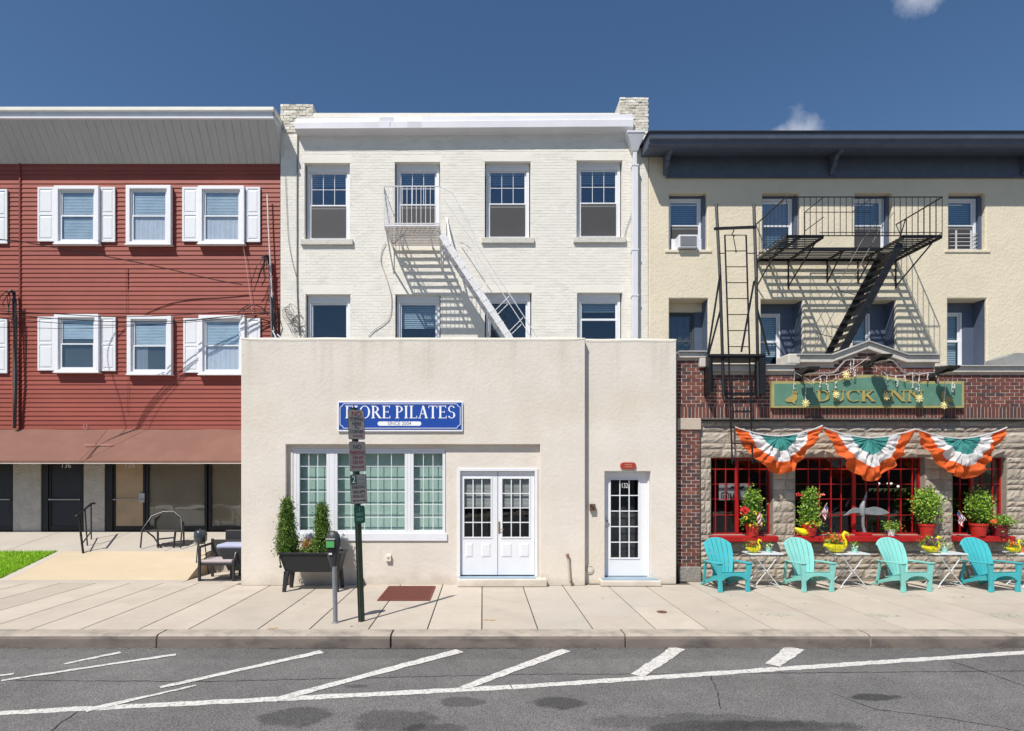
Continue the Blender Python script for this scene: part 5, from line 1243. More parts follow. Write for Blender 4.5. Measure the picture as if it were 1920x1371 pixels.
for px, py, s in ((1511,756,1),(1587,703,1),(1568,740,.9),(1663,743,1),(1724,747,1),(1771,760,1)):
    st = MB(); c = pt(px,py,yi-.03)
    for k in range(4):
        a = pi*k/4; l = .08*s; d = Vector((cos(a),0,sin(a)))*l; y_ = c+Vector((0,.003*k,0)); st.bar(y_-d, y_+d, .021)
    st.build('star', STY, isl)
# ================================================================== BUNTING
BO = mat('bunting_orange', (.78,.135,.025), .75, .05, 4); BWH = mat('bunting_white', (.74,.73,.73), .8, .04, 4); BG = mat('bunting_green', (.05,.26,.24), .8, .06, 4)
for o_ in (BO, BWH, BG):
    n_ = o_.node_tree.nodes; n_['Principled BSDF'].inputs['Subsurface Weight'].default_value = .0
def cloth(m, k=.28):
    n = m.node_tree.nodes; l = m.node_tree.links; b = n['Principled BSDF']; t = n.new('ShaderNodeBsdfTranslucent'); l.new(b.inputs['Base Color'].links[0].from_socket, t.inputs['Color'])
    x = n.new('ShaderNodeMixShader'); x.inputs[0].default_value = k; l.new(b.outputs[0], x.inputs[1]); l.new(t.outputs[0], x.inputs[2]); l.new(x.outputs[0], n['Material Output'].inputs[0])
for m_ in (BO, BWH, BG): cloth(m_)
def bunting(pa, pb, pyl, pyr, sag, bot, label, seed, tail):
    yb = KS-.26; pc = (pa+pb)/2; a = (X(pb,yb)-X(pa,yb))/2; cx = X(pc,yb)
    t = thing('bunting', label, 'bunting', (cx, yb, Z((pyl+pyr)/2,yb)), 'Irish tricolour fan buntings strung over the pub windows')
    NT, NR = 190, 34; dep = Z(min(pyl,pyr)+sag,yb)-Z(bot,yb)
    def nz(x, y=0., k=1.): return noise.noise(Vector((x*k, y*k, seed*7.3)))
    def P(i, j):
        th = pi*i/NT; rho = .02+.98*j/NR; c0 = -cos(th); s = sin(th)
        w = th+.16*nz(th, 0, 2.2)+.05*rho*nz(th, rho, 3)
        f1 = sin(w*15+seed)+.7*sin(w*9.3+seed*2.1+1.5*rho); f2 = nz(w, rho*.5, 7); fold = (f1*.4+f2*2.1+.5*nz(w, rho, 13))
        fold = fold*(.35+.65*s)*(.6+.4*(1 if s > .5 else s*2))
        # cloth hangs: flanks are drawn in and up, the middle falls as a loose tail
        mid = math.exp(-((c0-tail)/.30)**2)
        outl = (.90*s**1.45+.10*mid*s)
        outl *= 1+.035*nz(th, 5, 6)*rho
        gather = 1-.05*s*rho*(1-mid)
        x = cx+a*(rho**.96)*c0*gather+.018*nz(th, rho, 5)*rho+.012*fold*rho*s
        top = Z(pyl+(pyr-pyl)*(c0*rho+1)/2,yb)-(Z(0,yb)-Z(sag,yb))*(1-(abs(c0)*rho)**1.7)
        swag = .05*sin(pi*rho)*(1-s)*s*4*.5
        z = top-dep*outl*rho-swag*.3+.010*nz(th*3, rho*4, 2)*rho
        y = yb-.05-rho**.75*.078*fold-.11*sin(pi*min(1,rho*.9))*s-.03*nz(th, rho*2, 3)
        return (x, min(y, KS-.065-.002*rho), z)
    for nm, m, ra, rb in (('green_band', BG, 0, .38), ('white_band', BWH, .38, .68), ('orange_band', BO, .68, 1.0)):
        j0, j1 = int(round(ra*NR)), int(round(rb*NR)); mb = MB()
        g = [[P(i,j) for j in range(j0,j1+1)] for i in range(NT+1)]; w_ = j1-j0+1
        for row in g: mb.v += row
        for i in range(NT):
            for j in range(j1-j0): mb.f.append([i*w_+j, i*w_+j+1, (i+1)*w_+j+1, (i+1)*w_+j]); mb.m.append(0)
        mb.build(nm, m, t, smooth=True, fix=False)
    hem = MB(); hem.tube([(P(0,j)[0], yb-.06, P(0,j)[2]+.012) for j in range(NR,0,-3)]+[(P(NT,j)[0], yb-.06, P(NT,j)[2]+.012) for j in range(1,NR+1,3)], .015, 5); hem.build('top_hem', BWH, t)
bunting(1376,1540,802,800,18,887,'leftmost tricolour fan bunting, behind the foot of the drop ladder', 1, .12)
bunting(1542,1712,803,806,18,900,'middle tricolour fan bunting, above the widest red window', 2, -.02)
bunting(1714,1884,806,803,19,899,'rightmost tricolour fan bunting, above the narrow right window', 3, .22)
# ================================================================== AC UNIT, GUARD
b = thing('air_conditioner', 'white window air conditioner in the leftmost top window of the cream building', 'air conditioner', (X(1289,B), B, Z(467,B)))
a0, a1, a2, a3 = R(1271,1307,442,466,B-.05)
bd = MB().box(a0, a1, B-.12, B+.3, a2, a3).build('casing', VINYL, b, bevel=.012)
MB().box(a0+.04, a1-.04, B-.128, B-.121, a2+.04, a3-.04).build('coil_panel', mat('coil_grey', (.25,.25,.27), .6), bd)
gm = MB()
for i in range(12): z = a2+.05+(a3-a2-.1)*i/11; gm.box(a0+.04, a1-.04, B-.134, B-.129, z-.003, z+.003)
gm.build('grille', mat('grille_grey', (.4,.4,.42), .5), bd)
MB().box(X(1260,B+.1), a0-.004, B+.17, B+.19, a2, a3).box(a1+.004, X(1317,B+.1), B+.17, B+.19, a2, a3).build('side_panel', VINYL, b)
b = thing('window_guard', 'low grey bar guard inside the rightmost top window of the cream building', 'window guard', (X(1810,B), B+.17, Z(468,B)))
mb = MB(); g0, g1, g2, g3 = R(1782,1836,434,467,B+.15)
for i in range(5): z = g2+(g3-g2-.06)*i/4; mb.tube([(g0,B+.17,z),(g1,B+.17,z)], .012, 5)
for t in (.2,.72,.98): x = g0+(g1-g0)*t; mb.box(x-.022, x+.022, B+.145, B+.16, g2-.02, g3+.03)
mb.build('bars', mat('guard_grey', (.5,.5,.52), .5), b)
# ================================================================== FOLIAGE
LEAF = [mat('leaf_dark', (.06,.14,.018), .5, .2, 30), mat('leaf_mid', (.17,.31,.03), .45, .2, 30), mat('leaf_light', (.33,.48,.06), .45, .2, 30)]
CON = [mat('conifer_dark', (.04,.10,.015), .6, .2, 30), mat('conifer_mid', (.09,.18,.022), .6, .2, 30), mat('conifer_light', (.20,.29,.035), .6, .2, 30)]
def leaves(n, fn, size, seed, up=0, w=(3,4,2), narrow=.5, clumps=40):
    """leaf faces in clumps through a volume; fn(r) -> point"""
    r = random.Random(seed); mb = MB(); cs = [fn(r) for _ in range(clumps)]
    for k in range(n):
        c = Vector(cs[k % clumps] if r.random() < .75 else fn(r)); c += Vector((r.gauss(0,size*1.1), r.gauss(0,size*1.1), r.gauss(0,size*1.1)))
        d = Vector((r.gauss(0,1), r.gauss(0,1), r.gauss(0,1)+up)).normalized(); s = d.cross(Vector((r.gauss(0,1), r.gauss(0,1), r.gauss(0,1)))).normalized()
        l = size*r.uniform(.6,1.25); h = l*narrow/2; m = d*l*.5
        nn = d.cross(s)*l*.12
        mb.add([c, c+m+s*h+nn, c+d*l, c+m-s*h+nn], [(0,1,2,3)], r.choices((0,1,2), w)[0])
    return mb
def cone_fn(cx, cy, z0, z1, r0, r1=0.03, p=1.0):
    def fn(r):
        t = r.random()**1.3; rad = (r0+(r1-r0)*t**p)*(r.random()**.35)*r.uniform(.85,1.1); a = r.uniform(0,2*pi)
        return (cx+rad*cos(a), cy+rad*sin(a), z0+(z1-z0)*t)
    return fn
def ball_fn(cx, cy, cz, rx, rz):
    def fn(r):
        a = r.uniform(0,2*pi); u = r.uniform(-1,1); s = sqrt(1-u*u); k = r.random()**.4
        return (cx+rx*k*s*cos(a), cy+rx*k*s*sin(a), cz+rz*k*u)
    return fn
# ================================================================== PLANTER BY THE DOOR
yf, yb_ = -.62, -.2
px0, px1 = X(523,yf), X(640,yf)
pl = thing('planter', 'raised black trough planter on splayed legs against the pale stucco', 'planter', ((px0+px1)/2, -.4, 0))
zt, zb2 = Z(1036,yf), Z(1074,yf)
MB().hexa([(px0+.10,yf+.06,zb2),(px1-.08,yf+.06,zb2),(px1-.08,yb_-.02,zb2),(px0+.10,yb_-.02,zb2),(px0,yf-.02,zt-.04),(px1,yf-.02,zt-.04),(px1,yb_+.02,zt-.04),(px0,yb_+.02,zt-.04)]).build('trough', BLKP, pl, bevel=.012)
rg = MB(); 
for a,b_,c,d in ((px0-.02,px1+.02,yf-.04,yf+.0),(px0-.02,px1+.02,yb_,yb_+.04),(px0-.02,px0+.02,yf,yb_),(px1-.02,px1+.02,yf,yb_)): rg.box(a,b_,c,d,zt-.038,zt)
rg.build('rim', BLKP, pl, bevel=.005)
MB().box(px0+.02, px1-.02, yf, yb_, zt-.037, zt-.02).build('soil', mat('potting_soil', (.035,.022,.014), .95), pl)
for x, sx_ in ((px0+.14,-1),(px1-.12,1)):
    for y, sy in ((yf+.05,-1),(yb_-.03,1)):
        MB().hexa([(x-.03+sx_*.04,y-.03+sy*.05,0),(x+.03+sx_*.04,y-.03+sy*.05,0),(x+.03+sx_*.04,y+.03+sy*.05,0),(x-.03+sx_*.04,y+.03+sy*.05,0),(x-.05,y-.04,zb2+.02),(x+.05,y-.04,zb2+.02),(x+.05,y+.04,zb2+.02),(x-.05,y+.04,zb2+.02)]).build('leg', BLKP, pl, bevel=.006)
MB().tube([(px0+.02,yf-.03,zt-.08),(px0+.04,yf-.05,zt-.17),(px0+.05,yf-.05,zt-.24)], .012, 6).ball((px0+.05,yf-.05,zt-.27), .03, 8).build('drain_tap', BLKP, pl)
for (pa, pb, pt_, sd) in ((516,560,937,1),(587,621,947,2)):
    cx = X((pa+pb)/2,-.42); r0 = (X(pb,-.42)-X(pa,-.42))/2*1.0; z1 = Z(pt_,-.42)
    t = thing('arborvitae', ('taller, fuller arborvitae at the left end of the black trough planter','slimmer arborvitae at the right end of the black trough planter, behind the parking meter')[sd-1], 'shrub', (cx,-.42,zt-.02))
    leaves(11000, cone_fn(cx,-.42,zt-.02,z1-.03,r0*.76,.02,1.6), .040, sd, up=1.2, w=(4,4,2.2), narrow=.55, clumps=420).build('crown', CON, t, fix=False)
    MB().tube([(cx,-.42,zt-.03),(cx,-.42,z1-.25)], [.018,.006], 6).build('trunk', mat('bark', (.10,.07,.045), .9), t)
cx = X(578,-.42); t = thing('flowering_plant', 'small reddish-orange flowering plant between the two arborvitae', 'flowers', (cx,-.42,zt-.02))
leaves(420, cone_fn(cx,-.42,zt-.02,zt+.17,.14,.09), .04, 9, up=1, w=(3,3,1), clumps=60).build('foliage', LEAF, t, fix=False)
leaves(420, cone_fn(cx,-.42,zt+.06,zt+.24,.12,.09), .028, 10, up=1.5, w=(3,2,1), clumps=50).build('flower', [mat('flower_orange', (.55,.13,.05), .6), mat('flower_dark_red', (.30,.04,.03), .6), mat('flower_peach', (.6,.3,.12), .6)], t, fix=False)
# ================================================================== PARKING METER
ym_ = gy(1168); mx = X(629,ym_)
pm = thing('parking_meter', 'grey single-head parking meter with a green screen near the kerb', 'parking meter', (mx, ym_, 0))
zmt = Z(1062,ym_)
MB().tube([(mx,ym_,0),(X(627,ym_),ym_,zmt)], .036, 14).build('post', mat('galvanised_grey', (.27,.28,.30), .5, .1, 8, metal=.4), pm, smooth=True)
MB().lathe([(.06,0),(.055,.012),(.04,.02)], (mx,ym_,.001), 14).build('base_ring', MATS['galvanised_grey'], pm)
cx = X(625,ym_); MET = mat('meter_housing', (.045,.047,.05), .45, .1, 10)
prof = [(.037,0),(.055,.08),(.088,.17),(.098,.30),(.115,.36),(.118,.44),(.10,.52),(.06,.575),(.015,.59)]
hd = MB().lathe([(r, z) for r, z in prof], (cx,ym_,zmt-.03), 18, 1, .72).build('housing', MET, pm, smooth=True)
h0 = zmt-.03
def plate(z0, z1, w, yoff, m, nm, tilt=.0, dx=-.025): MB().hexa([(cx+dx-w,ym_-yoff,h0+z0),(cx+dx+w,ym_-yoff,h0+z0),(cx+dx+w,ym_-yoff+.03,h0+z0),(cx+dx-w,ym_-yoff+.03,h0+z0),(cx+dx-w,ym_-yoff+tilt,h0+z1),(cx+dx+w,ym_-yoff+tilt,h0+z1),(cx+dx+w,ym_-yoff+.03+tilt,h0+z1),(cx+dx-w,ym_-yoff+.03+tilt,h0+z1)]).build(nm, m, hd, bevel=.003)
plate(.335,.43,.062,.100, mat('meter_green', (.10,.38,.12), .4), 'screen'); plate(.45,.475,.072,.096, mat('meter_silver', (.5,.5,.48), .35, metal=.5), 'trim_band')
plate(.22,.25,.026,.085, mat('meter_label', (.65,.65,.65), .5), 'coin_label'); plate(.265,.32,.05,.085, mat('meter_black', (.015,.015,.016), .4), 'button_pad')
# ================================================================== SIGN POST
ysn = gy(1166); sx0_ = X(680,ysn); LEAN = (X(666,ysn)-sx0_)/Z(765,ysn)
sp = thing('sign_post', 'leaning dark green sign post stacked with four parking signs near the kerb', 'sign post', (0,0,0))
PG = mat('post_green', (.028,.045,.030), .5, .2, 14, dirt=((.10,.05,.03), 10, .58, .75, .7))
H = Z(764,ysn)
mb = MB(); mb.hexa([(-.034,-.004,0),(.034,-.004,0),(.034,.004,0),(-.034,.004,0),(-.034,-.004,H),(.034,-.004,H),(.034,.004,H),(-.034,.004,H)])
for s in (-1,1): mb.box(s*.034-.004, s*.034+.004, -.004, .035, 0, H); mb.box(s*.045-.012, s*.045+.012, .031, .037, 0, H)
mb.build('post', PG, sp)
ALUS = mat('sign_face_grey', (.38,.34,.31), .5, .06, 6, dirt=((.4,.33,.28), 9, .55, .8, .4)); RDK = mat('sign_red', (.24,.02,.025), .5); BKI = mat('sign_ink', (.03,.03,.035), .5); SGN = mat('sign_dark_green', (.012,.085,.055), .45); SWT = mat('sign_letter_white', (.75,.75,.73), .5); OLDB = mat('sign_faded_back', (.30,.265,.245), .5, .08, 6)
def rrect(x0, x1, z0, z1, r=.025):
    P = []
    for cx_, cz, a0 in ((x1-r,z0+r,-90),(x1-r,z1-r,0),(x0+r,z1-r,90),(x0+r,z0+r,180)):
        for k in range(4): a = radians(a0+30*k); P.append((cx_+r*cos(a), cz+r*sin(a)))
    return P
def plate_(zc, w, h, m, edge, label):
    p = MB().prism(rrect(-w/2,w/2,zc-h/2,zc+h/2), -.020, -.016).build('sign_plate', edge, sp, label=label)
    MB().prism(rrect(-w/2+.008,w/2-.008,zc-h/2+.008,zc+h/2-.008,.02), -.0215, -.0202).build('sign_face', m, p)
    return p
def ln_(p, s, z, size, m, x=0, sx=1): text(s, size, (x, -.0225, z), m, 'lettering', p, ext=.0008, sx=sx)
def arrow(p, z, m, l=1, r=1, w=.09):
    mb = MB(); mb.box(-w, w, -.0232, -.022, z-.006, z+.006)
    for s, on in ((-1,l),(1,r)):
        if on: mb.prism([(s*w,z-.02),(s*(w+.03),z),(s*w,z+.02)], -.0232, -.022)
    mb.build('arrow', m, p)
zA = Z(796,ysn); zB = Z(856,ysn); zC = Z(917,ysn); zD = Z(965,ysn)
p = plate_(zA, .305, .475, ALUS, BKI, 'top sign with lettering NO STOPPING HERE TO CORNER')
ln_(p, 'NO', zA+.165, .115, RDK); ln_(p, 'STOPPING', zA+.085, .075, BKI, sx=.72); ln_(p, 'HERE', zA+.01, .085, BKI, sx=.9); ln_(p, 'TO', zA-.055, .06, BKI); ln_(p, 'CORNER', zA-.115, .075, BKI, sx=.85); arrow(p, zA-.18, RDK, 0, 1, .075)
p = plate_(zB, .305, .47, OLDB, OLDB, 'second sign, faded, with red NO PARKING lettering')
ln_(p, 'NO', zB+.15, .10, BKI); ln_(p, 'PARKING', zB+.06, .085, RDK, sx=.78); ln_(p, '3:30 AM', zB-.015, .075, RDK, sx=.75); ln_(p, '5:30 AM', zB-.09, .075, RDK, sx=.75); arrow(p, zB-.165, RDK)
p = plate_(zC, .305, .465, ALUS, BKI, 'third sign, two hour parking with a green numeral box')
MB().box(-.14, -.035, -.023, -.022, zC+.075, zC+.215).build('numeral_box', SGN, p); ln_(p, '2', zC+.145, .15, SWT, x=-.088); 
MB().box(-.028, .14, -.0228, -.022, zC+.075, zC+.215).build('numeral_box', mat('sign_grey_panel', (.25,.25,.25), .5), p)
text('HOUR', .065, (.056, -.0233, zC+.18), ALUS, 'lettering', p, ext=.0006, sx=.8); text('METER', .065, (.056, -.0233, zC+.11), ALUS, 'lettering', p, ext=.0006, sx=.7)
ln_(p, 'PARKING', zC+.03, .075, BKI, sx=.8); ln_(p, '9AM-6PM', zC-.045, .075, BKI, sx=.75); ln_(p, 'MON-SAT', zC-.115, .07, BKI, sx=.75); arrow(p, zC-.18, BKI)
p = plate_(zD, .20, .275, SGN, SGN, 'lowest sign, small and green with pale worn lettering')
for k, s in enumerate(('2', '0803', '0824')): text(s, .07, (0, -.0225, zD+.085-.08*k), mat('pale_green_print', (.15,.35,.28), .5), 'lettering', p, ext=.0006, sx=.9)
sp.location = (sx0_, ysn, 0); sp.rotation_euler = (0, LEAN, radians(40))
# lean in world x: use matrix so that the rotation about z comes first
import mathutils
sp.rotation_euler = (mathutils.Matrix.Rotation(LEAN, 4, 'Y') @ mathutils.Matrix.Rotation(radians(46), 4, 'Z')).to_euler()
# ================================================================== ADIRONDACK CHAIRS
def chair(m, label):
    t = thing('adirondack_chair', label, 'chair', (0,0,0), 'plastic Adirondack chairs lined up outside the pub'); SS = 9
    # seat of curved slats
    ns = 8
    for i in range(ns):
        y0 = .0+.062*i; z0 = .375-.17*(y0/.5)+.05*(y0/.5-.5)**2*2; y1 = y0+.053; z1 = .375-.17*(y1/.5)+.05*(y1/.5-.5)**2*2
        MB().hexa([(-.25,y0,z0-.018),(.25,y0,z0-.018),(.25,y1,z1-.018),(-.25,y1,z1-.018),(-.25,y0,z0),(.25,y0,z0),(.25,y1,z1),(-.25,y1,z1)]).build('seat_slat', m, t, bevel=.006)
    ap = [(-.27,.375),(-.27,.23)]+[(-.23+.46*k/10, .23+.085*(sin(pi*k/10))**.5) for k in range(11)]+[(.27,.23),(.27,.375)]
    MB().prism(ap, -.035, -.005).build('front_apron', m, t, bevel=.006)
    # fan back: five tapered staves, curved top
    n = 6; W0, W1 = .36, .60
    def bp(u, v):      # u -1..1 across, v 0..1 up
        w = (W0+(W1-W0)*min(1,v*1.25))/2; top = .80*(1-.16*abs(u)**2.4); s = v*top
        yy = .44+.33*s*1.05-.05*sin(pi*v)+.045*(u*u)*(-1); zz = .17+s*1.03
        return (u*w, yy, zz)
    for k in range(n):
        u0, u1 = -1+2*k/n+.022, -1+2*(k+1)/n-.022; mb = MB(); q = 12
        fr = [[bp(u, v/q) for u in (u0, (u0+u1)/2, u1)] for v in range(q+1)]
        for v in range(q+1):
            for (x,y,z) in fr[v]: mb.v.append((x,y,z))
        b0 = len(mb.v)
        for v in range(q+1):
            for (x,y,z) in fr[v]: mb.v.append((x,y+.018,z-.004))
        for v in range(q):
            for h in range(2):
                a = v*3+h; mb.f.append([a,a+1,a+4,a+3]); mb.f.append([b0+a,b0+a+3,b0+a+4,b0+a+1])
            mb.f.append([v*3,v*3+3,b0+v*3+3,b0+v*3]); mb.f.append([v*3+2,b0+v*3+2,b0+v*3+5,v*3+5])
        for v in (0,q):
            for h in range(2): a = v*3+h; mb.f.append([a,b0+a,b0+a+1,a+1])
        mb.m = [0]*len(mb.f); mb.build('back_slat', m, t, bevel=.003)
    # cross ribs joining the staves, top hoop
    hp = MB()
    for vv in (.12, .45):
        hp.tube([Vector(bp(-1+2*k/8, vv))+Vector((0,.03,0)) for k in range(9)], .018, 6)
    hp.tube([Vector(bp(-1+2*k/16, 1.0))+Vector((0,.016,-.012)) for k in range(17)], .018, 6)
    hp.build('back_frame', m, t, smooth=True)
    for s in (-1,1):
        # arm
        ar = [(s*.235,.0),(s*.37,-.05),(s*.385,.05),(s*.375,.35),(s*.33,.58),(s*.29,.70),(s*.25,.68),(s*.262,.45),(s*.25,.15)]
        ar[0] = (s*.24,-.05)
        a = MB().exz(ar, .555, .578)
        a.v = [(x,y,z-.05*max(0,y)) for x,y,z in a.v]; a.build('armrest', m, t, bevel=.008)
        # front leg: panel narrowing down, flaring at top
        lg = [(s*.24,.0),(s*.335,.0),(s*.32,.12),(s*.335,.32),(s*.37,.553),(s*.25,.553),(s*.265,.42),(s*.262,.28),(s*.25,.14)]
        MB().prism(lg, -.035, .025).build('leg', m, t, bevel=.008)
        # side rail running back to the ground
        sr = [(-.03,.24),(-.03,.36),(.30,.25),(.55,.15),(.84,.0),(.74,.0),(.50,.10),(.28,.17)]
        x0, x1 = (s*.252, s*.285)
        MB().exx([(y,z) for y,z in sr], min(x0,x1), max(x0,x1)).build('leg', m, t, bevel=.006)
        MB().bar((s*.30,.55,.50), (s*.30,.62,.12), .04).build('arm_support', m, t)
    return t
AQ1 = mat('aqua_plastic', (.055,.42,.46), .48, .08, 3, .08, 60, dirt=((.12,.36,.38), 7, .5, .75, .5)); AQ2 = mat('pale_aqua_plastic', (.22,.57,.52), .5, .08, 3, .08, 60, dirt=((.30,.50,.46), 7, .5, .75, .5))
labs = ['turquoise Adirondack chair nearest the brick pillar', 'pale mint Adirondack chair, second from the brick pillar', 'pale mint Adirondack chair in front of the widest red window', 'turquoise Adirondack chair under the narrow right window']
for i, (px, m, rz) in enumerate(((1376,AQ1,.11),(1533,AQ2,.08),(1718,AQ2,.12),(1883,AQ1,.09))):
    t = chair(m, labs[i]); y = gy(1110); t.location = (X(px,y), y, 0); t.rotation_euler.z = rz
# ================================================================== BISTRO TABLES
TBM = mat('table_pale_metal', (.60,.65,.67), .4, .06, 5); TBL = mat('table_leg_metal', (.60,.61,.63), .4, .1, 8)
def table(label):
    t = thing('bistro_table', label, 'table', (0,0,0), 'folding metal tables between the Adirondack chairs')
    MB().exz([(p[0], p[1]) for p in rrect(-.35,.35,-.22,.22,.05)], .69, .712).build('table_top', TBM, t, bevel=.005)
    for s, yy in ((1,.19),(-1,.16)):
        mb = MB()
        for q in (-1,1): mb.tube([(-s*.25,q*yy,.688),(-s*.10,q*yy,.47),(s*.20,q*yy,.10),(s*.27,q*(yy+.03),.008)], .011, 6)
        mb.tube([(s*.235,-yy,.06),(s*.235,yy,.06)], .009, 6).tube([(-s*.25,-yy,.68),(-s*.25,yy,.68)], .009, 6)
        mb.build('leg_frame', TBL, t, smooth=True)
    MB().tube([(0,-.20,.345),(0,.20,.345)], .010, 6).build('pivot_rod', TBL, t)
    return t
tl = ['folding table with the smallest yellow swan pot, between first and second chairs', 'folding table carrying the biggest yellow swan planter', 'folding table carrying purple flowers in a yellow swan planter', 'folding table cut by the right edge of the photo']
TB = []
for i, px in enumerate((1430,1590,1770,1926)):
    t = table(tl[i]); t.location = (X(px,-.14), -.14, 0); TB.append(t.location.x)
# ================================================================== YELLOW SWAN PLANTERS AND DUCK
YEL = mat('yellow_plastic', (.80,.66,.015), .35, .05, 8); ORB = mat('beak_orange', (.75,.22,.03), .4); BEYE = mat('eye_black', (.01,.01,.01), .3)
FL = {'orange': mat('petal_orange', (.70,.14,.02), .6, .2, 40), 'red': mat('petal_red', (.55,.02,.02), .6, .2, 40), 'yellow': mat('petal_yellow', (.80,.62,.03), .6, .1, 40), 'purple': mat('petal_purple', (.20,.02,.14), .6, .2, 40), 'white': mat('petal_white', (.7,.7,.66), .6)}
def blossoms(mb, pts, r, m=0, seed=1):
    rr = random.Random(seed)
    for c in pts:
        c = Vector(c); d = Vector((rr.uniform(-.4,.4),-1,rr.uniform(-.1,.8))).normalized(); a = d.cross(Vector((0,0,1))).normalized(); b = a.cross(d)
        for k in range(7):
            t = 2*pi*k/7+rr.random(); p = (a*cos(t)+b*sin(t)); q = (a*cos(t+.5)+b*sin(t+.5)); s = (a*cos(t-.5)+b*sin(t-.5))
            mb.add([c, c+s*r*.6+d*r*.2, c+p*r+d*r*.1, c+q*r*.6+d*r*.2], [(0,1,2,3)], m)
    return mb
def swan(x, y, z, L_, flip, fl, label, big=0):
    t = thing('swan_planter', label, 'planter', (x,y,z)); s = L_; g = 1
    mb = MB(); n = 14
    prof = [(-.50,.30,.02),(-.42,.26,.12),(-.25,.10,.22),(0,.02,.27),(.22,.04,.25),(.36,.12,.18),(.42,.22,.09)]
    # hull: cross sections along x
    rows = []
    for (u, zb3, hw) in prof:
        row = []
        zt3 = .40 if u < .3 else .34
        for k in range(9):
            a = pi*k/8; row.append((x+g*u*s, y-hw*s*cos(a), z+(zb3+(zt3-zb3)*(1-sin(a)**.7))*s))
        rows.append(row)
    for a in range(len(rows)-1):
        for k in range(8): mb.quad(rows[a][k], rows[a+1][k], rows[a+1][k+1], rows[a][k+1])
    for r_ in (rows[0], rows[-1]): mb.add(r_, [list(range(9))])
    mb.add([rows[i][0] for i in range(len(rows))]+[rows[i][8] for i in range(len(rows)-1,-1,-1)], [list(range(2*len(rows)))])
    mb.v = [(a, b, c-.0) for a, b, c in mb.v]
    bd = mb.build('body', YEL, t, smooth=True)
    nk = [(.36,.20),(.44,.36),(.44,.52),(.36,.66),(.34,.80),(.42,.90),(.52,.86),(.56,.76)]
    MB().tube([(x+g*a*s, y, z+b*s) for a, b in nk], [.10*s,.085*s,.07*s,.062*s,.06*s,.075*s,.065*s,.04*s], 10).build('neck', YEL, t, smooth=True)
    MB().tube([(x+g*.555*s,y,z+.78*s),(x+g*.60*s,y,z+.66*s)], [.035*s,.012*s], 6).build('beak', ORB, t)
    ev = MB(); 
    for q in (-1,1): ev.ball((x+g*.49*s, y+q*.05*s, z+.87*s), .012*s, 6)
    ev.build('eye', BEYE, t)
    leaves(160 if not big else 260, ball_fn(x-.05*s,y,z+.50*s,.22*s,.16*s), .045 if not big else .055, int(x*10), up=1, clumps=30).build('foliage', LEAF, t, fix=False)
    rr = random.Random(int(x*7)); pts = [(x+rr.uniform(-.25,.2)*s, y+rr.uniform(-.2,.1)*s, z+rr.uniform(.45,.78)*s) for _ in range(26)]
    blossoms(MB(), pts, .028 if not big else .035, 0, 3).build('flower', FL[fl], t, fix=False)
    return t
TZ = .713
swan(X(1412,-.2), -.2, TZ-.005, .30, 1, 'red', 'smallest yellow swan pot with red flowers, on the table nearest the brick pillar')
swan(X(1566,-.2), -.2, TZ-.005, .47, 1, 'orange', 'biggest yellow swan planter, full of orange flowers', 1)
swan(X(1745,-.2), -.2, TZ-.005, .37, 1, 'purple', 'yellow swan planter with purple flowers', 1)
swan(X(1900,-.2), -.2, TZ-.005, .29, 1, 'orange', 'small yellow swan planter at the right edge of the photo')
def pot(x, y, z, r, h, m, name, label, cat='flower pot', taper=.75):
    t = thing(name, label, cat, (x,y,z))
    p = MB().lathe([(r*taper,0),(r*taper*1.02,.01),(r,h*.82),(r*1.08,h*.83),(r*1.1,h),(r*.95,h),(r*.93,h*.86)], (x,y,z+.001), 18).build('pot', m, t, smooth=True)
    MB().lathe([(.001,h*.86),(r*.93,h*.87),(.001,h*.88)], (x,y,z+.001), 14).build('soil', MATS['potting_soil'], t)
    return t
AQP = mat('aqua_glaze', (.30,.60,.50), .3, .05, 9)
for px, lab, dz in ((1441,'small aqua pot beside the smallest yellow swan pot',0),(1602,'small aqua pot beside the biggest yellow swan planter',1),(1771,'small aqua pot beside the purple-flowered swan planter',2)):
    x = X(px,-.12); t = pot(x, -.12, TZ-.001, .055, .10, AQP, 'small_pot', lab, taper=.85)
    leaves(90, ball_fn(x,-.12,TZ+.13,.06,.05), .035, px, up=1, clumps=14).build('foliage', LEAF, t, fix=False)
    blossoms(MB(), [(x+random.uniform(-.06,.06),-.15,TZ+random.uniform(.1,.18)) for _ in range(5)], .02).build('flower', FL['white'], t, fix=False)
x = X(1918,-.12); t = pot(x, -.12, TZ-.001, .075, .11, mat('terracotta_orange', (.60,.16,.06), .6), 'small_pot', 'orange pot on the table cut by the right edge', taper=.8)
leaves(70, ball_fn(x,-.12,TZ+.16,.08,.06), .04, 77, up=1, clumps=14).build('foliage', LEAF, t, fix=False)
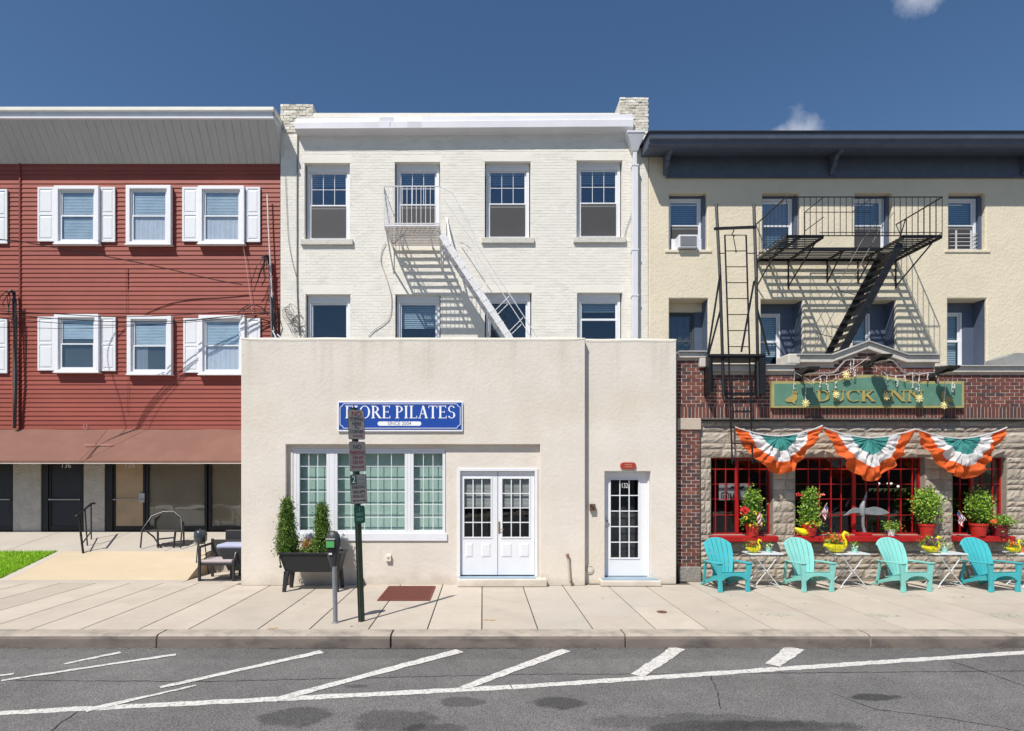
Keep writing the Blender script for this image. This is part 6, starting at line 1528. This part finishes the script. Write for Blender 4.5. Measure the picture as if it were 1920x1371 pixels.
# rubber duck on the ledge
SZ = SILL_Z; yS = KS-.10
x = X(1508,yS); t = thing('toy_duck', 'yellow toy duck sitting on the red window ledge', 'toy duck', (x,yS,SZ))
z = SZ+.001
bd = MB().lathe([(.01,0),(.08,.005),(.125,.05),(.13,.085),(.10,.13),(.04,.155),(.005,.16)], (x-.03,yS,z), 18, 1.35, .8)
bd.v = [(a+(max(0,c-z-.08)*(-.5) if a < x-.1 else 0), b, c+(.05*max(0,(x-.06)-a)/.1)) for a,b,c in bd.v]; bd.build('body', YEL, t, smooth=True)
MB().ball((x+.09,yS,z+.19), .065, 14).build('head', YEL, t, smooth=True)
MB().hexa([(x+.13,yS-.03,z+.165),(x+.21,yS-.02,z+.155),(x+.21,yS+.02,z+.155),(x+.13,yS+.03,z+.165),(x+.13,yS-.03,z+.195),(x+.20,yS-.018,z+.17),(x+.20,yS+.018,z+.17),(x+.13,yS+.03,z+.195)]).build('bill', ORB, t, bevel=.006)
# ================================================================== POTS ON THE LEDGE
RPOT = mat('red_glazed_pot', (.50,.03,.02), .35, .1, 6); DRP = mat('dark_red_ribbed_pot', (.20,.015,.025), .3, .15, 9); WPOT = mat('white_pot', (.78,.78,.80), .4)
def topiary(px, r, h, zt_, rx, shape, label, seed, lw, dens=2300):
    rx *= .80
    x = X(px,yS); t = pot(x, yS, SZ, r, h, RPOT, 'potted_plant', label, 'potted plant')
    zb3 = SZ+h*.95; z1 = Z(zt_,yS)
    fn = cone_fn(x,yS,zb3,z1-.02,rx,.05,1.2) if shape == 'cone' else ball_fn(x,yS,(zb3+z1)/2+.03,rx,(z1-zb3)/2*.95)
    leaves(dens, fn, .056, seed, up=.5, w=lw, narrow=.6, clumps=130).build('crown', LEAF, t, fix=False)
    MB().tube([(x,yS,zb3-.03),(x,yS,z1-.15)], .012, 6).build('trunk', MATS['bark'], t)
    return t, x, zb3
t, x, zb3 = topiary(1411, .15, .27, 919, .20, 'cone', 'red pot of conical greenery with sunflowers and a big red bloom on the left ledge', 21, (4,4,1))
rr = random.Random(2)
sf_ = MB(); blossoms(sf_, [(X(1398,yS-.2),yS-.2,Z(971,yS-.2)),(X(1415,yS-.2),yS-.2,Z(962,yS-.2)),(X(1425,yS-.18),yS-.18,Z(967,yS-.18))], .055, 0, 5); blossoms(sf_, [(x+rr.uniform(-.14,.14),yS-.15,zb3+rr.uniform(-.02,.06)) for _ in range(14)], .03, 0, 6); sf_.build('sunflower', FL['yellow'], t, fix=False)
MB().ball((X(1398,yS-.22),yS-.215,Z(971,yS-.22)), .02, 6).ball((X(1415,yS-.22),yS-.215,Z(962,yS-.22)), .02, 6).build('sunflower_centre', MATS['potting_soil'], t)
rb_ = MB(); c = Vector((X(1396,yS-.15),yS-.15,Z(956,yS-.15))); blossoms(rb_, [c+Vector((rr.gauss(0,.035),rr.gauss(0,.03),rr.gauss(0,.035))) for _ in range(14)], .05, 0, 7); rb_.build('red_bloom', FL['red'], t, fix=False)
t, x, zb3 = topiary(1518, .15, .25, 920, .19, 'cone', 'red pot of conical greenery behind the toy duck', 22, (3,4,2))
blossoms(MB(), [(x+rr.uniform(-.16,.18),yS-.14,zb3+rr.uniform(0,.09)) for _ in range(16)], .028, 0, 8).build('flower', FL['yellow'], t, fix=False)
t, x, zb3 = topiary(1738, .15, .26, 920, .26, 'ball', 'red pot of large round glossy greenery on the right end of the middle ledge', 23, (2,4,4), 3600)
t, x, zb3 = topiary(1835, .16, .27, 922, .22, 'ball', 'red pot of round greenery with an orange bloom on the right ledge', 24, (2,4,4))
blossoms(MB(), [(x+.14+rr.gauss(0,.04),yS-.16,zb3+.05+rr.gauss(0,.03)) for _ in range(9)], .04, 0, 9).build('flower', FL['orange'], t, fix=False)
x = X(1873,yS); t = pot(x, yS, SZ, .17, .25, DRP, 'potted_plant', 'ribbed dark red pot of low spreading greenery, rightmost on the ledge', 'potted plant')
leaves(700, ball_fn(x,yS,SZ+.30,.25,.08), .055, 31, up=.6, narrow=.6, clumps=90).build('foliage', LEAF, t, fix=False)
x = X(1671,yS); t = pot(x, yS, SZ, .07, .14, WPOT, 'potted_plant', 'little white pot of greenery in the middle of the widest ledge', 'potted plant', taper=.8)
leaves(320, ball_fn(x,yS,SZ+.20,.15,.06), .045, 32, up=.6, narrow=.6, clumps=50).build('foliage', LEAF, t, fix=False)
# small flags
FW = mat('flag_white', (.66,.64,.66), .8); FR = mat('flag_red', (.38,.04,.05), .8); FB = mat('flag_blue', (.05,.07,.18), .8)
def flag(pa, pb, tip, base, us, label):
    """base/tip of stick in px; cloth hangs from the stick's upper part"""
    y = KS-.30; t = thing('small_flag', label, 'flag', tuple(pt(*base,y)), 'small stick flags among the pub flower pots')
    a, b = pt(*base,y), pt(*tip,y); MB().tube([a,b], .007, 5).build('stick', mat('flag_stick', (.5,.35,.2), .6), t)
    d = (b-a).normalized(); s = 1 if pa > tip[0] else -1; dn = Vector((s*.25,0,-1)).normalized()
    p0 = b-d*.02; n = 7; mb = MB(); Ls, Hs = .19, .13*1.6
    for i in range(n):           # stripes run along the fly, hanging down
        for j in range(4):
            def Q(u, v): return p0-d*(Hs*u)+dn*(Ls*v)+Vector((s*.015*sin(v*5+u*4), .02*sin(v*6+u*5), 0))
            if us: m = 2 if (i < 3 and j < 2) else (i % 2 == 0 and 1 or 0)
            else: m = 0 if i % 2 else 2
            mb.quad(Q(i/n,j/4), Q((i+1)/n,j/4), Q((i+1)/n,(j+1)/4), Q(i/n,(j+1)/4), m)
    mb.build('cloth', [FW,FR,FB], t, fix=False)
flag(1552, 0, (1551,943), (1536,968), True, 'stars and stripes stick flag leaning right beside the toy duck')
flag(1420, 0, (1432,975), (1424,960), True, 'stars and stripes stick flag drooping beside the sunflowers')
flag(1790, 0, (1797,957), (1812,975), True, 'stars and stripes stick flag leaning left in the rightmost window')
flag(1755, 0, (1764,945), (1752,975), False, 'blue and white striped stick flag right of the round glossy greenery')
# metal heron statue with wings spread
STA = mat('statue_metal', (.25,.27,.28), .55, .2, 8, .3, 30, metal=.3)
yH = KS-.08; x = X(1617,yH)
t = thing('bird_statue', 'grey metal wading-bird statue with outspread wings on a red block', 'statue', (x,yH,SZ))
MB().box(X(1607,yH), X(1632,yH), yH-.07, yH+.1, SZ+.001, SZ+.07).build('base_block', REDP, t, bevel=.006)
sc_ = lambda p, q: Vector((X(p,yH), yH, Z(q,yH)))
MB().tube([sc_(1621,998),sc_(1618,985),sc_(1618,968),sc_(1617,962)], [.035,.03,.035,.05], 10).tube([sc_(1617,966),sc_(1616,956),sc_(1617,948),sc_(1620,940),sc_(1622,934),sc_(1624,928)], [.05,.062,.05,.028,.022,.018], 10).build('body', STA, t, smooth=True)
MB().ball(sc_(1623,931), .03, 8).tube([sc_(1623,930),sc_(1626,921)], [.02,.003], 6).build('head', STA, t, smooth=True)
def wing(pts, nm='wing'):
    P = [(X(a,yH), Z(b,yH)) for a, b in pts]; MB().prism(P, yH-.02, yH+.0).build(nm, STA, t, bevel=.006)
wing([(1615,954),(1606,952),(1600,952),(1592,957),(1586,963),(1580,967),(1588,966),(1594,963),(1600,962),(1608,962),(1615,963)])
wing([(1618,954),(1628,952),(1640,950),(1652,953),(1660,957),(1668,962),(1660,964),(1652,966),(1640,966),(1630,965),(1618,963)])
# ================================================================== LEFT: HANDRAIL, PATIO FURNITURE, SERVICE RISERS, WIRES
y = 1.5
hrl = thing('handrail', 'short black iron handrail with three balusters at the edge of the terrace', 'handrail', (X(153,y),y,.48))
def tz(yv): return .77-.15*(3.4-yv) if yv >= 1.6 else .012+.466*(yv-.556)
a = Vector((X(155,1.45),1.45,0)); b = Vector((X(172,2.7),2.7,0))
t0, t1 = Vector((a.x-.05,a.y-.1,Z(966,1.4))), Vector((b.x,b.y,Z(944,2.7)))
mb = MB(); mb.tube([t0+Vector((-.03,-.02,-.04)),t0,t1,t1+Vector((.06,.05,.0))], .024, 8); mb.build('top_rail', BLK, hrl, smooth=True)
for k, tt in enumerate((.06,.5,.95)):
    p = a.lerp(b,tt); q = t0.lerp(t1,tt); MB().bar((p.x,p.y,tz(p.y)-.01), (q.x,q.y,q.z), .022 if k else .034).build('baluster', BLK, hrl)
MB().bar((a.x,a.y,tz(a.y)+.28), (b.x,b.y,tz(b.y)+.2), .022).build('bottom_rail', BLK, hrl)
# wire-frame chair with a mesh sling, seen against the dark shopfront
CHB = mat('patio_chair_black', (.03,.03,.034), .4, .1, 9); SLG = mat('mesh_sling', (.045,.042,.035), .7)
yc = 1.95; t = thing('patio_chair', 'low black metal sling chair with a curved back on the terrace', 'chair', (X(312,yc),yc,tz(yc)))
g0 = tz(yc); x0, x1 = X(271,yc), X(345,yc)
mb = MB()
for yv, dz in ((yc-.2,0),(yc+.35,.08)):
    pass
mb.tube([(x0+.02,yc-.2,g0),(x0-.0,yc-.1,g0+.42),(x0+.12,yc+.1,g0+.74),(x0+.35,yc+.2,g0+.84),(x1-.35,yc+.2,g0+.84),(x1-.12,yc+.1,g0+.70),(x1,yc-.1,g0+.45),(x1+.02,yc-.2,g0)], .018, 8)
mb.tube([(x0+.03,yc-.1,g0+.45),(x0+.25,yc-.05,g0+.25),(x0+.45,yc-.1,g0+.0)], .018, 8)
mb.tube([(x0+.38,yc-.1,g0),(x0+.38,yc-.1,g0+.42)], .024, 8).tube([(x1-.2,yc-.1,g0),(x1-.15,yc-.1,g0+.42)], .024, 8).tube([(x1-.05,yc+.1,g0+.05),(x1-.07,yc+.1,g0+.6)], .02, 8)
mb.bar((x0+.38,yc-.1,g0+.2),(x1-.17,yc-.1,g0+.24), .035).build('frame', CHB, t, smooth=True)
MB().box(x0+.1, x1-.1, yc-.15, yc+.18, g0+.38, g0+.41).build('seat', SLG, t)
mb = MB(); k = 10
for i in range(k):
    u0, u1 = i/k, (i+1)/k; f_ = lambda u, v: (x0+.14+(x1-x0-.28)*u, yc+.16-.0*v+.1*(1-(2*u-1)**2)*.3, g0+.42+v*(.40-.16*(2*u-1)**2))
    mb.quad(f_(u0,0), f_(u1,0), f_(u1,1), f_(u0,1))
mb.build('back_sling', SLG, t)
# round glossy-lidded brazier between the chairs
yb3 = 1.3; x = X(376,yb3); zB_ = Z(1021,yb3); g0 = .001
t = thing('kettle_grill', 'dark glossy round kettle on legs between the terrace chairs', 'grill', (x,yb3,0))
MB().lathe([(.02,-.12),(.09,-.10),(.135,-.04),(.145,0),(.145,.10),(.135,.17),(.10,.21),(.01,.225)], (x,yb3,zB_+.12), 20).build('bowl', mat('gloss_enamel', (.035,.045,.055), .12, coat=.6), t, smooth=True)
MB().tube([(x,yb3,zB_+.33),(x,yb3,zB_+.37)], .03, 8).build('lid_knob', CHB, t)
for k in range(3): a = 2*pi*k/3+.3; MB().tube([(x+.09*cos(a),yb3+.09*sin(a),zB_+.02),(x+.17*cos(a),yb3+.17*sin(a),g0)], .012, 6).build('leg', CHB, t)
# square armchair with seat cushion beside the wall
CUSH = mat('pinkish_cushion', (.42,.36,.37), .85, .1, 9); CUSB = mat('blue_grey_cushion', (.36,.38,.52), .85, .06, 5)
y0 = gy(1090); x0, x1 = X(374,y0), X(438,y0)
t = thing('armchair', 'black square-legged patio armchair with a thin cushion at the edge of the pavement', 'chair', ((x0+x1)/2, y0+.3, 0))
zA1 = Z(1026,y0); dpt = .56
for xx, yy, h in ((x0,y0,zA1),(x1,y0,.42),(x0+.02,y0+dpt,.86),(x1,y0+dpt,.80)): MB().box(xx-.025, xx+.025, yy-.025, yy+.025, 0, h).build('leg', CHB, t, bevel=.004)
MB().box(x0, x1, y0, y0+dpt, .34, .39).build('seat_frame', CHB, t, bevel=.006); MB().box(x0+.03, x1-.03, y0-.01, y0+dpt-.05, .392, .46).build('cushion', CUSH, t, bevel=.025)
MB().tube([(x0,y0,zA1),(x0+.0,y0+dpt*.6,zA1+.01),(x0+.02,y0+dpt,zA1+.02)], .026, 8).build('armrest', CHB, t, smooth=True)
MB().tube([(x1,y0-.0,.42),(x1+.02,y0+.02,.52),(x1+.0,y0+.2,zA1),(x1,y0+dpt,zA1+.03)], .026, 8).build('armrest', CHB, t, smooth=True)
MB().box(x0+.02, x1, y0+dpt-.015, y0+dpt+.015, .45, .84).build('backrest', SLG, t)
MB().box(x0, x1+.3, y0-.01, y0+.02, .015, .045).build('foot_rail', CHB, t)
yt = .75; x0, x1 = X(410,yt), -5.06
t = thing('armchair', 'black patio armchair with a blue-grey cushion, cut off by the stucco wall', 'chair', (x0+.3, yt, 0))
zc_ = Z(1026,yt)
MB().hexa([(x0+.25,yt-.1,.2),(x1,yt-.1,.2),(x1,yt+.45,.2),(x0+.25,yt+.45,.2),(x0+.08,yt-.2,zc_-.02),(x1,yt-.2,zc_-.02),(x1,yt+.5,zc_-.02),(x0+.08,yt+.5,zc_-.02)]).build('seat_shell', CHB, t, bevel=.01)
MB().box(x0+.02, x1, yt-.18, yt+.42, zc_-.015, zc_+.08).build('cushion', CUSB, t, bevel=.04)
MB().box(x0-.05, x1, yt+.43, yt+.49, zc_-.1, zc_+.34).build('backrest', CHB, t, bevel=.02)
for xx, yy in ((x0+.3,yt-.05),(x0+.3,yt+.4),(x1-.05,yt-.05),(x1-.05,yt+.4)): MB().box(xx-.02, xx+.02, yy-.02, yy+.02, 0, .2).build('leg', CHB, t)
# service riser at far left and at the right edge of the siding
def riser(px0, pxt, pyt, pyb, r, label, extra):
    yv = RB-.12; t = thing('service_riser', label, 'conduit', (X(px0,yv),yv,Z(pyb,yv)))
    MB().tube([pt(px0,pyb,yv), pt((px0+pxt)/2,(pyt+pyb)/2,yv), pt(pxt,pyt+14,yv)], r, 8).build('conduit', mat('aged_conduit', (.20,.20,.21), .5, .2, 6, metal=.3), t, smooth=True)
    MB().tube([pt(pxt,pyt+16,yv), pt(pxt-1,pyt+4,yv), pt(pxt-6,pyt,yv-.05), pt(pxt-14,pyt+3,yv-.12)], [r*1.3,r*2.0,r*1.7,r*.9], 8).build('weatherhead', BLK, t, smooth=True)
    rr = random.Random(px0); mb = MB()
    for k in range(extra):
        p = [(pxt-rr.uniform(4,13), pyt+rr.uniform(0,4))]
        for i in range(4): p.append((p[-1][0]-rr.uniform(-3,9), p[-1][1]+rr.uniform(2,22)))
        mb.tube([pt(a,b,yv-.12-.05*rr.random()) for a, b in p], .010, 5)
    mb.build('loose_wires', BLK, t)
    return t, yv
t, yv = riser(510, 505, 480, 634, .024, 'grey electrical riser with a bent black head beside the white brick', 7)
mb = MB(); rr = random.Random(8)
for k in range(6): mb.tube([pt(511+rr.uniform(-3,8), 560+rr.uniform(-6,6), yv-.03), pt(512+rr.uniform(-3,9), 600, yv-.05), pt(515+rr.uniform(-6,9), 634, yv-.03)], .014, 5)
mb.tube([pt(470,570,yv-.05), pt(455,578,yv-.05), pt(445,588,yv-.1)], .012, 5).tube([pt(455,583,yv-.08), pt(475,571,yv-.08), pt(490,576,yv-.08), pt(503,592,yv-.08)], .014, 5)
mb.build('cable_bundle', BLK, t)
MB().tube([pt(514,634,yv-.02), pt(503,420,yv-.02), pt(501,364,yv-.02)], .018, 8).build('white_pipe', mat('pipe_white', (.68,.62,.6), .5), t, smooth=True)
t, yv = riser(28, 27, 545, 803, .022, 'black cable riser with a bent head at the far left of the red siding', 4)
mb = MB()
for k in range(7): mb.tube([pt(27+rr.uniform(-5,4), 560, yv-.04), pt(29+rr.uniform(-4,4), 610+rr.uniform(-20,20), yv-.06), pt(29+rr.uniform(-4,4), 700, yv-.05), pt(29+rr.uniform(-4,4), 803, yv-.02)], .013, 5)
mb.build('cable_bundle', BLK, t); MB().tube([pt(24,803,yv), pt(24,640,yv)], .016, 6).build('copper_pipe', mat('copper_painted', (.35,.12,.07), .6), t)
t = thing('overhead_wires', 'thin dark overhead service wires crossing the red siding', 'wires', (-9, 2.6, 6.4))
def wire(pts, r=.010, m=None):
    P = [pt(a,b,y_) for a,b,y_ in pts]; Q = []
    for i in range(len(P)-1):
        p0, p1, p2, p3 = P[max(0,i-1)], P[i], P[i+1], P[min(len(P)-1,i+2)]
        for k in range(6): s = k/6; Q.append(.5*((2*p1)+(p2-p0)*s+(2*p0-5*p1+4*p2-p3)*s*s+(3*p1-p0-3*p2+p3)*s**3))
    Q.append(P[-1]); MB().tube(Q, r, 5).build('wire', m or BLK, t)
wire([(-60,440,.8),(0,449,1.4),(40,453,1.9),(100,464,2.3),(200,481,2.7),(300,501,3.0),(400,524,3.2),(455,534,3.3)], .012)
wire([(-60,578,.6),(0,583,1.3),(110,589,2.0),(215,594,2.5),(330,591,2.9),(420,585,3.1),(500,583,3.3)], .010)
wire([(-60,586,.6),(0,589,1.3),(110,598,2.0),(215,603,2.5),(330,602,2.9),(420,594,3.1),(505,586,3.3)], .010)
wire([(-60,592,.6),(0,597,1.3),(110,606,2.0),(215,610,2.5),(330,606,2.9),(420,598,3.1),(505,588,3.3)], .008)
wire([(-60,612,.6),(60,615,1.5),(160,616,2.2),(300,608,2.8),(440,592,3.2),(505,584,3.3)], .006)
wire([(455,455,3.36),(462,500,3.36),(475,598,3.36)], .007, mat('peach_cord', (.6,.36,.3), .6))
wire([(236,503,3.38),(237,560,3.40),(240,700,3.40),(238,775,3.40)], .005, mat('thin_red_wire', (.12,.03,.03), .7))
t = thing('satellite_mast', 'two pale angled metal straps at the wall corner above the stucco parapet', 'bracket', (X(518,3.2),3.2,Z(634,3.2)))
MB().bar(pt(519,636,3.2), pt(511,620,3.2), .03).bar(pt(520,627,3.2), pt(530,636,3.2), .03).build('strap', WMETAL, t)
# ================================================================== ACROSS THE STREET (seen mirrored in the panes)
ob = thing('street_block', 'brown brick row across the street, mirrored darkly in the shop windows', 'building', (0,-27,0))
MB().box(-30, 34, -36, -27, -.3, 6.2).build('wall', mat('far_brick', (.16,.09,.065), .9, .2, 2), ob)
for i in range(16):
    x = -28+i*3.9; w = MB().box(x, x+2.2, -26.99, -26.95, 1, 2.8).box(x+.3, x+1.6, -26.99, -26.95, 3.8, 5.4).build('window', mat('far_window', (.05,.06,.08), .1), ob)
MB().quad((-60,-27,-.15),(60,-27,-.15),(60,-20.01,-.15),(-60,-20.01,-.15)).build('far_pavement', CONC, None, kind='structure')
for i, (x, y, h) in enumerate(((-13,-24.5,6.4),(4,-24.8,5.8),(16,-24.2,6.8))):
    t = thing('street_tree', ('left','middle','right')[i]+' street tree across the road, mirrored in the panes', 'tree', (x,y,-.15))
    MB().tube([(x,y,-.15),(x+.1,y,h*.5),(x,y,h*.8)], [.16,.11,.05], 8).build('trunk', MATS['bark'], t)
    leaves(2600, ball_fn(x,y,h*.68,2.0,h*.3), .30, 50+i, w=(5,3,1), narrow=.7, clumps=130).build('crown', LEAF, t, fix=False)
